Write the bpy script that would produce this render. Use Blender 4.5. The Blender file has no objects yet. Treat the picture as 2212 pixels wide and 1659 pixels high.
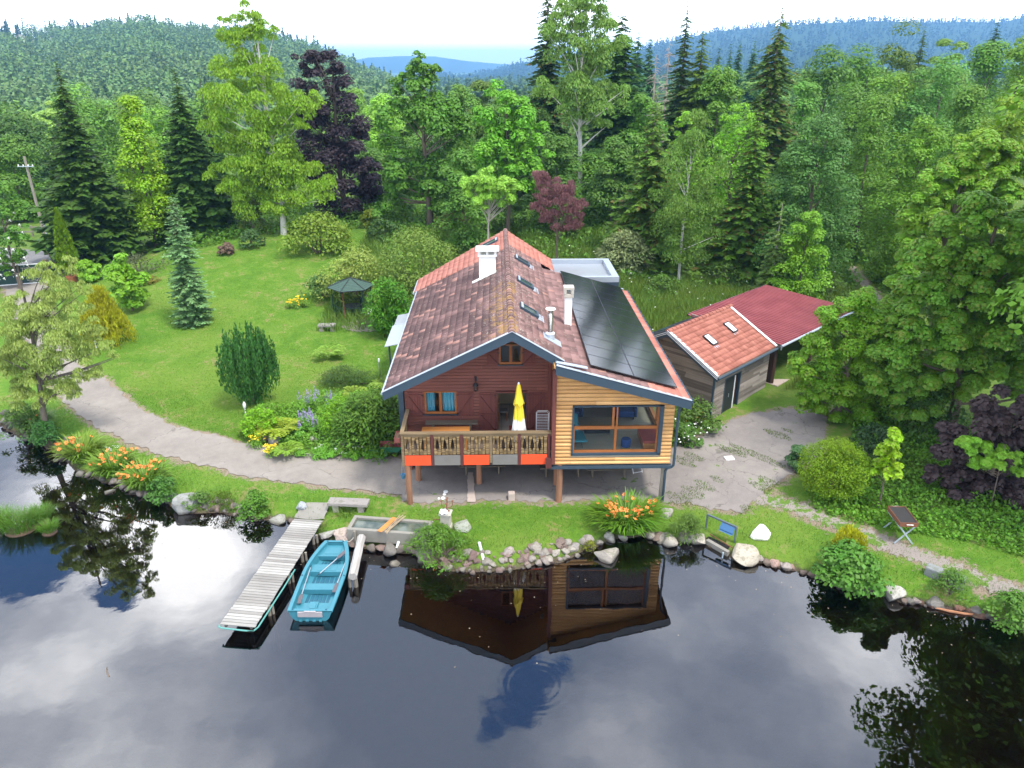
import bpy, math, random
import numpy as np
from mathutils import Vector, Matrix, Euler

# ------------------------------------------------------------------ camera, sky, sun, exposure
sc = bpy.context.scene
COL = sc.collection
F_PX, PITCH, CAM_H = 1614.0, math.radians(23.15), 17.5      # focal length in units of a 2212 px wide picture
cp, sp = math.cos(PITCH), math.sin(PITCH)
cam_d = bpy.data.cameras.new('camera')
cam = bpy.data.objects.new('camera', cam_d)
COL.objects.link(cam)
cam.location = (0, 0, CAM_H)
cam.rotation_euler = (math.pi / 2 - PITCH, 0, 0)
cam_d.sensor_width = 36.0
cam_d.lens = F_PX / 2212 * 36.0
cam_d.clip_start = 0.1
cam_d.clip_end = 40000
sc.camera = cam
sc.view_settings.view_transform = 'Standard'
sc.view_settings.look = 'None'
sc.view_settings.exposure = 0.64
sc.view_settings.gamma = 1.0
sc.view_settings.use_curve_mapping = False
sc.render.engine = 'CYCLES'
cy = sc.cycles
cy.use_denoising = True
cy.max_bounces = 6
cy.diffuse_bounces = 3
cy.glossy_bounces = 3
cy.transmission_bounces = 4
cy.transparent_max_bounces = 8
cy.volume_bounces = 0
cy.use_fast_gi = False
cy.caustics_reflective = False
cy.caustics_refractive = False

SUN_DIR = Vector((0.34, -0.30, 0.89)).normalized()          # towards the sun
sun_el = math.asin(SUN_DIR.z)
sun_az = math.atan2(SUN_DIR.x, SUN_DIR.y)
sd_ = bpy.data.lights.new('sun', 'SUN')
sd_.energy = 3.0
sd_.angle = math.radians(10)
sd_.color = (1.0, 0.965, 0.90)
sun = bpy.data.objects.new('sun', sd_)
COL.objects.link(sun)
sun.rotation_euler = SUN_DIR.to_track_quat('Z', 'Y').to_euler()
sun.location = (0, 0, 60)


def ray(x, y):
    u, v = (x - 1106) / F_PX, (y - 829.5) / F_PX
    return (u, cp - v * sp, -sp - v * cp)


def PZ(x, y, z):
    d = ray(x, y)
    t = (z - CAM_H) / d[2]
    return (d[0] * t, d[1] * t, z)


def PY(x, y, Y):
    d = ray(x, y)
    t = Y / d[1]
    return (d[0] * t, Y, CAM_H + d[2] * t)


def mpp(Y, z):
    return (Y * cp + (CAM_H - z) * sp) / F_PX


class NT:
    """small helper round a node tree"""
    def __init__(self, tree):
        self.t = tree
        tree.nodes.clear()

    def n(self, typ, **kw):
        nd = self.t.nodes.new(typ)
        for k, v in kw.items():
            if k in ('operation', 'blend_type', 'data_type', 'noise_dimensions', 'sky_type', 'sun_disc', 'wave_type',
                     'bands_direction', 'feature', 'attribute_name', 'musgrave_type', 'mode', 'wave_profile',
                     'sun_elevation', 'sun_rotation', 'interpolation_type', 'clamp', 'normalize', 'invert', 'air_density',
                     'dust_density', 'ozone_density', 'altitude', 'distribution', 'rings_direction'):
                setattr(nd, k, v)
            else:
                key = int(k[1:]) if k[0] == 'i' and k[1:].isdigit() else k.replace('_', ' ')
                self.set(nd.inputs[key], v)
        return nd

    def set(self, sock, v):
        if isinstance(v, bpy.types.NodeSocket):
            self.t.links.new(v, sock)
        elif isinstance(v, bpy.types.Node):
            self.t.links.new(v.outputs[0], sock)
        else:
            if sock.type == 'RGBA' and hasattr(v, '__len__') and len(v) == 3:
                v = (*v, 1.0)
            sock.default_value = v

    def math(self, op, a, b=0.0, c=0.0, clamp=False):
        m = self.t.nodes.new('ShaderNodeMath')
        m.operation = op
        m.use_clamp = clamp
        self.set(m.inputs[0], a)
        self.set(m.inputs[1], b)
        self.set(m.inputs[2], c)
        return m.outputs[0]

    def mix(self, fac, a, b, blend='MIX'):
        m = self.t.nodes.new('ShaderNodeMix')
        m.data_type = 'RGBA'
        m.blend_type = blend
        m.clamp_factor = True
        self.set(m.inputs[0], fac)
        self.set(m.inputs[6], a)
        self.set(m.inputs[7], b)
        return m.outputs[2]

    def ramp(self, fac, stops):
        r = self.t.nodes.new('ShaderNodeValToRGB')
        el = r.color_ramp.elements
        while len(el) < len(stops):
            el.new(0.5)
        for e, (p, c) in zip(el, stops):
            e.position = p
            e.color = (*c, 1) if hasattr(c, '__len__') else (c, c, c, 1)
        self.set(r.inputs[0], fac)
        return r.outputs[0]

    def noise(self, vec, scale, detail=3.0, rough=0.55, out=0):
        nd = self.t.nodes.new('ShaderNodeTexNoise')
        nd.inputs['Scale'].default_value = scale
        nd.inputs['Detail'].default_value = detail
        nd.inputs['Roughness'].default_value = rough
        if vec is not None:
            self.set(nd.inputs['Vector'], vec)
        return nd.outputs[out]

    def smooth(self, x, lo, hi):
        m = self.t.nodes.new('ShaderNodeMapRange')
        m.interpolation_type = 'SMOOTHSTEP'
        self.set(m.inputs[0], x)
        m.inputs[1].default_value = lo
        m.inputs[2].default_value = hi
        return m.outputs[0]

    def vmath(self, op, a, b=(0, 0, 0), out=0):
        m = self.t.nodes.new('ShaderNodeVectorMath')
        m.operation = op
        self.set(m.inputs[0], a)
        self.set(m.inputs[1], b)
        return m.outputs[1 if op in ('DISTANCE', 'LENGTH', 'DOT_PRODUCT') else 0]


def make_world():
    w = bpy.data.worlds.new('World')
    sc.world = w
    w.use_nodes = True
    T = NT(w.node_tree)
    sky = T.n('ShaderNodeTexSky', sky_type='NISHITA', sun_disc=False, sun_elevation=sun_el, sun_rotation=sun_az,
              altitude=600.0, air_density=1.0, dust_density=1.0)
    skyc = T.vmath('MULTIPLY', sky.outputs[0], (0.10, 0.10, 0.10))
    co = T.n('ShaderNodeTexCoord').outputs['Generated']
    sep = T.n('ShaderNodeSeparateXYZ', i0=co)
    z = T.math('MAXIMUM', sep.outputs[2], 0.0)
    k = T.math('DIVIDE', 1.0, T.math('ADD', z, 0.16))
    comb = T.n('ShaderNodeCombineXYZ', i0=T.math('MULTIPLY', sep.outputs[0], k), i1=T.math('MULTIPLY', sep.outputs[1], k), i2=0.0)
    n2 = T.noise(T.vmath('ADD', comb, (7.3, 2.1, 0)), 2.1, 5.0, 0.55)
    # where the cloud deck is thin (gaps) and where it is thick and bright: directions in the sky
    def lobe(x, y, w, amp):
        d = Vector(ray(x, y))
        d = Vector((d.x, d.y, -d.z)).normalized()
        dist = T.vmath('DISTANCE', co, tuple(d))
        q = T.math('DIVIDE', dist, w)
        e = T.math('EXPONENT', T.math('MULTIPLY', T.math('MULTIPLY', q, q), -1.0))
        return T.math('MULTIPLY', e, amp)
    gap = T.math('ADD', T.math('MULTIPLY', T.math('SUBTRACT', T.noise(T.vmath('ADD', comb, (2.2, 9.4, 0)), 2.6, 8.0, 0.6), 0.5), 1.5), 0.52)
    for a in ((268, 1290, .040, -.42), (330, 1500, .045, -.22), (440, 1460, .035, -.22), (1150, 1475, .052, -.27), (50, 1215, .04, -.30), (1000, 1560, .3, .10), (1700, 1450, .3, .16)):
        if a[3]:
            gap = T.math('ADD', gap, lobe(*a))
    cover = T.smooth(gap, 0.27, 0.36)
    bright = T.math('ADD', T.math('MULTIPLY', T.math('SUBTRACT', n2, 0.5), 1.35), 0.47)
    for a in ((430, 1190, .075, .62), (90, 1060, .10, .22), (230, 1130, .1, .34), (30, 1010, .09, -.22), (1750, 1400, .22, -.10), (900, 1420, .14, -.16), (200, 1450, .10, .26), (540, 1380, .09, .22), (1330, 1620, .11, .24), (900, 1640, .2, -.20)):
        bright = T.math('ADD', bright, lobe(*a))
    low = T.math('SUBTRACT', 1.0, T.smooth(z, 0.06, 0.42))
    bright = T.math('ADD', bright, T.math('MULTIPLY', low, 0.16))
    cc = T.ramp(bright, [(0.30, (0.60, 0.72, 0.95)), (0.48, (1.05, 1.14, 1.36)), (0.62, (1.75, 1.80, 1.95)), (0.90, (4.6, 4.5, 4.4))])
    cover2 = T.math('MAXIMUM', cover, low)
    skyblue = T.vmath('MULTIPLY', skyc, (1.5, 1.95, 2.4))
    colr = T.mix(cover2, skyblue, cc)
    colr = T.mix(T.smooth(z, 0.13, 0.03), colr, (2.7, 2.73, 2.78))
    bg = T.n('ShaderNodeBackground', Strength=1.0, Color=colr)
    T.n('ShaderNodeOutputWorld', Surface=bg)
    w.cycles.sampling_method = 'MANUAL'
    w.cycles.sample_map_resolution = 512


make_world()
rng = np.random.default_rng(7)
random.seed(7)

# ------------------------------------------------------------------ materials
MATS = {}


def new_mat(name):
    m = bpy.data.materials.new(name)
    m.use_nodes = True
    T = NT(m.node_tree)
    MATS[name] = m
    return m, T


def finish(T, color, rough=0.7, metal=0.0, bump=None, bump_d=0.02, spec=0.4, ior=None):
    b = T.n('ShaderNodeBsdfPrincipled', Base_Color=color, Roughness=rough, Metallic=metal)
    b.inputs['Specular IOR Level'].default_value = spec
    if ior:
        b.inputs['IOR'].default_value = ior
    if bump is not None:
        bp = T.n('ShaderNodeBump', Height=bump, Distance=bump_d, Strength=1.0)
        T.set(b.inputs['Normal'], bp)
    T.n('ShaderNodeOutputMaterial', Surface=b)
    return b


def coords(T, kind='Object'):
    return T.n('ShaderNodeTexCoord').outputs[kind]


def island(T):
    return T.n('ShaderNodeNewGeometry').outputs['Random Per Island']


def simple(name, col, rough=0.6, metal=0.0, var=0.12, scale=6.0, bump=0.0, spec=0.4):
    """paint / metal / stone: base colour with soft blotches and fine grain"""
    m, T = new_mat(name)
    co = coords(T)
    n1 = T.noise(co, scale, 4)
    n2 = T.noise(co, scale * 9, 3)
    v = T.math('ADD', T.math('MULTIPLY', n1, 0.7), T.math('MULTIPLY', n2, 0.3))
    f = T.math('ADD', 1.0 - var, T.math('MULTIPLY', v, 2 * var))
    c = T.mix(1.0, (*col, 1), T.n('ShaderNodeCombineColor', i0=f, i1=f, i2=f), 'MULTIPLY')
    finish(T, c, rough, metal, n2 if bump else None, bump, spec)
    return m


def objcol(name, rough=0.8, var=0.3, scale=3.0, bump=0.03, spec=0.25, flecks=None):
    """colour comes from each object's own colour, broken by noise"""
    m, T = new_mat(name)
    oi = T.n('ShaderNodeObjectInfo')
    co = coords(T)
    n1 = T.noise(co, scale, 6, 0.65)
    n2 = T.noise(co, scale * 7, 4, 0.6)
    f = T.math('ADD', 1.0 - var, T.math('MULTIPLY', T.math('ADD', T.math('MULTIPLY', n1, .6), T.math('MULTIPLY', n2, .4)), 2 * var))
    c = T.mix(1.0, oi.outputs['Color'], T.n('ShaderNodeCombineColor', i0=f, i1=f, i2=f), 'MULTIPLY')
    if flecks:
        c = T.mix(T.smooth(n2, .60, .68), c, (*flecks, 1))
    if 'rock' in name:      # wet, dark band just above the water
        zz = T.n('ShaderNodeSeparateXYZ', i0=T.n('ShaderNodeNewGeometry').outputs['Position']).outputs[2]
        wet = T.smooth(T.math('ADD', zz, T.math('MULTIPLY', n1, .10)), .20, .08)
        c = T.mix(T.math('MULTIPLY', wet, .72), c, (.035, .027, .020, 1))
        nz = T.n('ShaderNodeSeparateXYZ', i0=T.n('ShaderNodeNewGeometry').outputs['Normal']).outputs[2]
        c = T.mix(T.math('MULTIPLY', T.smooth(T.math('ADD', n1, T.math('MULTIPLY', nz, .12)), .60, .70), .45), c, (.10, .11, .05, 1))
    finish(T, c, rough, 0, T.math('ADD', n1, T.math('MULTIPLY', n2, .4)), bump, spec)
    return m


def leafmat(name, rough=0.55, trans=0.28, hue=0.10, val=0.45, spec=0.3, autumn=None, sc=1.0):
    m, T = new_mat(name)
    oi = T.n('ShaderNodeObjectInfo')
    r = island(T)
    co = coords(T)
    n1 = T.noise(co, 0.55 * sc, 3)
    n2 = T.noise(co, 2.2 * sc, 3)
    v = T.math('ADD', T.math('MULTIPLY', r, 0.5), T.math('ADD', T.math('MULTIPLY', n1, 0.30), T.math('MULTIPLY', n2, 0.2)))
    hs = T.n('ShaderNodeHueSaturation', Color=oi.outputs['Color'])
    T.set(hs.inputs['Hue'], T.math('ADD', 0.5 - hue * .25, T.math('MULTIPLY', T.math('ADD', T.math('MULTIPLY', n1, .7), T.math('MULTIPLY', r, .3)), hue * .5)))
    T.set(hs.inputs['Value'], T.math('ADD', 1.0 - val, T.math('MULTIPLY', v, 2 * val)))
    c = hs.outputs[0]
    if autumn:
        c = T.mix(T.math('MULTIPLY', T.smooth(T.math('ADD', T.math('MULTIPLY', n2, .5), T.math('MULTIPLY', r, .5)), .62, .72), .8), c, (*autumn, 1))
    b = T.n('ShaderNodeBsdfPrincipled', Base_Color=c, Roughness=rough)
    b.inputs['Specular IOR Level'].default_value = spec
    tl = T.n('ShaderNodeBsdfTranslucent', Color=c)
    mx = T.n('ShaderNodeMixShader', i0=trans, i1=b, i2=tl)
    T.n('ShaderNodeOutputMaterial', Surface=mx)
    return m


leafmat('leaf', trans=.30)
leafmat('far_leaf', 0.7, 0.1, 0.14, 0.6, 0.1, sc=.035)
leafmat('needle', 0.6, 0.2, 0.10, 0.5, 0.2)
leafmat('needle_cones', 0.6, 0.2, 0.10, 0.5, 0.2, autumn=(.13, .055, .022))
leafmat('maple_leaf', 0.5, 0.36, 0.12, 0.45, 0.35, autumn=(.22, .24, .03))
leafmat('gloss_leaf', 0.35, 0.2, 0.10, 0.45, 0.5)
leafmat('blade', 0.5, 0.3, 0.16, 0.45, 0.35)
simple('petal_orange', (.85, .26, .06), .55, var=.25)
simple('petal_white', (.8, .8, .76), .6)
simple('petal_yellow', (.85, .62, .03), .6)
simple('petal_lilac', (.34, .28, .50), .6, var=.3)
objcol('bark', .9, .45, 3.0, .04)
objcol('rock', .85, .38, 3.0, .05, .3, flecks=None)
objcol('lichen_rock', .85, .35, 3.0, .05, .3, flecks=(.55, .57, .48))
objcol('paint', .5, .08, 4.0, .0, .4)
simple('birch_bark', (.52, .50, .46), .8, var=.35, scale=5)
simple('slate_metal', (.036, .060, .085), .45, var=.18)
simple('zinc', (.42, .47, .53), .4, .3, var=.08)
simple('white_metal', (.78, .80, .82), .4, var=.05)
simple('alu', (.55, .57, .60), .35, .7, var=.08)
simple('steel', (.42, .42, .41), .25, .9, var=.1)
simple('black_metal', (.02, .022, .025), .5, var=.2)
simple('white_render', (.80, .79, .75), .8, var=.08, scale=3, bump=.01)
simple('old_render', (.50, .46, .39), .9, var=.3, scale=8, bump=.02)
simple('dark_inside', (.012, .011, .010), .9)
simple('orange_red', (.80, .085, .025), .5, var=.14, scale=3)
simple('grey_panel', (.185, .172, .158), .65, var=.22, scale=3)
simple('beige_cap', (.55, .38, .20), .7)
simple('curtain_blue', (.12, .47, .62), .8, var=.2, scale=3)
simple('sofa_teal', (.05, .26, .33), .85, var=.1)
simple('pouf_blue', (.010, .045, .17), .8, var=.1)
simple('sofa_red', (.38, .07, .05), .85, var=.1)
simple('cushion', (.55, .42, .22), .85, var=.3, scale=14)
simple('brass', (.55, .40, .16), .35, .8)
simple('table_top', (.30, .24, .15), .6)
simple('terracotta', (.42, .15, .08), .8)
simple('green_paint', (.03, .16, .09), .45, var=.15)
simple('dark_green_paint', (.012, .045, .04), .5, var=.2)
simple('hose_green', (.10, .30, .26), .45)
simple('barrow_red', (.42, .09, .10), .6, var=.25)
simple('pot_blue', (.06, .20, .34), .5)
simple('boat_blue', (.042, .195, .25), .4, var=.12, scale=3, spec=.5)
simple('boat_dark', (.02, .10, .15), .5, var=.15)
simple('transom_board', (.34, .31, .32), .7, var=.15)
simple('oar_blade', (.10, .09, .10), .6, var=.2)
simple('rust', (.19, .075, .04), .85, var=.45, scale=9, bump=.01)
simple('charcoal', (.03, .026, .024), .95, var=.5, scale=12)
simple('galv', (.42, .50, .55), .45, .3, var=.15)
simple('weir_blue', (.045, .13, .26), .5, var=.12)
simple('weir_steel', (.10, .13, .15), .6, var=.2)
simple('concrete', (.25, .235, .20), .9, var=.25, scale=4, bump=.02)
simple('pale_concrete', (.42, .34, .29), .9, var=.15, scale=3)
simple('pvc', (.66, .67, .68), .4, var=.1)
simple('soil', (.11, .07, .045), .95, var=.4)
simple('sign_ink', (.36, .33, .29), .7, var=.2)
simple('rope', (.45, .42, .36), .9)
simple('cloth_white', (.74, .74, .74), .8, var=.06)
simple('oxblood', (.10, .028, .024), .65, var=.15)
simple('gazebo_shingle', (.045, .085, .065), .8, var=.25, scale=5)


def wood(name, col, dark, rough=.75, along='x', scale=3.0, islandv=.30, knots=False):
    """boards: per-board tone and stretched grain"""
    m, T = new_mat(name)
    co = coords(T)
    st = {'x': (.25, 9, 9), 'y': (9, .25, 9), 'z': (9, 9, .25)}[along]
    g = T.noise(T.vmath('MULTIPLY', co, st), scale, 4, .6)
    r = island(T)
    f = T.math('ADD', T.math('MULTIPLY', g, .65), T.math('MULTIPLY', T.math('SUBTRACT', r, .5), islandv))
    c = T.ramp(f, [(.15, dark), (.55, col), (.9, tuple(min(1, q * 1.25) for q in col))])
    if knots:
        ks = {'x': (1.6, 3, 7), 'y': (3, 1.6, 7), 'z': (3, 3, 2)}[along]
        k = T.noise(T.vmath('MULTIPLY', co, ks), 2.4, 2, .5)
        c = T.mix(T.math('MULTIPLY', T.smooth(k, .62, .72), .55), c, (*dark, 1))
    n2 = T.noise(co, 1.1, 3)
    ff = T.math('ADD', .78, T.math('MULTIPLY', n2, .44))
    c = T.mix(1.0, c, T.n('ShaderNodeCombineColor', i0=ff, i1=ff, i2=ff), 'MULTIPLY')
    finish(T, c, rough, 0, g, .008, .3)
    return m


wood('red_boards', (.245, .086, .062), (.165, .058, .043), .6, 'x', islandv=.25)
wood('red_trim', (.190, .060, .048), (.13, .042, .034), .6, 'z', islandv=.25)
wood('larch', (.78, .46, .19), (.52, .27, .095), .6, 'x', islandv=.3, knots=True)
wood('larch_up', (.62, .32, .11), (.38, .16, .045), .6, 'z', islandv=.2)
wood('grey_boards', (.29, .25, .215), (.14, .115, .095), .85, 'x', islandv=.5)
wood('rail_wood', (.27, .195, .11), (.12, .080, .045), .8, 'x', islandv=.5)
wood('baluster_wood', (.30, .205, .095), (.13, .082, .036), .8, 'z', islandv=.7)
wood('window_wood', (.42, .155, .045), (.24, .08, .022), .45, 'x', islandv=.2)
wood('pier_wood', (.36, .345, .315), (.22, .205, .185), .85, 'x', islandv=.45)
wood('post_wood', (.30, .27, .22), (.13, .11, .085), .9, 'z', islandv=.4)
wood('beam_wood', (.50, .475, .44), (.24, .22, .20), .9, 'y', islandv=.2)
wood('log_wood', (.30, .150, .088), (.15, .065, .036), .8, 'z', islandv=.3)
wood('bench_wood', (.22, .185, .14), (.10, .08, .055), .85, 'x', islandv=.5)
wood('orange_wood', (.62, .27, .075), (.38, .14, .03), .5, 'x', islandv=.2)
wood('brown_door', (.085, .040, .026), (.04, .02, .014), .7, 'z', islandv=.3)
wood('floor_boards', (.50, .45, .34), (.34, .29, .21), .4, 'x', islandv=.5)
wood('dark_deck', (.17, .13, .10), (.08, .06, .045), .85, 'x', islandv=.4)
wood('stick_wood', (.42, .33, .22), (.22, .16, .10), .85, 'y', islandv=.5)


def tile_mats():
    # old clay tiles: brown-red, some replaced ones salmon, dark algae, grey and orange lichen
    m, T = new_mat('old_tiles')
    co = coords(T)
    r = island(T)
    big = T.noise(co, .55, 4, .6)
    fine = T.noise(co, 6, 5, .7)
    sp = T.noise(co, 13, 3, .6)
    sep = T.n('ShaderNodeSeparateXYZ', i0=co)
    c = T.ramp(T.math('ADD', T.math('MULTIPLY', r, .55), T.math('MULTIPLY', fine, .45)),
               [(.2, (.140, .085, .076)), (.5, (.225, .128, .117)), (.8, (.30, .178, .160))])
    left = T.smooth(sep.outputs[0], .1, -1.2)
    dark = T.math('MULTIPLY', T.smooth(T.math('ADD', T.math('MULTIPLY', big, .7), T.math('MULTIPLY', fine, .35)), .36, .58), T.math('ADD', .12, T.math('MULTIPLY', left, .62)))
    c = T.mix(dark, c, (.075, .048, .047, 1))
    c = T.mix(T.smooth(T.math('ADD', r, T.math('MULTIPLY', left, .012)), .955, .958), c, (.35, .188, .150, 1))
    ridge = T.smooth(T.math('ABSOLUTE', sep.outputs[0]), 2.3, .2)
    lic = T.smooth(T.math('ADD', sp, T.math('MULTIPLY', ridge, .07)), .66, .70)
    c = T.mix(T.math('MULTIPLY', lic, .8), c, (.40, .37, .30, 1))
    om = T.math('MULTIPLY', ridge, T.smooth(sep.outputs[1], 10.5, 6.0))
    om = T.math('MULTIPLY', om, T.smooth(sep.outputs[0], .5, .2))
    oz = T.smooth(T.math('ADD', T.noise(co, 2.3, 5, .7), T.math('MULTIPLY', om, .16)), .66, .71)
    c = T.mix(T.math('MULTIPLY', oz, T.math('MULTIPLY', om, .7)), c, (.34, .20, .06, 1))
    finish(T, c, .9, 0, fine, .015, .2)
    m, T = new_mat('new_tiles')
    co = coords(T)
    r = island(T)
    fine = T.noise(co, 5, 5, .7)
    c = T.ramp(T.math('ADD', T.math('MULTIPLY', r, .5), T.math('MULTIPLY', fine, .5)),
               [(.2, (.33, .125, .092)), (.5, (.42, .165, .122)), (.85, (.50, .22, .165))])
    finish(T, c, .8, 0, fine, .006, .25)
    m, T = new_mat('shed_tiles')
    co = coords(T)
    r = island(T)
    fine = T.noise(co, 4, 5, .7)
    c = T.ramp(T.math('ADD', T.math('MULTIPLY', r, .4), T.math('MULTIPLY', fine, .6)),
               [(.2, (.24, .088, .062)), (.5, (.335, .125, .090)), (.85, (.43, .18, .13))])
    finish(T, c, .8, 0, fine, .006, .25)
    m, T = new_mat('red_sheet')
    co = coords(T)
    n = T.noise(co, .8, 4)
    c = T.ramp(n, [(.3, (.27, .068, .074)), (.7, (.36, .105, .110))])
    finish(T, c, .5, 0, None, 0, .4)
    m, T = new_mat('dark_slate')
    co = coords(T)
    r = island(T)
    c = T.ramp(r, [(0, (.030, .034, .042)), (1, (.062, .068, .080))])
    finish(T, c, .6, 0, T.noise(co, 8, 3), .01, .3)
    # solar glass
    m, T = new_mat('solar_glass')
    co = coords(T)
    sep = T.n('ShaderNodeSeparateXYZ', i0=co)
    lx = T.math('FRACT', T.math('MULTIPLY', sep.outputs[0], 6.0))
    ly = T.math('FRACT', T.math('MULTIPLY', sep.outputs[1], 6.0))
    ln = T.math('MAXIMUM', T.smooth(lx, .94, .99), T.smooth(ly, .94, .99))
    c = T.mix(T.math('MULTIPLY', ln, .5), (.010, .012, .018, 1), (.03, .035, .045, 1))
    b = finish(T, c, .13, 0, None, 0, .9)
    # window glass: a thin pane, mirror by fresnel, else see-through
    m, T = new_mat('pane_glass')
    lw = T.n('ShaderNodeLayerWeight', Blend=.5)
    tr = T.n('ShaderNodeBsdfTransparent', Color=(.90, .94, .94))
    gl = T.n('ShaderNodeBsdfGlossy', Color=(.95, .97, 1.0), Roughness=.02)
    mx = T.n('ShaderNodeMixShader', i0=T.math('ADD', T.math('MULTIPLY', T.math('POWER', lw.outputs['Facing'], 3.0), .6), .035), i1=tr, i2=gl)
    T.n('ShaderNodeOutputMaterial', Surface=mx)
    m, T = new_mat('roof_glass')
    finish(T, (.045, .075, .07), .08, 0, None, 0, .9)
    m, T = new_mat('tiles_floor')
    co = coords(T)
    sep = T.n('ShaderNodeSeparateXYZ', i0=co)
    ln = T.math('MAXIMUM', T.smooth(T.math('FRACT', T.math('MULTIPLY', sep.outputs[0], 2.6)), .94, .97),
                T.smooth(T.math('FRACT', T.math('MULTIPLY', sep.outputs[1], 2.6)), .94, .97))
    finish(T, T.mix(ln, (.40, .36, .31, 1), (.2, .17, .15, 1)), .4)


tile_mats()


def parasol_mat():
    m, T = new_mat('parasol_cloth')
    co = coords(T)
    sep = T.n('ShaderNodeSeparateXYZ', i0=co)
    w = T.noise(T.vmath('MULTIPLY', co, (3, 3, 1.0)), 2.2, 3)
    band = T.smooth(T.math('ADD', sep.outputs[2], T.math('MULTIPLY', T.math('SUBTRACT', w, .5), .5)), 1.62, 1.45)
    side = T.smooth(T.noise(T.vmath('MULTIPLY', co, (6, 6, .5)), 1.3, 2), .50, .56)
    c = T.mix(T.math('MAXIMUM', band, T.math('MULTIPLY', side, T.smooth(sep.outputs[2], 1.5, 1.3))), (.80, .60, .04, 1), (.80, .80, .77, 1))
    finish(T, c, .7)


parasol_mat()

# ------------------------------------------------------------------ mesh helpers


def link(o, parent=None):
    COL.objects.link(o)
    if parent is not None:
        o.parent = parent
    return o


def tag(o, label, cat=None, group=None, kind=None):
    o['label'] = label
    if cat:
        o['category'] = cat
    if group:
        o['group'] = group
    if kind:
        o['kind'] = kind
    return o


def thing(name, label, cat, loc=(0, 0, 0), rz=0.0, group=None):
    o = bpy.data.objects.new(name, None)
    COL.objects.link(o)
    o.empty_display_size = .3
    o.location = loc
    o.rotation_euler = (0, 0, rz)
    return tag(o, label, cat, group)


def np_mesh(name, V, F, smooth=False):
    """V (n,3); F (m,k) with fixed k"""
    V = np.ascontiguousarray(V, dtype=np.float32)
    F = np.ascontiguousarray(F, dtype=np.int32)
    me = bpy.data.meshes.new(name)
    me.vertices.add(len(V))
    me.vertices.foreach_set('co', V.ravel())
    me.loops.add(F.size)
    me.loops.foreach_set('vertex_index', F.ravel())
    me.polygons.add(len(F))
    me.polygons.foreach_set('loop_start', np.arange(0, F.size, F.shape[1], dtype=np.int32))
    if smooth:
        me.polygons.foreach_set('use_smooth', np.ones(len(F), dtype=bool))
    me.update(calc_edges=True)
    return me


def mesh_obj(name, me, mat, parent=None, color=None):
    o = bpy.data.objects.new(name, me)
    if mat is not None and len(me.materials) == 0:
        me.materials.append(MATS[mat] if isinstance(mat, str) else mat)
    if color is not None:
        o.color = (*color, 1)
    return link(o, parent)


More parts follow.
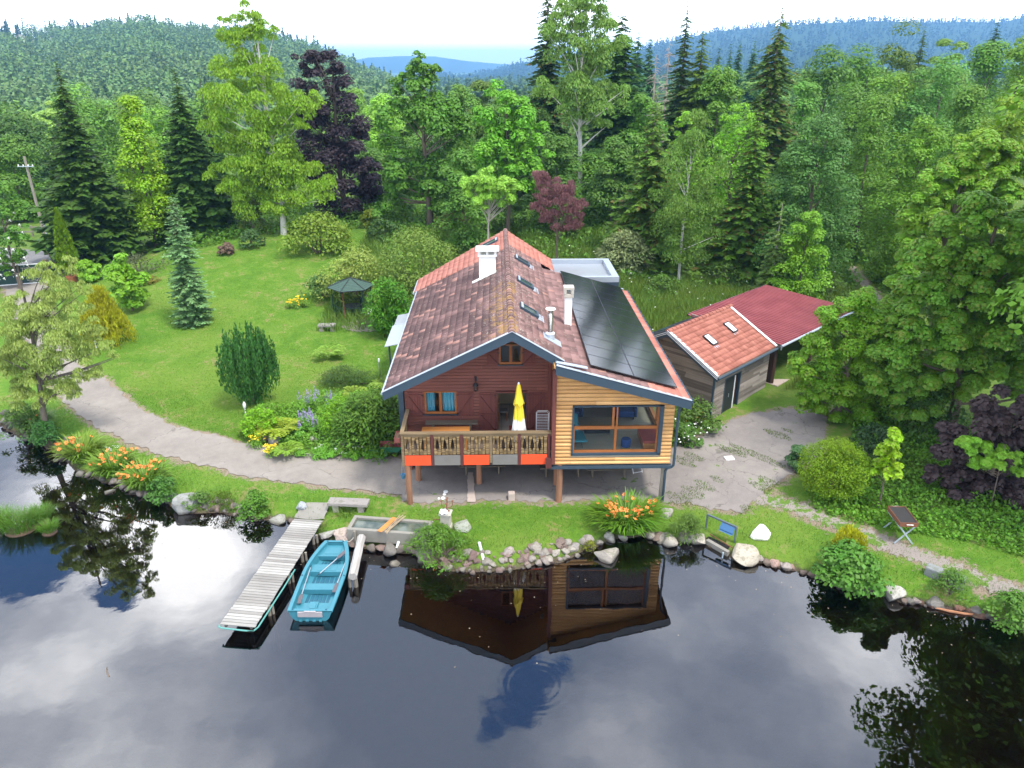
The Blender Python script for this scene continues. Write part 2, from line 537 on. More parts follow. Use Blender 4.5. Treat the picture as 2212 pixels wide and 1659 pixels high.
class MB:
    def __init__(self):
        self.v, self.f = [], []

    def add(self, vs, fs):
        b = len(self.v)
        self.v.extend([tuple(p) for p in vs])
        self.f.extend([tuple(b + i for i in q) for q in fs])
        return self

    def box(self, x0, x1, y0, y1, z0, z1):
        x0, x1 = min(x0, x1), max(x0, x1)
        y0, y1 = min(y0, y1), max(y0, y1)
        z0, z1 = min(z0, z1), max(z0, z1)
        return self.add([(x0, y0, z0), (x1, y0, z0), (x1, y1, z0), (x0, y1, z0), (x0, y0, z1), (x1, y0, z1), (x1, y1, z1), (x0, y1, z1)],
                        [(0, 3, 2, 1), (4, 5, 6, 7), (0, 1, 5, 4), (1, 2, 6, 5), (2, 3, 7, 6), (3, 0, 4, 7)])

    def obox(self, c, size, R=None):
        hx, hy, hz = [s / 2 for s in size]
        vs = [Vector(p) for p in [(-hx, -hy, -hz), (hx, -hy, -hz), (hx, hy, -hz), (-hx, hy, -hz), (-hx, -hy, hz), (hx, -hy, hz), (hx, hy, hz), (-hx, hy, hz)]]
        if R is not None:
            vs = [R @ p for p in vs]
        c = Vector(c)
        return self.add([p + c for p in vs], [(0, 3, 2, 1), (4, 5, 6, 7), (0, 1, 5, 4), (1, 2, 6, 5), (2, 3, 7, 6), (3, 0, 4, 7)])

    def bar(self, a, b, w, h, up=(0, 0, 1)):
        a, b = Vector(a), Vector(b)
        d = (b - a)
        L = d.length
        x = d.normalized()
        y = Vector(up).cross(x)
        if y.length < 1e-4:
            y = Vector((0, 1, 0)).cross(x)
        y.normalize()
        z = x.cross(y)
        R = Matrix((x, y, z)).transposed()
        return self.obox((a + b) / 2, (L, w, h), R)

    def tube(self, pts, rad, n=8, cap=True):
        pts = [Vector(p) for p in pts]
        if not hasattr(rad, '__len__'):
            rad = [rad] * len(pts)
        rings = []
        for i, p in enumerate(pts):
            d = (pts[min(i + 1, len(pts) - 1)] - pts[max(i - 1, 0)]).normalized()
            a = Vector((1, 0, 0)) if abs(d.x) < .9 else Vector((0, 1, 0))
            u = d.cross(a).normalized()
            w = d.cross(u)
            rings.append([p + (u * math.cos(t) + w * math.sin(t)) * rad[i] for t in [2 * math.pi * k / n for k in range(n)]])
        vs = [q for r in rings for q in r]
        fs = []
        for i in range(len(pts) - 1):
            for k in range(n):
                a, b = i * n + k, i * n + (k + 1) % n
                fs.append((a, b, b + n, a + n))
        if cap:
            fs.append(tuple(range(n)))
            fs.append(tuple(range((len(pts) - 1) * n, len(pts) * n))[::-1])
        return self.add(vs, fs)

    def lathe(self, prof, c=(0, 0, 0), n=16, sx=1, sy=1):
        vs, fs = [], []
        for r, z in prof:
            for k in range(n):
                t = 2 * math.pi * k / n
                vs.append((c[0] + r * sx * math.cos(t), c[1] + r * sy * math.sin(t), c[2] + z))
        for i in range(len(prof) - 1):
            for k in range(n):
                a, b = i * n + k, i * n + (k + 1) % n
                fs.append((a, b, b + n, a + n))
        fs.append(tuple(range(n))[::-1])
        fs.append(tuple(range((len(prof) - 1) * n, len(prof) * n)))
        return self.add(vs, fs)

    def prism(self, poly, d0, d1, axis='y'):
        """polygon in the plane across `axis`, extruded from d0 to d1"""
        n = len(poly)
        def P(a, b, d):
            return {'y': (a, d, b), 'x': (d, a, b), 'z': (a, b, d)}[axis]
        vs = [P(a, b, d0) for a, b in poly] + [P(a, b, d1) for a, b in poly]
        fs = [tuple(range(n)), tuple(range(n, 2 * n))[::-1]] + [(i, i + n, (i + 1) % n + n, (i + 1) % n) for i in range(n)]
        return self.add(vs, fs)

    def build(self, name, mat, parent=None, smooth=False, color=None, bevel=0.0):
        me = bpy.data.meshes.new(name)
        me.from_pydata(self.v, [], self.f)
        if smooth:
            me.polygons.foreach_set('use_smooth', [True] * len(me.polygons))
        me.update()
        o = mesh_obj(name, me, mat, parent, color)
        if smooth:
            try:
                me.set_sharp_from_angle(angle=math.radians(40))
            except Exception:
                pass
        if bevel:
            b = o.modifiers.new('bevel', 'BEVEL')
            b.width = bevel
            b.segments = 2
            b.limit_method = 'ANGLE'
        return o


def rotz(a):
    return Matrix.Rotation(a, 3, 'Z')

# ------------------------------------------------------------------ terrain and pond
SHORE = [(-420, 800), (-200, 850), (-60, 893), (0, 918), (36, 944), (83, 961), (123, 978), (159, 1020), (198, 1033), (218, 1045), (256, 1049), (278, 1068), (325, 1076),
         (363, 1092), (383, 1112), (417, 1112), (476, 1110), (518, 1121), (559, 1126), (623, 1128), (660, 1140), (690, 1170), (745, 1178), (790, 1190), (827, 1192),
         (846, 1197), (905, 1200), (935, 1222), (961, 1236), (998, 1239), (1039, 1239), (1076, 1237), (1125, 1231), (1153, 1223), (1191, 1217), (1217, 1216), (1241, 1206),
         (1263, 1192), (1290, 1188), (1306, 1173), (1340, 1165), (1380, 1161), (1409, 1164), (1451, 1177), (1486, 1175), (1520, 1176), (1576, 1204), (1590, 1221),
         (1621, 1223), (1642, 1217), (1670, 1226), (1708, 1231), (1734, 1243), (1762, 1248), (1803, 1268), (1838, 1278), (1908, 1287), (1937, 1301), (1974, 1307),
         (2024, 1313), (2065, 1322), (2119, 1329), (2145, 1338), (2189, 1355), (2230, 1375), (2330, 1420), (2500, 1490)]
SHW = [PZ(x, y, 0)[:2] for x, y in SHORE]
POND = np.array(SHW + [(36, 5), (40, -40), (-60, -60), (-70, 10)])


def poly_sd(P, poly):
    """signed distance to a closed polygon, positive outside"""
    A = poly
    B = np.roll(poly, -1, axis=0)
    out = np.empty(len(P))
    for s in range(0, len(P), 20000):
        p = P[s:s + 20000][:, None, :]
        ab = (B - A)[None]
        t = np.clip(((p - A[None]) * ab).sum(2) / (ab ** 2).sum(2), 0, 1)
        d = np.sqrt((((A[None] + t[..., None] * ab) - p) ** 2).sum(2)).min(1)
        x, y = p[..., 0], p[..., 1]
        c = ((A[None, :, 1] > y) != (B[None, :, 1] > y))
        with np.errstate(divide='ignore', invalid='ignore'):
            xi = (B[None, :, 0] - A[None, :, 0]) * (y - A[None, :, 1]) / (B[None, :, 1] - A[None, :, 1]) + A[None, :, 0]
        inside = (np.sum(c & (x < xi), axis=1) % 2) == 1
        out[s:s + 20000] = np.where(inside, -d, d)
    return out


def sstep(x, a, b):
    t = np.clip((x - a) / (b - a), 0, 1)
    return t * t * (3 - 2 * t)


def ground_np(P):
    P = np.atleast_2d(np.asarray(P, float))
    x, y = P[:, 0], P[:, 1]
    sd = poly_sd(P, POND)
    land = .42 * sstep(sd, -.1, 1.1) + .25 * sstep(sd, .5, 5)
    bed = -.10 - np.clip(-sd, 0, 3) * .5
    z = np.where(sd > 0, land, bed * sstep(-sd, -.3, .35))
    wx = sstep(x, -37, -22)
    wr = 1 - .8 * sstep(x, 6, 16)
    z = z + np.where(sd > 0, 1, 0) * (2.5 * sstep(y, 43, 72) * (.2 + .8 * wx) * wr + .35 * sstep(y, 30, 45))
    z = z + np.where(sd > 0, .035 * np.sin(x * 1.3 + np.sin(y * .7)) * np.sin(y * 1.1 + .5), 0) * sstep(sd, .5, 2)
    far = sstep(y, 84, 230)
    z = z - 14 * far * (1 - .75 * sstep(x / np.maximum(y, 1), .05, .35))
    z = z - 24 * sstep(y, 700, 3000)
    return z


def gz(x, y):
    return float(ground_np([(x, y)])[0])


def PG(x, y, dz=0.0):
    """picture point -> the point of the terrain it shows"""
    z = .7
    for _ in range(12):
        p = PZ(x, y, z + dz)
        zn = gz(p[0], p[1])
        z = .5 * z + .5 * zn
    p = PZ(x, y, z + dz)
    return (p[0], p[1], gz(p[0], p[1]))


def resample(pts, n):
    pts = np.array(pts, float)
    L = np.r_[0, np.cumsum(np.linalg.norm(np.diff(pts, axis=0), axis=1))]
    t = np.linspace(0, L[-1], n)
    return np.stack([np.interp(t, L, pts[:, k]) for k in range(pts.shape[1])], 1)


DRIVE_U = [PG(*q)[:2] for q in [(905, 992), (768, 987), (690, 983), (590, 972), (493, 949), (375, 921), (295, 879), (222, 817), (174, 790), (140, 735), (112, 670), (100, 628), (96, 604)]]
DRIVE_L = [PG(*q)[:2] for q in [(905, 1072), (790, 1062), (694, 1050), (555, 1035), (451, 1008), (347, 983), (278, 956), (208, 924), (150, 880), (110, 830), (68, 760), (36, 690), (16, 640), (6, 618)]]
YARD_U = [PG(*q)[:2] for q in [(868, 985), (1000, 985), (1200, 975), (1440, 975), (1500, 950), (1560, 918), (1625, 893), (1700, 884), (1790, 880)]]
YARD_L = [PG(*q)[:2] for q in [(868, 1084), (1000, 1084), (1200, 1083), (1400, 1081), (1500, 1090), (1560, 1104), (1605, 1106), (1640, 1070), (1700, 1030), (1775, 985)]]
TRACK_U = [PG(*q)[:2] for q in [(1640, 1065), (1720, 1083), (1800, 1112), (1900, 1155), (2000, 1192), (2100, 1232), (2215, 1272), (2300, 1310)]]
TRACK_L = [PG(*q)[:2] for q in [(1625, 1085), (1700, 1102), (1790, 1137), (1880, 1178), (1985, 1216), (2090, 1257), (2215, 1306), (2300, 1345)]]
LANE_U = [PG(*q)[:2] for q in [(1838, 578), (1852, 600), (1868, 630), (1880, 660)]]
LANE_L = [PG(*q)[:2] for q in [(1846, 576), (1866, 600), (1890, 628), (1912, 658)]]
ROAD_U = [PG(*q)[:2] for q in [(-300, 520), (-60, 530), (60, 540), (125, 540), (200, 540)]]
ROAD_L = [PG(*q)[:2] for q in [(-300, 580), (-60, 585), (60, 582), (110, 575), (200, 568)]]
GATEWAY_U = [PG(*q)[:2] for q in [(96, 604), (95, 585), (100, 570)]]
GATEWAY_L = [PG(*q)[:2] for q in [(6, 618), (12, 600), (22, 575)]]


def wob(t, s):
    return .4 * math.sin(t * 1.7 + s) + .35 * math.sin(t * 4.1 + 2 * s) + .3 * math.sin(t * 7.3 + s * 3)


def strip(name, U, L, mat, label, cat, lift=.03, n=220, m=10, jit=.2):
    U, L = resample(U, n), resample(L, n)
    V = []
    for i in range(n):
        a, b = U[i].copy(), L[i].copy()
        d = (b - a) / max(1e-6, np.linalg.norm(b - a))
        a += d * jit * wob(i * .35, 1.0)
        b += d * jit * wob(i * .35, 4.0)
        for k in range(m):
            V.append(a + (b - a) * k / (m - 1))
    V = np.array(V)
    z = ground_np(V) + lift
    V = np.c_[V, z]
    F = [(i * m + k, (i + 1) * m + k, (i + 1) * m + k + 1, i * m + k + 1) for i in range(n - 1) for k in range(m - 1)]
    o = mesh_obj(name, np_mesh(name, V, F, True), mat)
    return tag(o, label, cat, kind='structure'), np.r_[U, L[::-1]]


def ground_mats():
    m, T = new_mat('ground_mat')
    co = T.n('ShaderNodeNewGeometry').outputs['Position']
    at = T.n('ShaderNodeAttribute', attribute_name='near_path').outputs['Fac']
    wild = T.n('ShaderNodeAttribute', attribute_name='wild').outputs['Fac']
    shore = T.n('ShaderNodeAttribute', attribute_name='shore').outputs['Fac']
    n0 = T.noise(co, .16, 3)
    n1 = T.noise(co, .75, 5, .65)
    n2 = T.noise(co, 4.2, 5, .7)
    n3 = T.noise(co, 26, 3, .7)
    g = T.math('ADD', T.math('MULTIPLY', n1, .45), T.math('ADD', T.math('MULTIPLY', n2, .35), T.math('MULTIPLY', n3, .25)))
    lawn = T.ramp(g, [(.34, (.046, .118, .012)), (.5, (.092, .195, .018)), (.64, (.150, .245, .032)), (.78, (.22, .275, .055))])
    lawn = T.mix(T.math('MULTIPLY', T.smooth(n0, .45, .62), .7), lawn, (.155, .235, .034, 1))
    dry = T.smooth(T.math('ADD', T.math('MULTIPLY', n1, .6), T.math('MULTIPLY', n2, .4)), .525, .655)
    lawn = T.mix(T.math('MULTIPLY', dry, .8), lawn, (.27, .20, .10, 1))
    wildc = T.ramp(g, [(.3, (.035, .075, .010)), (.5, (.085, .15, .022)), (.65, (.15, .205, .04)), (.8, (.24, .24, .08))])
    c = T.mix(wild, lawn, wildc)
    e = T.math('ADD', at, T.math('MULTIPLY', T.math('SUBTRACT', n2, .5), 1.7))
    e = T.math('ADD', e, T.math('MULTIPLY', T.math('SUBTRACT', n1, .5), 1.4))
    c = T.mix(T.smooth(e, .34, .0), c, T.ramp(n3, [(.3, (.20, .15, .105)), (.7, (.34, .27, .20))]))
    s = T.math('ADD', shore, T.math('MULTIPLY', T.math('SUBTRACT', n2, .5), .7))
    c = T.mix(T.smooth(s, .42, .1), c, T.ramp(n3, [(.3, (.055, .040, .026)), (.7, (.14, .11, .075))]))
    c = T.mix(T.smooth(shore, .0, -.25), c, T.ramp(T.noise(co, 2.0, 4), [(.35, (.030, .022, .013)), (.7, (.075, .055, .032))]))
    finish(T, c, .95, 0, T.math('ADD', n3, T.math('MULTIPLY', n2, .6)), .05, .15)

    def paved(name, lo, hi, moss, mosscol=(.075, .13, .02), dirt=.25, dark=None):
        m, T = new_mat(name)
        co = T.n('ShaderNodeNewGeometry').outputs['Position']
        n1 = T.noise(co, .5, 5, .6)
        n2 = T.noise(co, 3.0, 5, .7)
        n3 = T.noise(co, 34, 3, .8)
        c = T.ramp(T.math('ADD', T.math('MULTIPLY', n1, .4), T.math('ADD', T.math('MULTIPLY', n2, .25), T.math('MULTIPLY', n3, .35))), [(.3, lo), (.7, hi)])
        vor = T.n('ShaderNodeTexVoronoi', feature='DISTANCE_TO_EDGE', Scale=.42)
        T.set(vor.inputs['Vector'], T.vmath('ADD', co, T.vmath('MULTIPLY', T.noise(co, 1.2, 3, .6, 1), (1.6, 1.6, 0))))
        crack = T.math('MULTIPLY', T.smooth(vor.outputs['Distance'], .012, .003), T.smooth(n1, .42, .6))
        c = T.mix(T.math('MULTIPLY', crack, .6), c, (.07, .06, .05, 1))
        c = T.mix(T.math('MULTIPLY', T.smooth(n1, .52, .70), dirt), c, (.29, .265, .225, 1))
        q = T.math('ADD', T.math('MULTIPLY', n1, .55), T.math('MULTIPLY', n2, .45))
        c = T.mix(T.smooth(q, 1 - moss, 1 - moss + .05), c, T.ramp(n3, [(.3, mosscol), (.7, tuple(k * 1.7 for k in mosscol))]))
        finish(T, c, .92, 0, n3, .012, .2)
    paved('asphalt', (.165, .145, .125), (.33, .292, .255), .38, dirt=.6)
    paved('yard_asphalt', (.155, .138, .125), (.30, .265, .24), .40, dirt=.35)
    paved('gravel', (.20, .17, .15), (.34, .29, .26), .50, dirt=.5)
    paved('road_mat', (.13, .127, .127), (.19, .186, .186), .30, dirt=.2)
    # pond water: mirror by fresnel over brown, peaty, half-clear water
    m, T = new_mat('water')
    co = T.n('ShaderNodeNewGeometry').outputs['Position']
    rc = PZ(1158, 1478, 0)
    d = T.vmath('DISTANCE', co, rc)
    ring = T.math('MULTIPLY', T.math('SINE', T.math('MULTIPLY', d, 26.0)), T.math('MULTIPLY', T.smooth(d, 1.35, .75), T.smooth(d, .35, .75)))
    soft = T.noise(co, .55, 2)
    fine = T.noise(co, 3.0, 2)
    h = T.math('ADD', T.math('MULTIPLY', soft, .5), T.math('ADD', T.math('MULTIPLY', fine, .05), T.math('MULTIPLY', ring, .020)))
    bp = T.n('ShaderNodeBump', Height=h, Distance=.02, Strength=.55)
    fr = T.n('ShaderNodeFresnel', IOR=2.1)
    T.set(fr.inputs['Normal'], bp)
    gl = T.n('ShaderNodeBsdfGlossy', Color=(.95, .97, 1.0), Roughness=.015)
    T.set(gl.inputs['Normal'], bp)
    tr = T.n('ShaderNodeBsdfTransparent', Color=(.34, .20, .085))
    mx = T.n('ShaderNodeMixShader', i0=fr.outputs[0], i1=tr, i2=gl)
    T.n('ShaderNodeOutputMaterial', Surface=mx)


ground_mats()

drive, D1 = strip('driveway', DRIVE_U, DRIVE_L, 'asphalt', 'old grey asphalt driveway curving from the gate past the pond to the chalet', 'driveway')
yard, D2 = strip('yard', YARD_U, YARD_L, 'yard_asphalt', 'worn asphalt yard under the chalet deck and in front of the wooden shed', 'yard', lift=.022, n=150, m=26, jit=.18)
track, D3 = strip('track', TRACK_U, TRACK_L, 'gravel', 'gravel track half grown with grass along the right bank of the pond', 'track', lift=.018, jit=.25)
lane, D4 = strip('lane', LANE_U, LANE_L, 'gravel', 'narrow gravel lane running into the wood behind the red shed roof', 'lane', n=40, jit=.1)
road, D5 = strip('road', ROAD_U, ROAD_L, 'road_mat', 'pale grey public road beyond the garden gate', 'road', n=60)
gatew, D6 = strip('gateway', GATEWAY_U, GATEWAY_L, 'road_mat', 'short paved ramp between the garden gate and the road', 'gateway', lift=.024, n=20)


def build_ground():
    def axis(lo, hi, step, far, back):
        a = list(np.arange(lo, hi + step, step))
        s, v = step, a[-1]
        while v < far:
            s *= 1.22
            v += s
            a.append(v)
        s, v = step, a[0]
        b = []
        while v > back:
            s *= 1.3
            v -= s
            b.append(v)
        return np.array(b[::-1] + a)
    X = axis(-46, 42, .33, 9000, -9000)
    Y = axis(13, 76, .33, 11000, -80)
    gx, gy = np.meshgrid(X, Y)
    P = np.c_[gx.ravel(), gy.ravel()]
    Z = ground_np(P)
    nx, ny = len(X), len(Y)
    idx = np.arange(nx * ny).reshape(ny, nx)
    F = np.stack([idx[:-1, :-1], idx[:-1, 1:], idx[1:, 1:], idx[1:, :-1]], -1).reshape(-1, 4)
    me = np_mesh('ground', np.c_[P, Z], F, True)
    near = np.full(len(P), 9.0)
    sel = (P[:, 1] > 5) & (P[:, 1] < 95) & (abs(P[:, 0]) < 75)
    ps = P[sel]
    dd = np.full(len(ps), 9.0)
    for D in (D1, D2, D3, D4, D5, D6):
        dd = np.minimum(dd, poly_sd(ps, D))
    near[sel] = dd
    sd = poly_sd(P, POND)
    # lawn on the left of the house and on the banks, rough meadow and forest floor elsewhere
    x, y = P[:, 0], P[:, 1]
    wild = np.maximum(sstep(x, 5, 8) * sstep(y, 36, 40), sstep(y, 66, 73))
    wild = np.maximum(wild, sstep(x, 12.5, 15) * sstep(near, .6, 2.2) * sstep(sd, 4, 6))
    wild = np.maximum(wild, sstep(-x, 36, 42))
    for nm, arr in (('near_path', near), ('wild', wild), ('shore', sd)):
        a = me.attributes.new(nm, 'FLOAT', 'POINT')
        a.data.foreach_set('value', arr.astype(np.float32))
    o = mesh_obj('ground', me, 'ground_mat')
    return tag(o, 'garden ground: mown lawn, grassy pond banks and the rough meadow behind the chalet', 'ground', kind='structure')


build_ground()
wb = MB()
wb.add([(-140, -80, 0), (120, -80, 0), (120, 46, 0), (-140, 46, 0)], [(0, 1, 2, 3)])
tag(wb.build('pond_water', 'water'), 'dark still pond water mirroring clouds, chalet and trees', 'pond', kind='structure')

# ------------------------------------------------------------------ chalet
YAW = math.radians(1.24)
HX0, HY0 = 0.0, 26.8


def HW(hx, hy, z=0.0):
    return (HX0 + hx * math.cos(YAW) - hy * math.sin(YAW), HY0 + hx * math.sin(YAW) + hy * math.cos(YAW), z)


CH = thing('chalet', 'dark red timber chalet with tiled roof, raised deck on log posts and pale larch extension', 'chalet', (HX0, HY0, 0), YAW)
APEX, SL, SR = 8.13, .486, .60
FLOOR = 2.75
WALL_Y = 2.5


def zl(x): return APEX + SL * x
def zr(x): return APEX - SR * x
def ze(x): return 6.95 - .285 * (x - 1.73)


def roof_under(x): return (zl(x) if x < 0 else zr(x)) - .16


def board_wall(name, mat, x0, x1, z0, zt, y, thick, bh, openings, prof='lap', parent=CH, top=None, label=None, seed=1, split=None):
    """horizontal boards with openings (x0,x1,z0,z1); `top(x)` is the sloping underside they are cut to"""
    b = MB()
    rr = random.Random(seed)
    z = z0
    while z < zt - .02:
        zz = min(z + bh, zt)
        segs = [(x0, x1)]
        for ox0, ox1, oz0, oz1 in openings:
            if oz0 < zz - .03 and oz1 > z + .03:
                ns = []
                for a, c in segs:
                    if ox1 <= a or ox0 >= c:
                        ns.append((a, c))
                    else:
                        if ox0 > a: ns.append((a, ox0))
                        if ox1 < c: ns.append((ox1, c))
                segs = ns
        for a, c in segs:
            if top:
                xs = np.linspace(a, c, 60)
                ok = [q for q in xs if top(q) > z + bh * .4]
                if not ok:
                    continue
                a, c = ok[0], ok[-1]
            cuts = [a]
            if split:
                q = a + rr.uniform(.3, split)
                while q < c - .3:
                    cuts.append(q)
                    q += rr.uniform(split * .6, split * 1.3)
            cuts.append(c)
            for a2, c2 in zip(cuts[:-1], cuts[1:]):
                if c2 - a2 < .02:
                    continue
                g = .003
                if prof == 'lap':
                    p = [(y, z), (y - thick * .55, z), (y - thick, z + .02), (y - thick * .45, zz - .012), (y, zz - .012)]
                else:
                    h = zz - z
                    p = [(y, z + .006)] + [(y - thick * math.sin(math.pi * (k + .5) / 6.0) ** .6, z + .006 + (h - .012) * (k + .5) / 6) for k in range(6)] + [(y, zz - .006)]
                n = len(p)
                vs = [(a2 + g, q[0], q[1]) for q in p] + [(c2 - g, q[0], q[1]) for q in p]
                fs = [tuple(range(n)), tuple(range(n, 2 * n))[::-1]] + [(i, i + n, (i + 1) % n + n, (i + 1) % n) for i in range(n)]
                b.add(vs, fs)
        z = zz
    o = b.build(name, mat, parent)
    if label:
        o['label'] = label
    return o


# --- walls
W_WIN = (-3.70, -2.33, 3.56, 4.66)
W_DOOR = (-.62, .70, FLOOR, 4.62)
W_TOP = (-.49, .49, 5.84, 6.78)
board_wall('wall', 'red_boards', -4.55, 2.05, 2.5, 7.95, WALL_Y, .035, .145, [W_WIN, W_DOOR, W_TOP], top=roof_under, label='dark red clapboard gable wall', split=2.6)
b = MB()          # side and rear walls
b.prism([(2.7, .5), (17.0, .5), (17.0, 5.7), (2.7, 5.7)], -4.60, -4.42, 'x')
b.prism([(14.8, .5), (18.0, .5), (18.0, 6.5), (14.8, 6.5)], 2.40, 2.58, 'x')
b.prism([(-4.40, .5), (2.38, .5), (2.38, 6.5), (0, 7.9), (-4.40, 5.6)], 17.0, 17.2, 'y')
b.build('side_wall', 'red_boards', CH)
b = MB()          # dark lining behind the facade openings
b.prism([(-4.38, 2.72), (1.5, 2.72), (1.5, 6.9), (0, 7.7), (-4.38, 5.7)], 5.4, 5.5, 'y')
b.build('inner_wall', 'table_top', CH)
b = MB()
b.box(-4.4, 1.55, 2.5, 5.4, 2.60, 2.70)
b.build('kitchen_floor', 'tiles_floor', CH)
# slate blue corner post at the left end of the wall
b = MB()
b.box(-4.80, -4.58, 2.35, 2.62, 2.3, 5.45)
b.build('corner_post', 'slate_metal', CH)


# --- roofs: real tiles, one island each
def tile_roof(name, mat, org, along, down, length, ncourse, L0, L1, tw=.30, parent=CH, seed=2, curve=.035, lift=.03, zoff=0.0):
    """org: upper front corner; along: unit vector along the ridge; down: vector of the whole slope.
    L0/L1: functions course -> start/end distance along the ridge"""
    r = np.random.default_rng(seed)
    along, down = np.array(along, float), np.array(down, float)
    dl = np.linalg.norm(down)
    dn = down / dl
    nrm = np.cross(dn, along)
    if nrm[2] < 0:
        nrm = -nrm
    cl = dl / ncourse
    prof = np.array([(0, .0), (.22, curve), (.45, .25 * curve), (.55, .1 * curve), (.80, .9 * curve), (1, .15 * curve)])
    V, F = [], []
    base = 0
    for c in range(ncourse):
        a0, a1 = L0(c / ncourse), L1(c / ncourse)
        nt = max(1, int(round((a1 - a0) / tw)))
        w = (a1 - a0) / nt
        for t in range(nt):
            j = r.normal(0, .004, 3)
            for s_, (dd, hh) in enumerate(((c * cl - .03, .0), ((c + 1) * cl, lift + j[0]))):
                for u, h in prof:
                    V.append(np.array(org) + along * (a0 + (t + u) * w) + dn * (dd + j[1]) + nrm * (h + hh + zoff))
            for u, h in prof:   # lower lip
                V.append(np.array(org) + along * (a0 + (t + u) * w) + dn * ((c + 1) * cl + j[1]) + nrm * (h - .005 + zoff))
            n = len(prof)
            for k in range(n - 1):
                F.append((base + k, base + k + 1, base + n + k + 1, base + n + k))
                F.append((base + n + k, base + n + k + 1, base + 2 * n + k + 1, base + 2 * n + k))
            base += 3 * n
    me = np_mesh(name, np.array(V), np.array(F))
    return mesh_obj(name, me, mat, parent)


RB = 19.1    # where the ridge ends at the back
SPLIT_L, SPLIT_R = 14.2, 15.4
lx = -5.02
slopeL = (lx, 0, SL * lx)
back_l = lambda t: RB - 2.2 * t
back_r = lambda t: RB - .8 * t
roof_l = tile_roof('roof', 'old_tiles', (0, .03, APEX), (0, 1, 0), slopeL, 0, 17, lambda t: 0, lambda t: SPLIT_L, seed=3)
roof_l['label'] = 'weathered left roof slope of brown clay tiles with lichen'
roof_ln = tile_roof('roof', 'new_tiles', (0, .03, APEX), (0, 1, 0), (lx - .18, 0, SL * (lx - .18)), 0, 17, lambda t: SPLIT_L + .02, back_l, seed=4, zoff=.02)
roof_ln['label'] = 'newer salmon tiles at the rear of the left slope'
roof_r = tile_roof('roof', 'old_tiles', (0, .03, APEX), (0, 1, 0), (1.95, 0, -SR * 1.95), 0, 7, lambda t: 0, lambda t: SPLIT_R, seed=5)
roof_r['label'] = 'steep upper right slope of old clay tiles'
roof_rn = tile_roof('roof', 'new_tiles', (0, .03, APEX), (0, 1, 0), (2.75, 0, -SR * 2.75), 0, 10, lambda t: SPLIT_R + .02, back_r, seed=6, zoff=.015)
roof_rn['label'] = 'newer salmon tiles at the rear of the right slope'
EX0, EX1 = 1.72, 6.93
roof_e = tile_roof('roof', 'old_tiles', (EX0, -.48, ze(EX0)), (0, 1, 0), (3.6, 0, -.285 * 3.6), 0, 11, lambda t: 0 if t < .18 else .0, lambda t: 15.15, seed=7)
roof_e['label'] = 'shallow lean-to roof of old tiles beside the solar panels'
roof_e2 = tile_roof('roof', 'new_tiles', (EX0 + 3.6, -.48, ze(EX0 + 3.6)), (0, 1, 0), (EX1 - EX0 - 3.6, 0, -.285 * (EX1 - EX0 - 3.6)), 0, 5, lambda t: 0, lambda t: 15.15, seed=8, zoff=.012)
roof_e2['label'] = 'bright salmon tiles along the lower edge of the lean-to roof'
# roof decks below the tiles
b = MB()
b.prism([(0, APEX - .02), (-5.0, zl(-5.0) - .02), (-5.0, zl(-5.0) - .13), (0, APEX - .13)], .02, 16.8, 'y')
b.prism([(0, APEX - .02), (0, APEX - .13), (2.0, zr(2.0) - .13), (2.0, zr(2.0) - .02)], .02, 18.4, 'y')
b.prism([(1.6, ze(1.6) - .03), (1.6, ze(1.6) - .13), (6.9, ze(6.9) - .13), (6.9, ze(6.9) - .03)], -.46, 14.6, 'y')
b.build('roof_deck', 'larch', CH)
# ridge caps
b = MB()
y = .0
while y < RB - .2:
    n = 8
    vs = []
    for e, (yy, rr_) in enumerate(((y, .155), (y + .42, .130))):
        for k in range(n + 1):
            t = math.pi * k / n
            vs.append((rr_ * math.cos(t), yy, APEX - .02 + .9 * rr_ * math.sin(t) + .02 * (1 - e)))
    b.add(vs, [(k, k + 1, n + 2 + k, n + 1 + k) for k in range(n)] + [tuple(range(n + 1))])
    y += .37
ridge = b.build('ridge_tiles', 'new_tiles', CH)
ridge.data.materials.clear()
ridge.data.materials.append(MATS['old_tiles'])
ridge['label'] = 'row of rounded ridge caps with lichen'

# --- bargeboards (slate blue with a bright drip edge)
b = MB()
T_ = .30
b.prism([(-5.06, zl(-5.06) + .06), (0, APEX + .06), (0, APEX + .06 - T_ - .06), (-5.06, zl(-5.06) + .02 - T_)], -.04, .0, 'y')
b.prism([(0, APEX + .06), (2.02, zr(2.02) + .06), (2.02, zr(2.02) - T_), (0, APEX - T_)], -.04, .0, 'y')
b.prism([(1.70, ze(1.70) + .02), (6.97, ze(6.97) + .02), (6.97, ze(6.97) - .34), (1.70, ze(1.70) - .34)], -.55, -.51, 'y')
b.prism([(-.55, ze(1.7) - .34), (0.0, ze(1.7) - .34), (0.0, 7.1), (-.55, 7.0)], 1.66, 1.70, 'x')
b.prism([(-.51, ze(6.95) - .28), (15.0, ze(6.95) - .28), (15.0, ze(6.95) - .04), (-.51, ze(6.95) - .04)], 6.90, 6.93, 'x')
b.build('bargeboard', 'slate_metal', CH)
b = MB()
def strip_cap(pts, y0, y1, h=.012):
    for (xa, za), (xb, zb) in zip(pts[:-1], pts[1:]):
        b.prism([(xa, za), (xb, zb), (xb, zb + h), (xa, za + h)], y0, y1, 'y')
strip_cap([(-5.07, zl(-5.07) + .075), (0, APEX + .075), (2.03, zr(2.03) + .075)], -.06, .10)
b.build('flashing', 'zinc', CH)
b = MB()
strip_cap([(1.68, ze(1.68) + .045), (6.98, ze(6.98) + .045)], -.57, -.38)
b.build('flashing', 'zinc', CH)
b = MB()
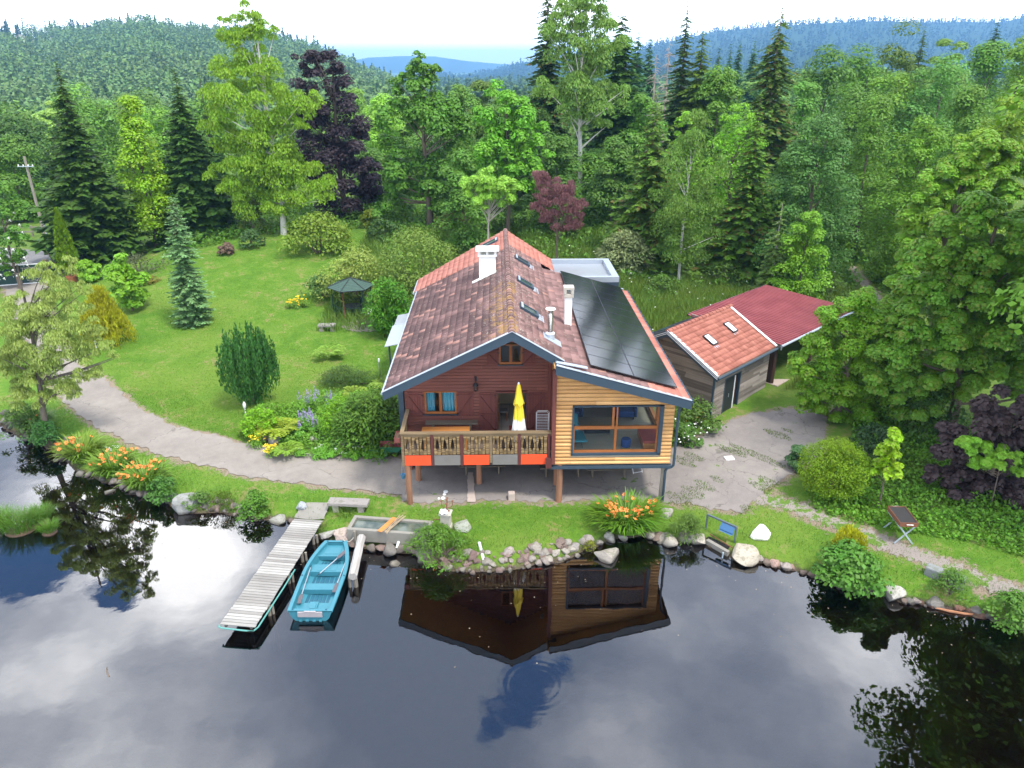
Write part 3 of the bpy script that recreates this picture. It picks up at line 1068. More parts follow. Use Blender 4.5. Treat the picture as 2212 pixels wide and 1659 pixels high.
b.prism([(1.66, 7.03), (2.9, 6.77), (2.9, 6.80), (1.66, 7.06)], -.33, -.12, 'y')
b.build('flashing', 'zinc', CH)
b = MB()
b.prism([(3.0, ze(3.0) + .08), (6.75, ze(6.75) + .06), (6.75, ze(6.75) + .08), (3.0, ze(3.0) + .10)], 14.75, 14.95, 'y')
b.build('flashing', 'zinc', CH)
# gutters
b = MB()
b.tube([(-5.08, .0, zl(-5.0) - .03), (-5.08, 14.2, zl(-5.0) - .03)], .055, 8)
b.tube([(-5.27, 14.2, zl(-5.2) - .03), (-5.27, 16.9, zl(-5.2) - .03)], .055, 8)
b.build('gutter', 'zinc', CH)
b = MB()
b.tube([(7.0, -.5, ze(6.95) - .05), (7.0, 15.0, ze(6.95) - .05)], .075, 8)
for k in range(18):
    b.box(6.90, 7.08, -.35 + k * .87, -.32 + k * .87, ze(6.95) - .01, ze(6.95) + .045)
b.tube([(6.98, -.50, ze(6.95) - .05), (6.98, -.50, ze(6.95) - .14), (6.72, .06, ze(6.95) - .34), (6.66, .06, 4.6), (6.66, .06, 2.32), (6.60, .09, 2.22), (6.42, .12, 2.14), (6.36, .12, 2.0), (6.36, .12, .58)], .055, 8)
b.build('downspout', 'slate_metal', CH)

# --- larch extension
EW = .15
E_WIN = (2.42, 6.08, 2.80, 5.02)
board_wall('extension_wall', 'larch', 1.72, 6.52, 2.34, 6.60, EW, .04, .168, [E_WIN], 'round', top=lambda x: ze(x) - .12, label='pale varnished larch front of half-round boards', split=3.2)
b = MB()
for ya, yb, za, zb in ((.22, .8, 2.3, 5.4), (4.8, 14.3, 2.3, 5.4), (.8, 4.8, 2.3, 2.9), (.8, 4.8, 5.1, 5.4)):  # leaves an opening for the added side window
    b.box(6.42, 6.54, ya, yb, za, zb)
b.prism([(1.72, 2.3), (6.40, 2.3), (6.40, ze(6.4) - .14), (1.72, ze(1.72) - .14)], 14.3, 14.42, 'y')
b.build('side_wall', 'larch', CH)
b = MB()
b.prism([(EW, 2.5), (WALL_Y - .04, 2.5), (WALL_Y - .04, ze(1.72) - .15), (EW, ze(1.72) - .15)], 1.74, 1.82, 'x')
b.build('side_wall', 'larch_up', CH)
b = MB()
b.box(1.60, 1.76, -.02, EW - .02, 2.45, ze(1.7) - .35)
b.box(1.60, 1.72, .4, .55, 2.75, 6.4)
b.box(1.60, 1.72, WALL_Y - .16, WALL_Y - .04, 2.75, 6.6)
b.build('corner_post', 'red_trim', CH)
b = MB()
b.box(1.38, 1.62, -.02, .1, 2.28, 2.72)
b.build('corner_block', 'oxblood', CH)
b = MB()
b.box(1.62, 6.58, .02, .22, 2.20, 2.30)
b.build('base_flashing', 'slate_metal', CH)
# lounge inside
b = MB()
b.box(1.84, 6.41, .20, 8.0, 2.62, 2.72)
b.build('lounge_floor', 'floor_boards', CH)
b = MB()
b.box(1.84, 6.41, 8.0, 8.1, 2.72, 5.4)
b.build('inner_wall', 'floor_boards', CH)
# unseen side window, added to let more light into the lounge
b = MB()
for ya, yb, za, zb in ((.8, .88, 2.9, 5.1), (4.72, 4.8, 2.9, 5.1), (.88, 4.72, 2.9, 3.0), (.88, 4.72, 5.02, 5.1), (2.76, 2.84, 3.0, 5.02)):
    b.box(6.40, 6.57, ya, yb, za, zb)
added_window = b.build('window', 'window_wood', CH)
for ya, yb in ((.88, 2.76), (2.84, 4.72)):
    MB().box(6.48, 6.486, ya, yb, 3.0, 5.02).build('pane', 'pane_glass', added_window)
# big window
WN = MB()
x0, x1, z0, z1 = E_WIN
for q in ((x0, x0 + .07, z0, z1), (x1 - .16, x1, z0, z1), (x0, x1, z0, z0 + .09), (x0, x1, z1 - .05, z1)):
    WN.box(q[0], q[1], .07, .30, q[2], q[3])
win = WN.build('picture_window', 'slate_metal', CH)
b = MB()
def fr(xa, xb, za, zb, y0=.16, y1=.24):
    b.box(xa, xb, y0, y1, za, zb)
gx0, gx1, gz0, gz1 = x0 + .07, x1 - .16, z0 + .09, z1 - .05
zm, xm = 4.02, 4.20
fr(gx0, gx1, gz0, gz0 + .10); fr(gx0, gx1, zm - .07, zm + .06, .155, .245); fr(gx0, gx0 + .05, gz0 + .1, zm - .07); fr(gx1 - .06, gx1, gz0 + .1, gz1)
fr(xm - .05, xm + .05, gz0 + .1, zm - .07); fr(xm - .17, xm - .08, zm + .06, gz1); fr(xm + .0, xm + .06, zm + .06, gz1)
fr(gx0 + .03, xm - .17, zm + .061, zm + .085, .14, .16)
b.build('frame', 'window_wood', win)
for xa, xb, za, zb in ((gx0, xm - .05, gz0 + .1, zm - .07), (xm + .05, gx1, gz0 + .1, zm - .07), (gx0, xm - .17, zm + .06, gz1), (xm + .06, gx1 - .06, zm + .06, gz1)):
    p = MB().box(xa, xb, .198, .204, za, zb)
    p.build('pane', 'pane_glass', win)


# --- small windows and shutters
def casement(rect, y, name='window', curtains=True, sill='slate_metal'):
    x0, x1, z0, z1 = rect
    w = MB()
    t = .075
    zb = z0 + .15
    for q in ((x0, x0 + t, z0, z1), (x1 - t, x1, z0, z1), (x0 + t, x1 - t, z0 + .05, zb), (x0 + t, x1 - t, z1 - t * .6, z1)):
        w.box(q[0], q[1], y - .03, y + .08, q[2], q[3])
    xm_ = (x0 + x1) / 2
    w.box(xm_ - .06, xm_ + .06, y - .045, y + .06, zb, z1 - t * .6)
    o = w.build(name, 'window_wood', CH)
    for xa, xb in ((x0 + t, xm_ - .06), (xm_ + .06, x1 - t)):
        MB().box(xa, xb, y + .02, y + .026, zb, z1 - t * .6).build('pane', 'pane_glass', o)
    MB().box(x0 - .06, x1 + .06, y - .09, y - .03, z0, z0 + .04).build('sill', sill, o)
    if curtains:
        for xa, xb in ((x0 + t, x0 + .42), (xm_ + .08, x1 - t)):
            c = MB()
            n = 26
            vs = []
            for k in range(n):
                xx = xa + (xb - xa) * k / (n - 1)
                yy = y + .14 + .03 * math.sin(k * 1.1)
                vs += [(xx, yy, zb - .05), (xx + .03 * math.sin(k), yy, z1)]
            c.add(vs, [(2 * k, 2 * k + 2, 2 * k + 3, 2 * k + 1) for k in range(n - 1)])
            c.build('curtain', 'curtain_blue', o, True)
    return o


casement(W_WIN, WALL_Y)
wt = casement(W_TOP, WALL_Y, curtains=False)
wt['label'] = 'small attic window under the gable peak'


def shutter(x0, x1, z0, z1, y, flip=False, mid=False, cut=None):
    s = MB()
    n = 6
    for k in range(n):
        xa, xb = x0 + (x1 - x0) * k / n + .006, x0 + (x1 - x0) * (k + 1) / n - .006
        zt = z1 if cut is None else min(z1, cut((xa + xb) / 2))
        s.box(xa, xb, y - .065, y - .04, z0, zt)
    zt = z1 - .12 if cut is None else min(z1 - .12, cut(x0 if flip else x1) - .1, cut(x1 if flip else x0) - .1)
    rails = [z0 + .12, zt] + ([(z0 + zt) / 2] if mid else [])
    for zz in rails:
        s.box(x0 + .02, x1 - .02, y - .09, y - .064, zz - .035, zz + .035)
    rs = sorted(rails)
    for za, zb in zip(rs[:-1], rs[1:]):
        a, c = ((x1 - .06, za + .04), (x0 + .06, zb - .04))
        if flip:
            a, c = ((x0 + .06, za + .04), (x1 - .06, zb - .04))
        s.bar((a[0], y - .078, a[1]), (c[0], y - .078, c[1]), .065, .026, up=(0, 0, 1))
    o = s.build('shutter', 'red_trim', CH)
    h = MB()
    xs = (x1, x0)[flip]
    for zz in (rails[0], rails[1]):
        h.box(xs - .05, xs + .05, y - .10, y - .088, zz - .018, zz + .018)
    h.build('hinge', 'black_metal', o)
    return o


YS = WALL_Y - .02
shutter(-4.43, -3.78, 3.52, 4.64, YS)
shutter(-2.27, -1.61, 3.52, 4.64, YS, True)
shutter(-1.35, -.68, FLOOR - .02, 4.61, YS, False, True)
shutter(.78, 1.48, FLOOR - .02, 4.61, YS, True, True)
shutter(-1.00, -.52, 5.82, 6.55, YS, cut=lambda x: roof_under(x) - .35 + .3)
shutter(.52, 1.02, 5.82, 6.55, YS, True, cut=lambda x: roof_under(x) - .05)
# open doorway
b = MB()
b.box(-.66, -.60, WALL_Y - .06, WALL_Y + .1, FLOOR, 4.64)
b.box(.68, .74, WALL_Y - .06, WALL_Y + .1, FLOOR, 4.64)
b.box(-.60, .68, WALL_Y - .06, WALL_Y + .1, 4.58, 4.64)
b.build('door_frame', 'red_trim', CH)
b = MB()
b.box(-.58, -.54, WALL_Y + .12, WALL_Y + .95, FLOOR, 4.56)
b.build('door', 'window_wood', CH)
# lantern
b = MB()
lxq = -1.49
b.tube([(lxq, WALL_Y - .05, 5.30), (lxq, WALL_Y - .14, 5.33), (lxq, WALL_Y - .22, 5.22), (lxq, WALL_Y - .22, 5.12)], .018, 6)
b.box(lxq - .05, lxq + .05, WALL_Y - .06, WALL_Y - .03, 5.15, 5.36)
b.lathe([(.015, 5.14), (.05, 5.12), (.12, 5.02), (.11, 5.0)], (lxq, WALL_Y - .22, 0), 6)
b.lathe([(.05, 4.75), (.075, 4.77), (.02, 4.72)], (lxq, WALL_Y - .22, 0), 6)
for k in range(6):
    t = k * math.pi / 3
    b.tube([(lxq + .105 * math.cos(t), WALL_Y - .22 + .105 * math.sin(t), 5.01), (lxq + .07 * math.cos(t), WALL_Y - .22 + .07 * math.sin(t), 4.76)], .009, 4)
lan = b.build('wall_lantern', 'black_metal', CH)
MB().lathe([(.06, 4.78), (.095, 5.0)], (lxq, WALL_Y - .22, 0), 6).build('lantern_glass', 'pane_glass', lan)

# --- deck
DF = .15
b = MB()
for k in range(14):
    b.box(-4.40, 1.55, DF + .06 + k * .168, DF + .215 + k * .168, FLOOR - .10, FLOOR - .05)
b.build('deck_floor', 'dark_deck', CH)
b = MB()
for xx in (-4.2, -2.3, -.4, 1.4):
    b.box(xx - .07, xx + .07, DF + .1, WALL_Y, FLOOR - .32, FLOOR - .105)
b.box(-4.42, 1.6, DF + .12, DF + .26, FLOOR - .44, FLOOR - .325)
b.build('deck_beam', 'dark_deck', CH)
rail = MB()
rail.box(-4.52, 1.68, DF - .08, DF + .12, 3.82, 3.88)
rail.box(-4.46, 1.62, DF - .045, DF + .0, 3.70, 3.80)
rail.box(-4.46, 1.62, DF - .0, DF + .04, 2.93, 3.0)
rail.box(-4.52, -4.36, DF + .12, WALL_Y - .06, 3.82, 3.88)
rl = rail.build('railing', 'rail_wood', CH)
posts_x = [-4.43, -3.235, -2.04, -.86, .30, 1.50]
for i, px in enumerate(posts_x):
    MB().box(px - .055, px + .055, DF - .06, DF + .05, 2.38 if i != 3 else 2.5, 3.80).build('railing_post', 'rail_wood' if i in (0, 3) else 'oxblood', rl).data
# carved balusters with fir-tree cut-outs
tree_cut = [(0.0, .0), (.03, .10), (.025, .16), (.075, .17), (.055, .26), (.065, .27), (.045, .36), (.055, .37), (.03, .47), (.035, .48), (.0, .62)]
for pa, pb in zip(posts_x[:-1], posts_x[1:]):
    bl = MB()
    xa, xb = pa + .06, pb - .06
    n = 7
    pit = (xb - xa) / n
    zb_, zt_ = 2.895, 3.72
    for k in range(n):
        l, r_ = xa + k * pit + .008, xa + (k + 1) * pit - .008
        edges = []
        for zz in np.linspace(zb_, zt_, 22):
            h = zz - zb_ - .10
            cut = 0.0
            for (w0, h0), (w1, h1) in zip(tree_cut[:-1], tree_cut[1:]):
                if h0 <= h <= h1:
                    cut = w0 + (w1 - w0) * (h - h0) / max(1e-6, h1 - h0)
            # the cut-out is shared by two neighbouring boards
            cr = cut * 1.1 if k % 2 == 0 else .012
            clf = cut * 1.1 if k % 2 == 1 else .012
            if k == n - 1: cr = .012
            edges.append((zz, l + clf, r_ - cr))
        for (za, la, ra), (zb2, lb, rb) in zip(edges[:-1], edges[1:]):
            y0, y1 = DF - .045, DF - .02
            bl.add([(la, y0, za), (ra, y0, za), (rb, y0, zb2), (lb, y0, zb2), (la, y1, za), (ra, y1, za), (rb, y1, zb2), (lb, y1, zb2)],
                   [(0, 1, 2, 3), (7, 6, 5, 4), (0, 3, 7, 4), (1, 5, 6, 2), (0, 4, 5, 1), (3, 2, 6, 7)])
    bl.build('baluster_panel', 'baluster_wood', rl)
for i, (pa, pb) in enumerate(zip(posts_x[:-1], posts_x[1:])):
    pnl = MB().box(pa + .065, pb - .065, DF - .05, DF - .03, 2.40, 2.86)
    o = pnl.build('deck_panel', 'orange_red' if i % 2 == 0 else 'grey_panel', CH, bevel=.004)
    o['label'] = 'bright orange-red skirting panel of the deck' if i % 2 == 0 else 'plain grey skirting panel of the deck'
side = MB()
for k in range(9):
    side.box(-4.50, -4.475, DF + .2 + k * .25, DF + .37 + k * .25, 2.9, 3.82)
side.build('baluster_panel', 'baluster_wood', rl)
for (px, py, gr, rad, mat) in ((-4.28, .22, .6, .125, 'log_wood'), (-4.06, 1.86, .6, .12, 'log_wood'), (-1.40, 1.55, .68, .12, 'log_wood'), (1.95, 1.45, .68, .12, 'log_wood'), (1.98, .25, .6, .13, 'log_wood'), (6.32, .30, .6, .11, 'post_wood'), (6.3, 4.5, .6, .12, 'log_wood')):
    w = HW(px, py)
    gr = gz(w[0], w[1]) - .1
    lg = MB()
    zs = np.linspace(gr, 2.42, 7)
    lg.tube([(px + random.uniform(-.008, .008), py, q) for q in zs], [rad * random.uniform(.95, 1.05) * (1.04 - .1 * (q - gr) / 2) for q in zs], 14)
    o = lg.build('log_post', mat, CH, True)
    if abs(px - 1.98) < .01:
        o['label'] = 'peeling pale log post in front of the extension'

# underside of the extension and storage wall in the shade under the house
b = MB()
b.box(1.65, 6.55, .25, 14.3, 2.32, 2.42)
b.box(-4.5, 1.6, 2.5, 14.0, 2.32, 2.45)
b.build('underfloor', 'dark_deck', CH)
b = MB()
b.box(-4.5, 6.4, 5.6, 5.75, .3, 2.32)
b.build('cellar_wall', 'concrete', CH)

# --- chimneys, stove pipe, skylights, solar panels, annex, canopy
b = MB()
cx, cyy = -1.02, 10.6
b.box(cx - .42, cx + .42, cyy - .32, cyy + .32, 6.8, 8.62)
b.box(cx - .48, cx + .48, cyy - .38, cyy + .38, 8.62, 8.72)
c1 = b.build('chimney', 'white_render', roof_l, bevel=.01)
c1['label'] = 'broad white rendered chimney with a flat slab on top'
b = MB()
for qx, qy in ((-.40, -.28), (.40, -.28), (-.40, .28), (.40, .28), (0, -.28), (0, .28)):
    b.box(cx + qx - .06, cx + qx + .06, cyy + qy - .05, cyy + qy + .05, 8.72, 8.90)
b.box(cx - .58, cx + .58, cyy - .46, cyy + .46, 8.90, 9.0)
b.build('chimney_cap', 'white_render', c1, bevel=.01)
b = MB()
b.prism([(cx - .78, zl(cx - .78) + .04), (cx + .44, zl(cx + .44) + .04), (cx + .44, zl(cx + .44) + .09), (cx - .78, zl(cx - .78) + .09)], cyy - .62, cyy - .32, 'y')
b.build('chimney_flashing', 'white_render', c1)
b = MB()
cx, cyy = 2.62, 5.2
b.box(cx - .16, cx + .16, cyy - .16, cyy + .16, 6.4, 8.02)
c2 = b.build('chimney', 'white_render', roof_e, bevel=.01)
c2['label'] = 'slim white chimney with a mossy stone head beside the solar panels'
b = MB()
b.box(cx - .21, cx + .21, cyy - .21, cyy + .21, 8.02, 8.18)
for qx, qy in ((-.16, -.16), (.16, -.16), (-.16, .16), (.16, .16)):
    b.box(cx + qx - .06, cx + qx + .06, cyy + qy - .06, cyy + qy + .06, 8.18, 8.38)
b.box(cx - .23, cx + .23, cyy - .23, cyy + .23, 8.38, 8.50)
b.build('chimney_cap', 'old_render', c2, bevel=.015)
b = MB()
cx, cyy = 1.60, 2.0
b.lathe([(.20, 7.05), (.17, 7.40)], (cx, cyy, 0), 18)
b.box(cx - .28, cx + .42, cyy - .55, cyy + .25, 6.98, 7.02) if False else b.prism([(cx - .28, zr(cx - .28) + .05), (cx + .45, zr(cx + .45) + .05), (cx + .45, zr(cx + .45) + .075), (cx - .28, zr(cx - .28) + .075)], cyy - .42, cyy + .25, 'y')
sp_ = b.build('stove_pipe', 'zinc', roof_r, True)
MB().lathe([(.10, 7.3), (.10, 8.22), (.09, 8.24), (.09, 8.33), (.10, 8.34), (.10, 8.40)], (cx, cyy, 0), 18).build('flue', 'steel', sp_, True)
MB().lathe([(.05, 8.40), (.21, 8.45), (.20, 8.48), (.05, 8.52)], (cx, cyy, 0), 20).build('rain_cap', 'white_metal', sp_, True)
MB().lathe([(.19, 7.40), (.19, 7.44), (.14, 7.47)], (cx, cyy, 0), 18).build('collar', 'white_metal', sp_, True)


def skylight(parent, zf, xa, xb, ya, yb, glass='roof_glass'):
    s = math.atan2(zf(xb) - zf(xa), xb - xa)
    R = Matrix.Rotation(-s, 3, 'Y')
    c = Vector(((xa + xb) / 2, (ya + yb) / 2, zf((xa + xb) / 2) + .09))
    L, W = abs(xb - xa) / math.cos(s), yb - ya
    b = MB()
    for q, sz in (((-L / 2 + .04, 0), (.09, W)), ((L / 2 - .05, 0), (.11, W)), ((0, -W / 2 + .04), (L - .2, .08)), ((0, W / 2 - .04), (L - .2, .08))):
        b.obox(c + R @ Vector((q[0], q[1], 0)), (sz[0], sz[1], .13), R)
    o = b.build('skylight', 'slate_metal', parent)
    MB().obox(c + R @ Vector((0, 0, .02)), (L - .2, W - .16, .03), R).build('pane', glass, o)
    lo = 1 if zf(xb) < zf(xa) else -1
    MB().obox(c + R @ Vector((lo * (L / 2 + .16), 0, -.045)), (.30, W + .16, .03), R).build('apron', 'zinc', o)
    MB().obox(c + R @ Vector((-lo * (L / 2 - .07), 0, .07)), (.10, W * .98, .05), R).build('hood', 'zinc', o)
    return o


for yy in (4.15, 8.55, 13.05):
    skylight(roof_r, zr, .44, 1.22, yy - .36, yy + .36)
skylight(roof_ln, zl, -1.42, -.48, 16.9, 17.6)
ang = math.atan(.285)
Rr = Matrix.Rotation(ang, 3, 'Y')
for r_ in range(12):
    for c_ in range(2):
        xc = 3.06 + (c_ + .5) * 1.745
        yc = .22 + (r_ + .5) * 1.205
        p = MB().obox((0, 0, 0), (1.80, 1.19, .035))
        o = p.build('solar_panel', 'solar_glass', roof_e)
        o.location = (xc, yc, ze(xc) + .15)
        o.rotation_euler = (0, ang, 0)
        f = MB()
        for q, sz in (((-.895, 0), (.02, 1.195)), ((.895, 0), (.02, 1.195)), ((0, -.592), (1.77, .014)), ((0, .592), (1.77, .014))):
            f.obox((q[0], q[1], .004), (sz[0], sz[1], .036))
        f.build('frame', 'black_metal', o)
b = MB()
ax0, ax1, ay0, ay1, az = 2.72, 6.85, 17.1, 21.8, 5.5
b.box(ax0, ax1, ay0, ay1, .8, az - .12)
an = b.build('flat_roof_annex', 'slate_metal', CH)
b = MB()
b.box(ax0, ax1, ay0, ay0 + .34, az - .12, az + .20)
b.box(ax0, ax1, ay1 - .34, ay1, az - .12, az + .20)
b.box(ax1 - .40, ax1, ay0 + .34, ay1 - .34, az - .12, az + .20)
b.build('parapet', 'zinc', an)
MB().box(ax0, ax1 - .4, ay0 + .34, ay1 - .34, az - .119, az - .06).build('roof_membrane', 'alu', an)
b = MB()
b.add([(-6.62, 11.1, 3.55), (-4.6, 11.1, 3.95), (-4.6, 14.6, 3.95), (-6.62, 14.6, 3.55), (-6.62, 11.1, 3.51), (-4.6, 11.1, 3.91), (-4.6, 14.6, 3.91), (-6.62, 14.6, 3.51)],
      [(0, 1, 2, 3), (7, 6, 5, 4), (0, 4, 5, 1), (1, 5, 6, 2), (2, 6, 7, 3), (3, 7, 4, 0)])
can = b.build('side_canopy', 'zinc', CH)
b = MB()
b.add([(-6.55, 14.63, 3.54), (-4.6, 14.63, 3.9), (-4.6, 16.6, 3.9), (-6.55, 16.6, 3.54), (-6.55, 14.63, 3.50), (-4.6, 14.63, 3.86), (-4.6, 16.6, 3.86), (-6.55, 16.6, 3.50)],
      [(0, 1, 2, 3), (7, 6, 5, 4), (0, 4, 5, 1), (1, 5, 6, 2), (2, 6, 7, 3), (3, 7, 4, 0)])
b.build('canopy_sheet', 'alu', can)
b = MB()
for q in (11.3, 16.4):
    b.tube([(-6.4, q, .5), (-6.4, q, 3.55)], .05, 8)
b.build('canopy_post', 'slate_metal', can)

# ------------------------------------------------------------------ things on, in and under the chalet
def at_house(name, label, cat, hx, hy, z, rz=0.0, group=None):
    return thing(name, label, cat, HW(hx, hy, z), YAW + rz, group)


# closed parasol: z = 0 at the deck
t = at_house('parasol', 'closed yellow parasol with a white printed lower band standing behind the deck railing', 'parasol', .28, .62, FLOOR - .05)
b = MB()
n = 48
prof = [(.045, 3.08), (.075, 3.0), (.105, 2.80), (.135, 2.55), (.17, 2.33), (.20, 2.22), (.135, 2.18), (.16, 1.95), (.19, 1.6), (.23, 1.25), (.27, .95), (.295, .80), (.30, .70)]
vs, fs = [], []
for i, (r_, z) in enumerate(prof):
    amp = .32 * min(1, i / 5)
    for k in range(n):
        th = 2 * math.pi * k / n
        rr_ = r_ * (1 + amp * math.sin(8 * th + .2 * i) * .55 + amp * .3 * math.sin(3 * th + 1))
        dz = (-.10 * (.5 + .5 * math.sin(8 * th + .4)) if i >= len(prof) - 1 else 0) - (.10 * math.sin(4 * th) if i == 5 else 0)
        vs.append((rr_ * math.cos(th), rr_ * math.sin(th), z + dz))
for i in range(len(prof) - 1):
    for k in range(n):
        a, c = i * n + k, i * n + (k + 1) % n
        fs.append((a, a + n, c + n, c))
fs.append(tuple(range(n)))
b.add(vs, fs)
b.build('canopy', 'parasol_cloth', t, True)
MB().tube([(0, 0, .05), (0, 0, 3.1)], .022, 8).build('pole', 'white_metal', t)
MB().lathe([(.05, 3.06), (.04, 3.13), (.01, 3.16)], (0, 0, 0), 10).build('finial', 'white_metal', t)
MB().lathe([(.30, .0), (.30, .06), (.05, .10), (.04, .4)], (0, 0, 0), 16).build('foot', 'concrete', t)
mk = MB()
for k, th in enumerate((-2.2, -1.75, -1.5, -1.1)):
    for dz in (0, .035, .07):
        r_ = .335
        mk.obox((r_ * math.cos(th + dz), r_ * math.sin(th + dz), .92 + dz + .02 * k), (.05 - .3 * dz, .006, .012), rotz(th + math.pi / 2))
mk.build('printed_mark', 'black_metal', t)

t = at_house('folded_sunbed', 'folded sunbed of white metal tube leaning against the right door shutter', 'sunbed', 1.33, 1.55, FLOOR - .05)
b = MB()
for dy, h, w in ((0, 1.42, .27), (.14, 1.30, .25)):
    b.tube([(-w, dy, 0), (-w, dy + .06, h - .07), (-w + .06, dy + .06, h), (w - .06, dy + .06, h), (w, dy + .06, h - .07), (w, dy, 0)], .016, 8)
b.build('frame', 'white_metal', t, True)
b = MB()
for k in range(15):
    z = .25 + k * .072
    b.tube([(-.26, -.012 + z * .04, z), (.26, -.012 + z * .04, z)], .011, 6)
b.build('slat', 'white_metal', t)

t = at_house('wooden_table', 'orange varnished table on the deck behind the railing', 'table', -2.75, 1.15, FLOOR - .05)
MB().box(-1.0, 1.0, -.4, .4, .70, .75).build('table_top', 'orange_wood', t)
for sx in (-.85, .85):
    for sy in (-.3, .3):
        MB().box(sx - .04, sx + .04, sy - .04, sy + .04, 0, .70).build('leg', 'orange_wood', t)
t = at_house('wooden_bench', 'grey weathered plank bench against the chalet wall on the deck', 'bench', -2.55, 2.15, FLOOR - .05)
MB().box(-1.12, 1.12, -.17, .17, .62, .68).build('seat', 'bench_wood', t)
for sx in (-.8, .8):
    MB().box(sx - .05, sx + .05, -.15, .15, 0, .62).build('leg', 'bench_wood', t)
t = at_house('flower_box', 'brown wooden flower box fixed to the left end of the deck railing', 'flower box', -4.62, .35, 3.50)
MB().box(-.09, .09, -.38, .30, 0, .04).box(-.11, -.08, -.38, .30, .0, .22).box(.08, .11, -.38, .30, 0, .22).box(-.08, .08, -.38, -.35, .0, .22).box(-.08, .08, .27, .30, .0, .22).build('box', 'red_trim', t)
MB().box(-.08, .08, -.35, .27, .05, .17).build('soil', 'soil', t)
t = at_house('door_mat', 'dark red mat on the floor of the open chalet doorway', 'mat', .28, WALL_Y + .35, FLOOR - .047)
MB().box(-.35, .35, -.22, .22, 0, .02).build('mat', 'sofa_red', t, bevel=.006)
t = at_house('kitchen_chair', 'grey chair seen through the open chalet door', 'chair', -.32, WALL_Y + 1.25, FLOOR - .05)
MB().box(-.2, .2, -.2, .2, .43, .47).build('seat', 'grey_panel', t)
MB().box(-.2, -.17, -.2, .2, .47, .95).build('backrest', 'grey_panel', t)
for sx in (-.17, .17):
    for sy in (-.17, .17):
        MB().box(sx - .02, sx + .02, sy - .02, sy + .02, 0, .43).build('leg', 'window_wood', t)

# lounge furniture behind the picture window
LF = 2.72
t = at_house('lounge_chair', 'teal upholstered lounge chair behind the left side of the picture window', 'chair', 2.55, 1.25, LF)
b = MB()
b.add([(-.55, -.35, .36), (.62, -.5, .40), (.50, .45, .42), (-.55, .45, .40), (-.55, -.35, .24), (.58, -.48, .30), (.46, .43, .30), (-.55, .45, .26)],
      [(0, 1, 2, 3), (7, 6, 5, 4), (0, 4, 5, 1), (1, 5, 6, 2), (2, 6, 7, 3), (3, 7, 4, 0)])
b.build('seat', 'sofa_teal', t, bevel=.05)
b = MB()
b.add([(-.55, .40, .40), (.35, .40, .40), (.30, .75, 1.05), (-.55, .75, 1.05), (-.55, .55, .36), (.35, .55, .36), (.30, .88, 1.03), (-.55, .88, 1.03)],
      [(0, 1, 2, 3), (7, 6, 5, 4), (0, 4, 5, 1), (1, 5, 6, 2), (2, 6, 7, 3), (3, 7, 4, 0)])
b.build('backrest', 'sofa_teal', t, bevel=.05)
for sx in (-.4, .42):
    for sy in (-.35, .4):
        MB().tube([(sx, sy, 0), (sx * .85, sy * .85, .3)], .014, 6).build('leg', 'black_metal', t)
t = at_house('cushion', 'patterned ochre cushion leaning on the teal lounge chair', 'cushion', 2.45, 1.62, LF + .45)
o = MB().obox((0, 0, .22), (.42, .10, .42), Matrix.Rotation(-.35, 3, 'X') @ Matrix.Rotation(.2, 3, 'Y')).build('cover', 'cushion', t, bevel=.045)
t = at_house('coffee_table', 'low pale wooden coffee table in the lounge behind the window', 'table', 3.75, 2.55, LF)
MB().box(-.75, .75, -.45, .45, .36, .42).build('table_top', 'table_top', t)
MB().box(-.55, .55, -.35, .35, .0, .36).build('base', 'black_metal', t)
t = at_house('pouf', 'round dark blue pouf with a brass foot ring behind the picture window', 'pouf', 4.78, .85, LF)
MB().lathe([(.18, .08), (.20, .1), (.205, .40), (.18, .44), (.02, .45)], (0, 0, 0), 24).build('seat', 'pouf_blue', t, True)
MB().lathe([(.16, 0), (.185, .005), (.185, .08), (.16, .085)], (0, 0, 0), 24).build('base', 'brass', t, True)
t = at_house('storage_bench', 'wooden storage bench with a brick red cushion at the right of the lounge', 'bench', 5.85, 1.05, LF)
MB().box(-.38, .4, -.45, 1.0, .0, .34).build('base', 'orange_wood', t, bevel=.01)
MB().box(-.42, .4, -.5, 1.0, .34, .46).build('cushion', 'sofa_red', t, bevel=.03)
for i, (hx, hy, nm) in enumerate(((2.75, 3.9, 'left'), (5.2, 3.9, 'right'))):
    t = at_house('armchair', f'dark blue armchair at the back of the lounge, {"on the teal chair side" if i == 0 else "on the storage bench side"}', 'armchair', hx, hy, LF)
    MB().box(-.4, .4, -.4, .4, .12, .42).build('seat', 'pouf_blue', t, bevel=.05)
    MB().box(-.4, .4, .3, .48, .42, .95).build('backrest', 'pouf_blue', t, bevel=.05)
    for s_ in (-1, 1):
        MB().box(s_ * .4, s_ * .52, -.4, .48, .12, .60).build('armrest', 'pouf_blue', t, bevel=.04)
        MB().box(s_ * .35, s_ * .40, -.35, -.3, 0, .12).build('leg', 'black_metal', t)

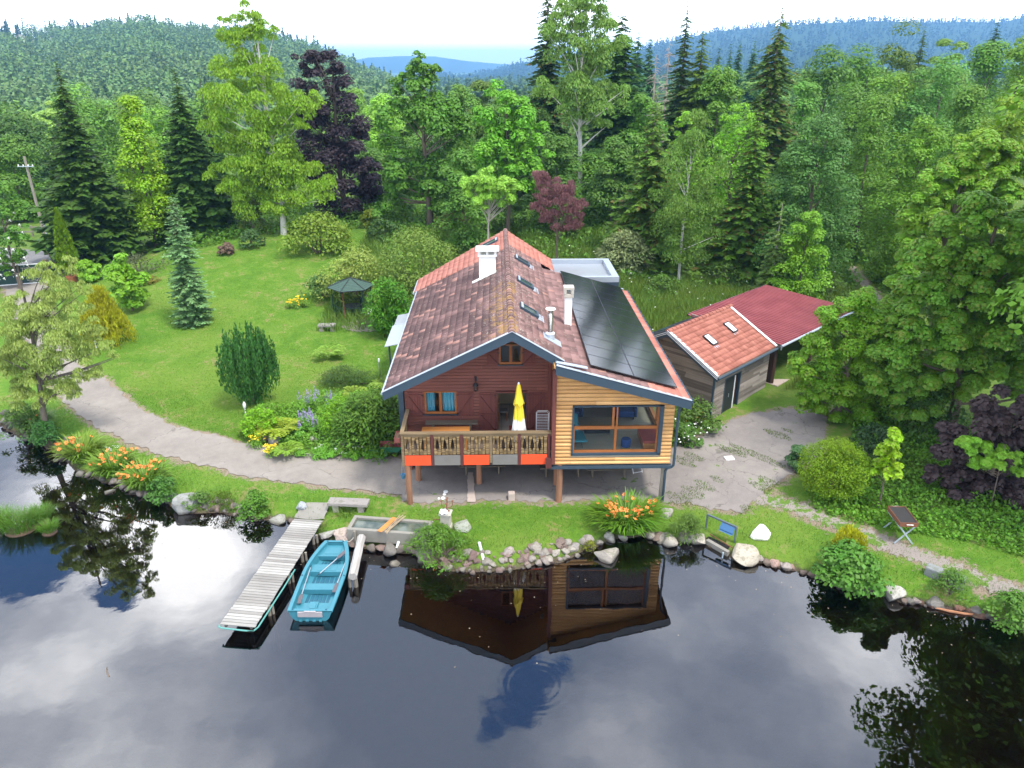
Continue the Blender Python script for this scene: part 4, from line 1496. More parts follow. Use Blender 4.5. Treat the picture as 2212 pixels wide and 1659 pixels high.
# benches below the deck
for i, (xa, xb, y, lab) in enumerate(((993, 1091, 1027, 'long plank bench in the shade under the orange-red deck panels'), (1166, 1262, 1031, 'long plank bench under the house, just right of the middle log posts'),
                                      (1266, 1363, 1034, 'long plank bench under the right part of the larch extension'))):
    pa, pb = PG(xa, y), PG(xb, y)
    t = thing('plank_bench', lab, 'bench', ((pa[0] + pb[0]) / 2, pa[1] + .15, pa[2]), YAW, 'plank benches under the house')
    w = (pb[0] - pa[0]) / 2
    MB().box(-w, w, -.16, .16, .42, .47).build('seat', 'bench_wood', t, bevel=.006)
    for s_ in (-1, 1):
        l = MB()
        l.box(s_ * w * .72 - .03, s_ * w * .72 + .03, -.14, -.08, 0, .42).box(s_ * w * .72 - .03, s_ * w * .72 + .03, .08, .14, 0, .42)
        l.box(s_ * w * .72 - .03, s_ * w * .72 + .03, -.08, .08, .34, .41)
        l.build('leg', 'bench_wood', t)
p = PG(1374, 1022)
t = thing('folding_chair', 'white metal folding chair at the end of the benches under the extension', 'chair', (p[0], p[1] + .2, p[2]), YAW + .3)
b = MB()
for s_ in (-.22, .22):
    b.tube([(s_, -.25, 0), (s_, .22, .85)], .013, 6)
    b.tube([(s_, .25, 0), (s_, -.2, .46)], .013, 6)
b.tube([(-.22, .22, .85), (.22, .22, .85)], .013, 6)
b.tube([(-.22, -.22, .05), (.22, -.22, .05)], .013, 6)
b.build('frame', 'white_metal', t)
MB().box(-.22, .22, -.2, .2, .44, .46).build('seat', 'white_metal', t)
p = HW(-4.55, .55)
t = thing('hanging_pot', 'small blue flower pot hanging from the left corner of the deck', 'pot', (p[0], p[1], 1.55), 0)
MB().lathe([(.07, 0), (.11, .16), (.12, .19), (.10, .19), (.09, .16)], (0, 0, 0), 14).build('pot', 'pot_blue', t, True)
b = MB()
for k in range(3):
    th = k * 2.1
    b.tube([(.11 * math.cos(th), .11 * math.sin(th), .18), (0, 0, .82)], .004, 4)
b.build('hanger', 'zinc', t)
p = PG(1105, 1078)
t = thing('stone_block', 'upright pale stone block at the edge of the asphalt under the deck', 'stone', p, .05)
MB().box(-.14, .14, -.12, .12, -.05, .34).build('block', 'pale_concrete', t, bevel=.03)
b = MB()
for x, y, z0 in ((1, 0, 0),):
    pass
U = [PG(*q)[:2] for q in [(1010, 1022), (1010, 1086)]]
L = [PG(*q)[:2] for q in [(1022, 1022), (1027, 1086)]]
o, _ = strip('paving_strip', U, L, 'pale_concrete', 'pale concrete strip crossing the asphalt under the deck', 'paving', lift=.045, n=20, m=4, jit=.03)
for i, (x, y, s_) in enumerate(((963, 1063, .10), (960, 1069, .07), (957, 1077, .09), (948, 1078, .05))):
    p = PG(x, y)
    t = MB()
    t.lathe([(s_ * 1.2, 0), (s_, .05), (s_ * .4, .07)], (0, 0, 0), 7)
    o = t.build('stone_chip', 'white_render')
    o.location = p
    tag(o, ['largest white stone chip on the asphalt under the deck', 'second white stone chip under the deck, between two others', 'white stone chip nearest the grass under the deck', 'tiny white stone chip left of the others under the deck'][i], 'stone', 'white chips on the asphalt')

# ------------------------------------------------------------------ gazebo
gc = PG(756, 693)
GZ = thing('gazebo', 'six-sided iron gazebo with a dark green shingle roof on the lawn', 'gazebo', (gc[0], gc[1] + 1.2, gc[2]), .28)
NS = 6
R0, R1, HE, HT = 1.32, 1.62, 2.15, 2.72
hexp = lambda r_, k: (r_ * math.cos(math.pi / 3 * k), r_ * math.sin(math.pi / 3 * k))
b = MB()
for k in range(NS):
    a0, a1 = hexp(R1, k), hexp(R1, k + 1)
    nc = 9
    for c_ in range(nc):
        t0, t1 = c_ / nc, (c_ + 1) / nc
        def q(a, t_, e): return (a[0] * t_, a[1] * t_, HT - (HT - HE) * t_ + e - .10 * t_ * (1 - t_))
        b.add([q(a0, max(t0, .01), 0), q(a1, max(t0, .01), 0), q(a1, t1, .014), q(a0, t1, .014), q(a1, t1, 0), q(a0, t1, 0)], [(0, 3, 2, 1), (3, 5, 4, 2)])
gr = b.build('roof', 'gazebo_shingle', GZ)
b = MB()
for k in range(NS):
    a0, a1 = hexp(R1, k), hexp(R1, k + 1)
    b.tube([(0, 0, HT + .015), (a0[0], a0[1], HE + .02)], .022, 5)
    b.bar((a0[0], a0[1], HE - .02), (a1[0], a1[1], HE - .02), .03, .06)
b.build('roof_edge', 'black_metal', gr)
MB().lathe([(.06, HT - .02), (.03, HT + .04), (.04, HT + .08), (.0, HT + .12)], (0, 0, 0), 8).build('finial', 'black_metal', gr)
for k in range(NS):
    a = hexp(R0, k)
    MB().tube([(a[0], a[1], -.05), (a[0], a[1], HE + .05)], .035, 8).build('post', 'rust' if k == 4 else 'dark_green_paint', GZ)
for k in range(NS):
    if k in (5,):
        continue
    a0, a1 = hexp(R0, k), hexp(R0, k + 1)
    b = MB()
    for z in (.06, .85):
        b.tube([(a0[0], a0[1], z), (a1[0], a1[1], z)], .016, 5)
    for m_ in range(4):
        f0, f1 = m_ / 4, (m_ + 1) / 4
        L = lambda f_, z: (a0[0] + (a1[0] - a0[0]) * f_, a0[1] + (a1[1] - a0[1]) * f_, z)
        b.tube([L(f0, .06), L(f0 + .04, .3), L(f0 + .2, .46), L(f1 - .04, .62), L(f1, .85)], .009, 4)
        b.tube([L(f1, .06), L(f1 - .04, .3), L(f0 + .06, .46), L(f0 + .04, .62), L(f0, .85)], .009, 4)
    b.build('rail_panel', 'dark_green_paint', GZ)
MB().lathe([(1.35, -.02), (1.35, .015), (.01, .02)], (0, 0, 0), 6).build('floor', 'concrete', GZ)
t = thing('garden_table', 'round grey garden table inside the gazebo', 'table', (gc[0], gc[1] + 1.25, gc[2] + .02))
MB().lathe([(.52, .68), (.60, .69), (.60, .72), (.02, .725)], (0, 0, 0), 28).build('table_top', 'dark_slate', t, True)
for k in range(3):
    th = k * 2.09 + .3
    MB().tube([(.45 * math.cos(th), .45 * math.sin(th), 0), (.1 * math.cos(th), .1 * math.sin(th), .4), (.3 * math.cos(th), .3 * math.sin(th), .69)], .016, 6).build('leg', 'black_metal', t)
t = thing('garden_chair', 'dark metal garden chair beside the table in the gazebo', 'chair', (gc[0] + .72, gc[1] + .85, gc[2] + .02), -.5)
MB().lathe([(.2, .43), (.21, .45), (.02, .455)], (0, 0, 0), 14).build('seat', 'dark_green_paint', t)
b = MB()
b.tube([(.18, -.14, .44), (.24, -.13, .85), (.25, 0, .92), (.24, .13, .85), (.18, .14, .44)], .011, 5)
b.build('backrest', 'dark_green_paint', t)
for sx in (-.15, .15):
    for sy in (-.15, .15):
        MB().tube([(sx * 1.2, sy * 1.2, 0), (sx, sy, .44)], .011, 5).build('leg', 'dark_green_paint', t)
t = thing('shovel', 'white bladed snow shovel leaning on the right gazebo post', 'shovel', (gc[0] + 1.32, gc[1] + .45, gc[2] + .35), .2)
MB().tube([(0, 0, .35), (-.12, .12, 1.35)], .016, 6).build('handle', 'pier_wood', t)
MB().add([(-.16, -.03, .0), (.16, -.03, .0), (.17, 0, .4), (-.17, 0, .4), (-.16, -.0, .0), (.16, -.0, .0), (.17, .03, .4), (-.17, .03, .4)],
         [(0, 1, 2, 3), (7, 6, 5, 4), (0, 4, 5, 1), (1, 5, 6, 2), (2, 6, 7, 3), (3, 7, 4, 0)]).build('blade', 'white_metal', t)
p = PG(712, 700)
# paving apron in front of the gazebo
U = [PG(*q)[:2] for q in [(728, 694), (770, 692), (820, 690)]]
L = [PG(*q)[:2] for q in [(735, 708), (770, 718), (822, 716)]]
strip('paved_apron', U, L, 'gravel', 'stone paved apron in front of the gazebo', 'paving', lift=.03, n=24, m=5, jit=.12)


def stone_bench(xa, xb, y, label, L=None):
    pa, pb = PG(xa, y), PG(xb, y)
    t = thing('stone_bench', label, 'bench', ((pa[0] + pb[0]) / 2, (pa[1] + pb[1]) / 2, (pa[2] + pb[2]) / 2), math.atan2(pb[1] - pa[1], pb[0] - pa[0]))
    w = math.hypot(pb[0] - pa[0], pb[1] - pa[1]) / 2
    s = MB()
    nx = 9
    for i in range(nx):
        pass
    s.box(-w, w, -.24, .24, .30, .46)
    o = s.build('seat', 'rock', t, color=(.28, .255, .235), bevel=.03)
    for q in (-.62, .62):
        MB().box(q * w - .13, q * w + .13, -.18, .18, -.05, .30).build('leg', 'rock', t, color=(.33, .29, .26), bevel=.02)
    return t


stone_bench(712, 798, 1102, 'grey stone slab bench on the grass beside the head of the jetty')
stone_bench(688, 726, 714, 'lichen covered stone slab bench beside the gazebo')

# ------------------------------------------------------------------ shed and carport
g0 = PZ(1533.5, 905, .85)
SH = thing('wooden_shed', 'small grey weatherboarded shed with a terracotta tiled roof and two skylights', 'shed', (g0[0], g0[1], gz(g0[0], g0[1]) - .05), math.radians(45))
# local: +x along the long wall to the right/back, +y towards the back left
SLn, SWd, EV, RZ = 5.75, 5.6, 2.72, 4.18
def sz(y):
    return RZ - abs(y - SWd / 2) * (RZ - EV) / (SWd / 2)
b_op = (1.15, 2.62, 0, 2.0)
board_wall('wall', 'grey_boards', .0, SLn, .05, EV - .02, 0, .03, .15, [b_op], 'lap', parent=SH, split=2.5, seed=5)
# gable wall: boards along local y
b = MB()
z = .05
rr = random.Random(9)
while z < RZ - .1:
    zz = z + .15
    lo = 0.0
    if z > EV - .15:
        lo = (z + .1 - EV) * (SWd / 2) / (RZ - EV)
    a, c = max(0, lo), SWd - max(0, lo)
    if c - a > .1:
        q = a
        while q < c - .01:
            e = min(c, q + rr.uniform(1.6, 3.2))
            if c - e < .5: e = c
            b.add([(.0, q + .002, z), (-.014, q + .002, z), (-.03, q + .002, z + .02), (-.012, q + .002, zz - .01), (0, q + .002, zz - .01),
                   (.0, e - .002, z), (-.014, e - .002, z), (-.03, e - .002, z + .02), (-.012, e - .002, zz - .01), (0, e - .002, zz - .01)],
                  [(0, 1, 2, 3, 4), (9, 8, 7, 6, 5), (0, 5, 6, 1), (1, 6, 7, 2), (2, 7, 8, 3), (3, 8, 9, 4), (4, 9, 5, 0)])
            q = e
    z = zz
gw = b.build('wall', 'grey_boards', SH)
gw['label'] = 'left gable wall of weathered boards'
gw.data.materials.clear()
wood('grey_boards_y', (.235, .195, .162), (.115, .092, .075), .85, 'y', islandv=.5)
gw.data.materials.append(MATS['grey_boards_y'])
b = MB()
b.box(.02, SLn, SWd - .1, SWd, 0, EV).prism([(0.05, 0), (SWd - .1, 0), (SWd - .1, EV), (SWd / 2, RZ - .15), (0.05, EV)], SLn - .1, SLn, 'x')
b.build('back_wall', 'grey_boards', SH)
OV = .28
rs = tile_roof('roof', 'shed_tiles', (-.22, SWd / 2, RZ + .06), (1, 0, 0), (0, -(SWd / 2 + OV), -(SWd / 2 + OV) * (RZ - EV) / (SWd / 2)), 0, 11, lambda t: 0, lambda t: SLn + .35, tw=.30, parent=SH, seed=11, curve=.05, lift=.045)
rs2 = tile_roof('roof', 'dark_slate', (-.22, SWd / 2, RZ + .06), (1, 0, 0), (0, (SWd / 2 + OV), -(SWd / 2 + OV) * (RZ - EV) / (SWd / 2)), 0, 15, lambda t: 0, lambda t: SLn + .35, tw=.22, parent=SH, seed=12, curve=.004, lift=.015)
rs2['label'] = 'dark slate rear slope'
MB().prism([(-OV, sz(-OV) - .0), (SWd / 2, RZ + .02), (SWd + OV, sz(SWd + OV)), (SWd + OV, sz(SWd + OV) - .08), (SWd / 2, RZ - .08), (-OV, sz(-OV) - .08)], -.20, SLn + .1, 'x').build('roof_deck', 'grey_boards', SH)
b = MB()
y = -.25
while y < SLn + .1:
    n = 8
    vs = []
    for e, (yy, r_) in enumerate(((y, .15), (y + .40, .125))):
        for k in range(n + 1):
            th = math.pi * k / n
            vs.append((yy, SWd / 2 - r_ * math.cos(th), RZ + .05 + .9 * r_ * math.sin(th) + .02 * (1 - e)))
    b.add(vs, [(k, n + 1 + k, n + 2 + k, k + 1) for k in range(n)] + [tuple(range(n + 1))[::-1]])
    y += .35
b.build('ridge_tiles', 'shed_tiles', SH)
b = MB()
b.prism([(-OV - .03, sz(-OV) + .08), (SWd / 2, RZ + .10), (SWd + OV, sz(SWd + OV) + .08), (SWd + OV, sz(SWd + OV) - .22), (SWd / 2, RZ - .20), (-OV - .03, sz(-OV) - .22)], -.26, -.22, 'x')
b.build('bargeboard', 'slate_metal', SH)
b = MB()
for o_ in (0.0, .09):
    for s_ in (0, 1):
        ya, yb = (-OV - .03, SWd / 2) if s_ == 0 else (SWd / 2, SWd + OV)
        za, zb = sz(ya if s_ == 0 else yb) , RZ
        if s_ == 0:
            b.prism([(ya, za + .02 - o_), (yb, zb + .04 - o_), (yb, zb + .07 - o_), (ya, za + .05 - o_)], -.275, -.262, 'x')
        else:
            b.prism([(ya, zb + .04 - o_), (yb, za + .02 - o_), (yb, za + .05 - o_), (ya, zb + .07 - o_)], -.275, -.262, 'x')
b.build('verge_trim', 'white_metal', SH)
b = MB()
b.prism([(-OV - .03, sz(-OV) + .10), (SWd / 2, RZ + .12), (SWd / 2, RZ + .135), (-OV - .03, sz(-OV) + .115)], -.28, -.10, 'x')
b.build('verge_trim', 'white_metal', SH)
b = MB()
b.prism([(-OV - .03, sz(-OV) + .12), (SWd / 2, RZ + .14), (SWd / 2, RZ + .155), (-OV - .03, sz(-OV) + .135)], SLn - .02, SLn + .16, 'x')
b.build('verge_trim', 'white_metal', SH)
b = MB()
b.tube([(-.28, -OV - .08, sz(-OV) - .03), (SLn + .1, -OV - .08, sz(-OV) - .03)], .065, 8)
b.build('gutter', 'slate_metal', SH)
b = MB()
b.box(-.04, .05, -.05, .04, .0, EV)
b.box(b_op[0] - .08, b_op[0], -.04, .1, 0, 2.06).box(b_op[1], b_op[1] + .08, -.04, .1, 0, 2.06).box(b_op[0], b_op[1], -.04, .1, 2.0, 2.06)
b.build('corner_trim', 'slate_metal', SH)
b = MB()
for k in range(10):
    xa = b_op[0] + k * .092
    b.box(xa, xa + .086, -.015, .02, .04, 1.96)
b.box(b_op[0], b_op[1], .5, .55, 0, 2.0)
d = b.build('door', 'black_metal', SH)
MB().box(b_op[0] + .93, b_op[0] + 1.0, -.03, .05, .02, 1.98).build('door_jamb', 'white_metal', SH)
MB().box(b_op[0] + 1.02, b_op[1] - .02, .12, .16, .02, 1.98).build('inner_door', 'brown_door', SH)
MB().box(b_op[0] + .42, b_op[0] + .45, -.05, -.02, .9, 1.1).build('handle', 'alu', d)
MB().box(b_op[0] - .1, b_op[1] + .1, -.5, .02, -.1, .03).build('threshold', 'concrete', SH)
def shed_sky(xc, yc):
    s = math.atan2(RZ - EV, SWd / 2)
    R = Matrix.Rotation(s, 3, 'X')
    c = Vector((xc, yc, sz(yc) + .16))
    o = MB()
    for q, szz in (((0, -.36), (.46, .05)), ((0, .36), (.46, .05)), ((-.22, 0), (.05, .70)), ((.22, 0), (.05, .70))):
        o.obox(c + R @ Vector((q[0], q[1], 0)), (szz[0], szz[1], .12), R)
    o = o.build('skylight', 'black_metal', rs)
    MB().obox(c + R @ Vector((0, 0, .04)), (.38, .64, .03), R).build('pane', 'white_metal', o)
    MB().obox(c + R @ Vector((0, -.48, -.06)), (.46, .2, .02), R).build('apron', 'zinc', o)
shed_sky(1.75, 1.45)
shed_sky(4.05, 1.62)
s_ = math.atan2(RZ - EV, SWd / 2)
MB().obox((.9, SWd / 2 + .9, sz(SWd / 2 + .9) + .20), (1.0, .30, .03), Matrix.Rotation(-s_ + .1, 3, 'X')).build('roof_hatch', 'dark_green_paint', rs2)

# carport with a ribbed red metal roof
cl_, cfr, cbr, cbl = PZ(1610, 713, 3.65), PZ(1703 - 0, 746, 3.32), PZ(1820, 664, 3.32), PZ(1652, 618, 3.65)
cl_ = (10.55, 42.95, 3.68)
cfr = PZ(1689, 745, 3.34)
cbl = PZ(1654, 617, 3.68)
cbr = (cfr[0] + cbl[0] - cl_[0], cfr[1] + cbl[1] - cl_[1], 3.34)
CP = thing('carport', 'open carport with a flat dark red ribbed metal roof behind the shed', 'carport', (cfr[0], cfr[1], gz(cfr[0], cfr[1])), 0)
zb0 = gz(cfr[0], cfr[1])
A = Vector(cl_) - Vector((cfr[0], cfr[1], zb0))
B_ = Vector((0, 0, 3.34 - zb0))
Bx = Vector(cbl) - Vector(cl_)
L_ = Bx.length
e1 = Bx.normalized()
e2 = (A - B_)
W_ = e2.length
e2n = e2.normalized()
b = MB()
nr = 34
for k in range(nr):
    for f0, f1, h0, h1 in ((0, .50, 0, 0), (.50, .56, 0, .085), (.56, .80, .085, .085), (.80, .86, .085, 0), (.86, 1.0, 0, 0)):
        p0 = B_ + e1 * (L_ * (k + f0) / nr) + Vector((0, 0, h0))
        p1 = B_ + e1 * (L_ * (k + f1) / nr) + Vector((0, 0, h1))
        b.add([p0, p1, p1 + e2, p0 + e2], [(0, 1, 2, 3)])
rf = b.build('roof', 'red_sheet', CP)
b = MB()
b.bar(B_ + e2 + Vector((0, 0, -.03)), B_ + e2 + e1 * L_ + Vector((0, 0, -.03)), .05, .16)
b.bar(B_ + e1 * L_ + Vector((0, 0, -.03)), B_ + e2 + e1 * L_ + Vector((0, 0, -.03)), .05, .16)
b.build('roof_edge', 'slate_metal', CP)
b = MB()
b.tube([B_ - e2n * .05 + Vector((0, 0, -.05)) - e1 * .1, B_ - e2n * .05 + e1 * L_ + Vector((0, 0, -.05))], .07, 8)
b.tube([B_ - e2n * .02 - e1 * .02 + Vector((0, 0, -.05)), B_ - e1 * .02 + Vector((0, 0, -.3))], .04, 6)
b.build('gutter', 'zinc', CP)
b = MB()
b.bar(B_ + e1 * .15 + e2n * .35 + Vector((0, 0, -.17)), B_ + e1 * (L_ - .1) + e2n * .35 + Vector((0, 0, -.17)), .12, .22)
b.bar(B_ + e1 * .1 + e2n * .1 + Vector((0, 0, -.15)), B_ + e1 * .1 + e2n * (W_ - .2) + Vector((0, 0, -.02)), .10, .2)
b.build('beam', 'grey_boards', CP)
for q in (.15, L_ * .5, L_ - .25):
    pp = B_ + e1 * q + e2n * .35
    MB().box(pp.x - .08, pp.x + .08, pp.y - .08, pp.y + .08, -.1, pp.z - .28).build('post', 'brown_door', CP)
pp = B_ + e1 * .12 + e2n * .6
b = MB()
for k in range(6):
    q = B_ + e1 * .1 + e2n * (.45 + k * .19)
    b.bar((q.x, q.y, .05), (q.x, q.y, 2.25), .18, .04, up=e1)
b.build('brown_gate', 'brown_door', CP)
b = MB()
for q0, q1 in ((e2n * (W_ - .2) + e1 * .1, e2n * (W_ - .2) + e1 * (L_ - .1)), (e1 * (L_ - .1) + e2n * .4, e1 * (L_ - .1) + e2n * (W_ - .2))):
    for k in range(9):
        b.bar(Vector((q0.x, q0.y, .2 + k * .22)), Vector((q1.x, q1.y, .2 + k * .22)), .03, .20)
b.build('board_wall', 'grey_boards', CP)
f = MB()
c0 = [e2n * -.1, e2n * -.1 + e1 * L_, e1 * L_ + e2n * W_, e2n * W_]
f.add([(q.x, q.y, .06) for q in c0] + [(q.x, q.y, -.3) for q in c0], [(0, 1, 2, 3), (0, 4, 5, 1), (1, 5, 6, 2), (2, 6, 7, 3), (3, 7, 4, 0)])
f.build('floor', 'pale_concrete', CP)

# ------------------------------------------------------------------ jetty, boat, log beam
JZ = .48
n0, n1 = Vector(PZ(474, 1348, JZ)), Vector(PZ(551, 1355, JZ))
f0, f1 = Vector(PZ(634, 1120.5, JZ)), Vector(PZ(699, 1123.5, JZ))
jm, fm = (n0 + n1) / 2, (f0 + f1) / 2
ax = (fm - jm)
JL = ax.length
JW = ((n1 - n0).length + (f1 - f0).length) / 2 * .97
JT = thing('jetty', 'narrow grey plank jetty running out over the pond beside the blue boat', 'jetty', (jm.x, jm.y, 0), math.atan2(ax.y, ax.x) - math.pi / 2)
b = MB()
NP = 44
for k in range(NP):
    y0 = JL * k / NP
    j = random.uniform(-.012, .012)
    tl_ = random.uniform(-.004, .004)
    b.add([(-JW / 2 + j, y0 + .008, JZ - .03 + tl_), (JW / 2 + j, y0 + .008, JZ - .03 - tl_), (JW / 2 + j, y0 + JL / NP - .012, JZ - .03 - tl_), (-JW / 2 + j, y0 + JL / NP - .012, JZ - .03 + tl_),
           (-JW / 2 + j, y0 + .008, JZ + tl_), (JW / 2 + j, y0 + .008, JZ - tl_), (JW / 2 + j, y0 + JL / NP - .012, JZ - tl_), (-JW / 2 + j, y0 + JL / NP - .012, JZ + tl_)],
          [(0, 3, 2, 1), (4, 5, 6, 7), (0, 1, 5, 4), (1, 2, 6, 5), (2, 3, 7, 6), (3, 0, 4, 7)])
b.build('plank_deck', 'pier_wood', JT)
b = MB()
for x in (-JW / 2 + .16, JW / 2 - .16):
    b.box(x - .04, x + .04, .05, JL, JZ - .15, JZ - .035)
b.build('bearer', 'post_wood', JT)
for y in (1.15, 2.9, 4.2, JL - .95):
    for x in (-JW / 2 + .22, JW / 2 - .06):
        b = MB()
        b.tube([(x, y, -1.6), (x + random.uniform(-.02, .02), y, JZ - .04)], .062, 8)
        b.tube([(x + .11, y + .12, -1.6), (x + .10, y + .1, JZ - .12)], .05, 8)
        b.build('pile', 'post_wood', JT)
b = MB()
ho = JW / 2 + .03
b.tube([(-ho + .0, .02, JZ - .06), (-ho + .02, -.06, JZ - .07), (-ho + .15, -.09, JZ - .08), (ho - .25, -.09, JZ - .10), (ho - .05, -.05, JZ - .10), (ho + .02, .12, JZ - .10), (ho + .04, 2.2, JZ - .10), (ho + .04, 3.2, JZ - .09)], .028, 8)
b.build('edge_tube', 'hose_green', JT, True)
# concrete ramp at its landward end
U = [PG(*q)[:2] for q in [(662, 1090), (648, 1104), (634, 1122)]]
L = [PG(*q)[:2] for q in [(712, 1090), (708, 1104), (701, 1125)]]
strip('jetty_ramp', U, L, 'concrete', 'worn concrete ramp at the landward end of the jetty', 'ramp', lift=.10, n=14, m=6, jit=.04)

# rowing boat, local +y towards the bow (land)
bz = .40
s0, s1 = Vector(PZ(622.4, 1321, bz)), Vector(PZ(716, 1321, bz))
w0, w1 = Vector(PZ(703.8, 1166, bz + .1)), Vector(PZ(747.4, 1166, bz + .1))
sm, wm = (s0 + s1) / 2, (w0 + w1) / 2
ax = wm - sm
BL = Vector((ax.x, ax.y, 0)).length
BT = thing('rowing_boat', 'turquoise blue plastic rowing boat moored between the jetty and the grey log beam', 'boat', (sm.x, sm.y, 0), math.atan2(ax.y, ax.x) - math.pi / 2)
SW, BWd = (s1 - s0).length / 2, (w1 - w0).length / 2
def half(t):
    return (SW + (.78 - SW) * math.sin(min(1, t / .5) * math.pi / 2)) if t < .5 else BWd + (.78 - BWd) * math.cos((t - .5) / .5 * math.pi / 2) ** .85
def rim(t): return bz + .02 * (1 - t) + .12 * max(0, t - .5)
NS_ = 28
def hull(t, wscale, zb, inset):
    """outline of one station: list of (x, z) from port rim to starboard rim"""
    h = half(t) - inset
    keel = zb + .22 * max(0, (t - .80) / .20) ** 2
    return [(-h, rim(t)), (-h * .94, rim(t) - .16), (-h * .86, .10 + (rim(t) - .4)), (-h * .62, keel + .04), (0, keel), (h * .62, keel + .04), (h * .86, .10 + (rim(t) - .4)), (h * .94, rim(t) - .16), (h, rim(t))]
def shell(inset, zb, y0, y1, flip):
    vs, fs = [], []
    for i in range(NS_ + 1):
        t = i / NS_
        for x, z in hull(t, 1, zb, inset):
            vs.append((x, y0 + (y1 - y0) * t, z))
    for i in range(NS_):
        for k in range(8):
            q = (i * 9 + k, i * 9 + k + 1, (i + 1) * 9 + k + 1, (i + 1) * 9 + k)
            fs.append(q if not flip else q[::-1])
    fs.append(tuple(range(9)) if flip else tuple(range(9))[::-1])
    fs.append(tuple(range(NS_ * 9, NS_ * 9 + 9))[::-1] if flip else tuple(range(NS_ * 9, NS_ * 9 + 9)))
    return vs, fs
b = MB()
b.add(*shell(.0, -.10, 0, BL, False))
# bow and stern overhang
b.build('hull', 'boat_blue', BT, True)
b = MB()
vs, fs = shell(.09, .05, .10, BL - .10, True)
b.add(vs, fs[:-2])
b.add(vs, fs[-2:])
inner = b.build('inner_hull', 'boat_blue', BT, True)
# gunwale: flat rim all the way round
b = MB()
out, inn = [], []
for i in range(NS_ + 1):
    t = i / NS_
    out.append((-half(t) - .035, BL * t, rim(t) + .02)); inn.append((-half(t) + .10, .10 + (BL - .2) * t, rim(t) + .02))
for i in range(NS_, -1, -1):
    t = i / NS_
    out.append((half(t) + .035, BL * t, rim(t) + .02)); inn.append((half(t) - .10, .10 + (BL - .2) * t, rim(t) + .02))
n = len(out)
vs = out + inn + [(x, y, z - .07) for x, y, z in out] + [(x, y, z - .07) for x, y, z in inn]
fs = []
for i in range(n):
    j = (i + 1) % n
    fs += [(i, j, n + j, n + i), (i, 2 * n + i, 2 * n + j, j), (n + i, n + j, 3 * n + j, 3 * n + i)]
b.add(vs, fs)
b.build('gunwale', 'boat_blue', BT, True, bevel=.012)
def thwart(y0, y1, z, name, extra=0.0, h=.20):
    h0, h1 = half(y0 / BL) - .10, half(y1 / BL) - .10
    b = MB()
    b.add([(-h0, y0, z), (h0, y0, z), (h1, y1, z), (-h1, y1, z), (-h0 * .93, y0 - extra, z - h), (h0 * .93, y0 - extra, z - h), (h1 * .93, y1 + extra, z - h), (-h1 * .93, y1 + extra, z - h)],
          [(0, 1, 2, 3), (0, 4, 5, 1), (1, 5, 6, 2), (2, 6, 7, 3), (3, 7, 4, 0)])
    return b.build(name, 'boat_blue', BT, bevel=.015)
k_ = BL / 4.0
thwart(.12, .62 * k_, .26, 'stern_seat')
thwart(1.28 * k_, 1.62 * k_, .30, 'rower_seat', .02)
thwart(2.28 * k_, 2.72 * k_, .31, 'middle_seat', .02)
thwart(3.18 * k_, 3.88 * k_, .34, 'bow_locker', .0)
b = MB()
for y0, y1, w in ((.66 * k_, 1.24 * k_, .44), (1.66 * k_, 2.24 * k_, .50), (2.76 * k_, 3.14 * k_, .42)):
    for q in range(6):
        x = -w + (q + .5) * 2 * w / 6
        b.box(x - w / 8, x + w / 8, y0, y1, .075, .092)
    b.build('floor_ribs', 'boat_dark', BT)
    b = MB()

b = MB()
b.box(-.15, .15, .20, .62 * k_, .26, .31).box(-.10, .10, .25, .56 * k_, .31, .325)
b.build('hatch', 'boat_blue', BT, bevel=.01)
b = MB()
b.box(-.30, .30, 3.30 * k_, 3.78 * k_, .34, .355)
b.build('hatch', 'boat_blue', BT, bevel=.01)
b = MB()
b.box(-.36, .36, 2.34 * k_, 2.66 * k_, .31, .322)
b.build('hatch', 'boat_blue', BT, bevel=.01)
b = MB()
b.box(-.42, .42, -.05, -.005, .20, .40).box(-.2, .2, -.06, .03, .405, .43)
b.build('transom_board', 'transom_board', BT)
b = MB()
for x in (-.34, -.12, .12, .34):
    b.box(x - .05, x + .05, -.05, 0, -.02, .06)
b.build('transom_foot', 'boat_blue', BT)
b = MB()
for x, y in ((-.6, .05), (.55, .05), (-.76, 1.9 * k_), (.76, 1.9 * k_), (-.3, BL - .08), (.3, BL - .08)):
    b.lathe([(.035, 0), (.025, .03), (.005, .04)], (x, y, rim(y / BL) + .02), 8)
b.build('rowlock', 'boat_dark', BT)


def boat_pt(x, y, z):
    a = BT.rotation_euler.z
    return (sm.x + x * math.cos(a) - y * math.sin(a), sm.y + x * math.sin(a) + y * math.cos(a), z)


def oar(a, c, label):
    pa, pc = Vector(boat_pt(*a)), Vector(boat_pt(*c))
    d = (pc - pa).normalized()
    t = thing('oar', label, 'oar', pa, 0, 'oars lying in the boat')
    L = (pc - pa).length
    MB().tube([(0, 0, 0), d * (L - .5)], .020, 8).build('shaft', 'alu', t, True)
    s = d.cross(Vector((0, 0, 1))).normalized()
    up = s.cross(d)
    p0, p1, p2 = d * (L - .52), d * (L - .38), d * L
    m = MB()
    m.add([p0 + s * .02, p0 - s * .02, p1 - s * .075, p2 - s * .07, p2 + s * .07, p1 + s * .075] + [q + up * .014 for q in (p0 + s * .02, p0 - s * .02, p1 - s * .075, p2 - s * .07, p2 + s * .07, p1 + s * .075)],
          [(0, 1, 2, 3, 4, 5), (11, 10, 9, 8, 7, 6)] + [(i, 6 + i, 6 + (i + 1) % 6, (i + 1) % 6) for i in range(6)])
    m.build('blade', 'oar_blade', t)
    MB().tube([d * .02, d * -.14], .017, 8).build('grip', 'black_metal', t)


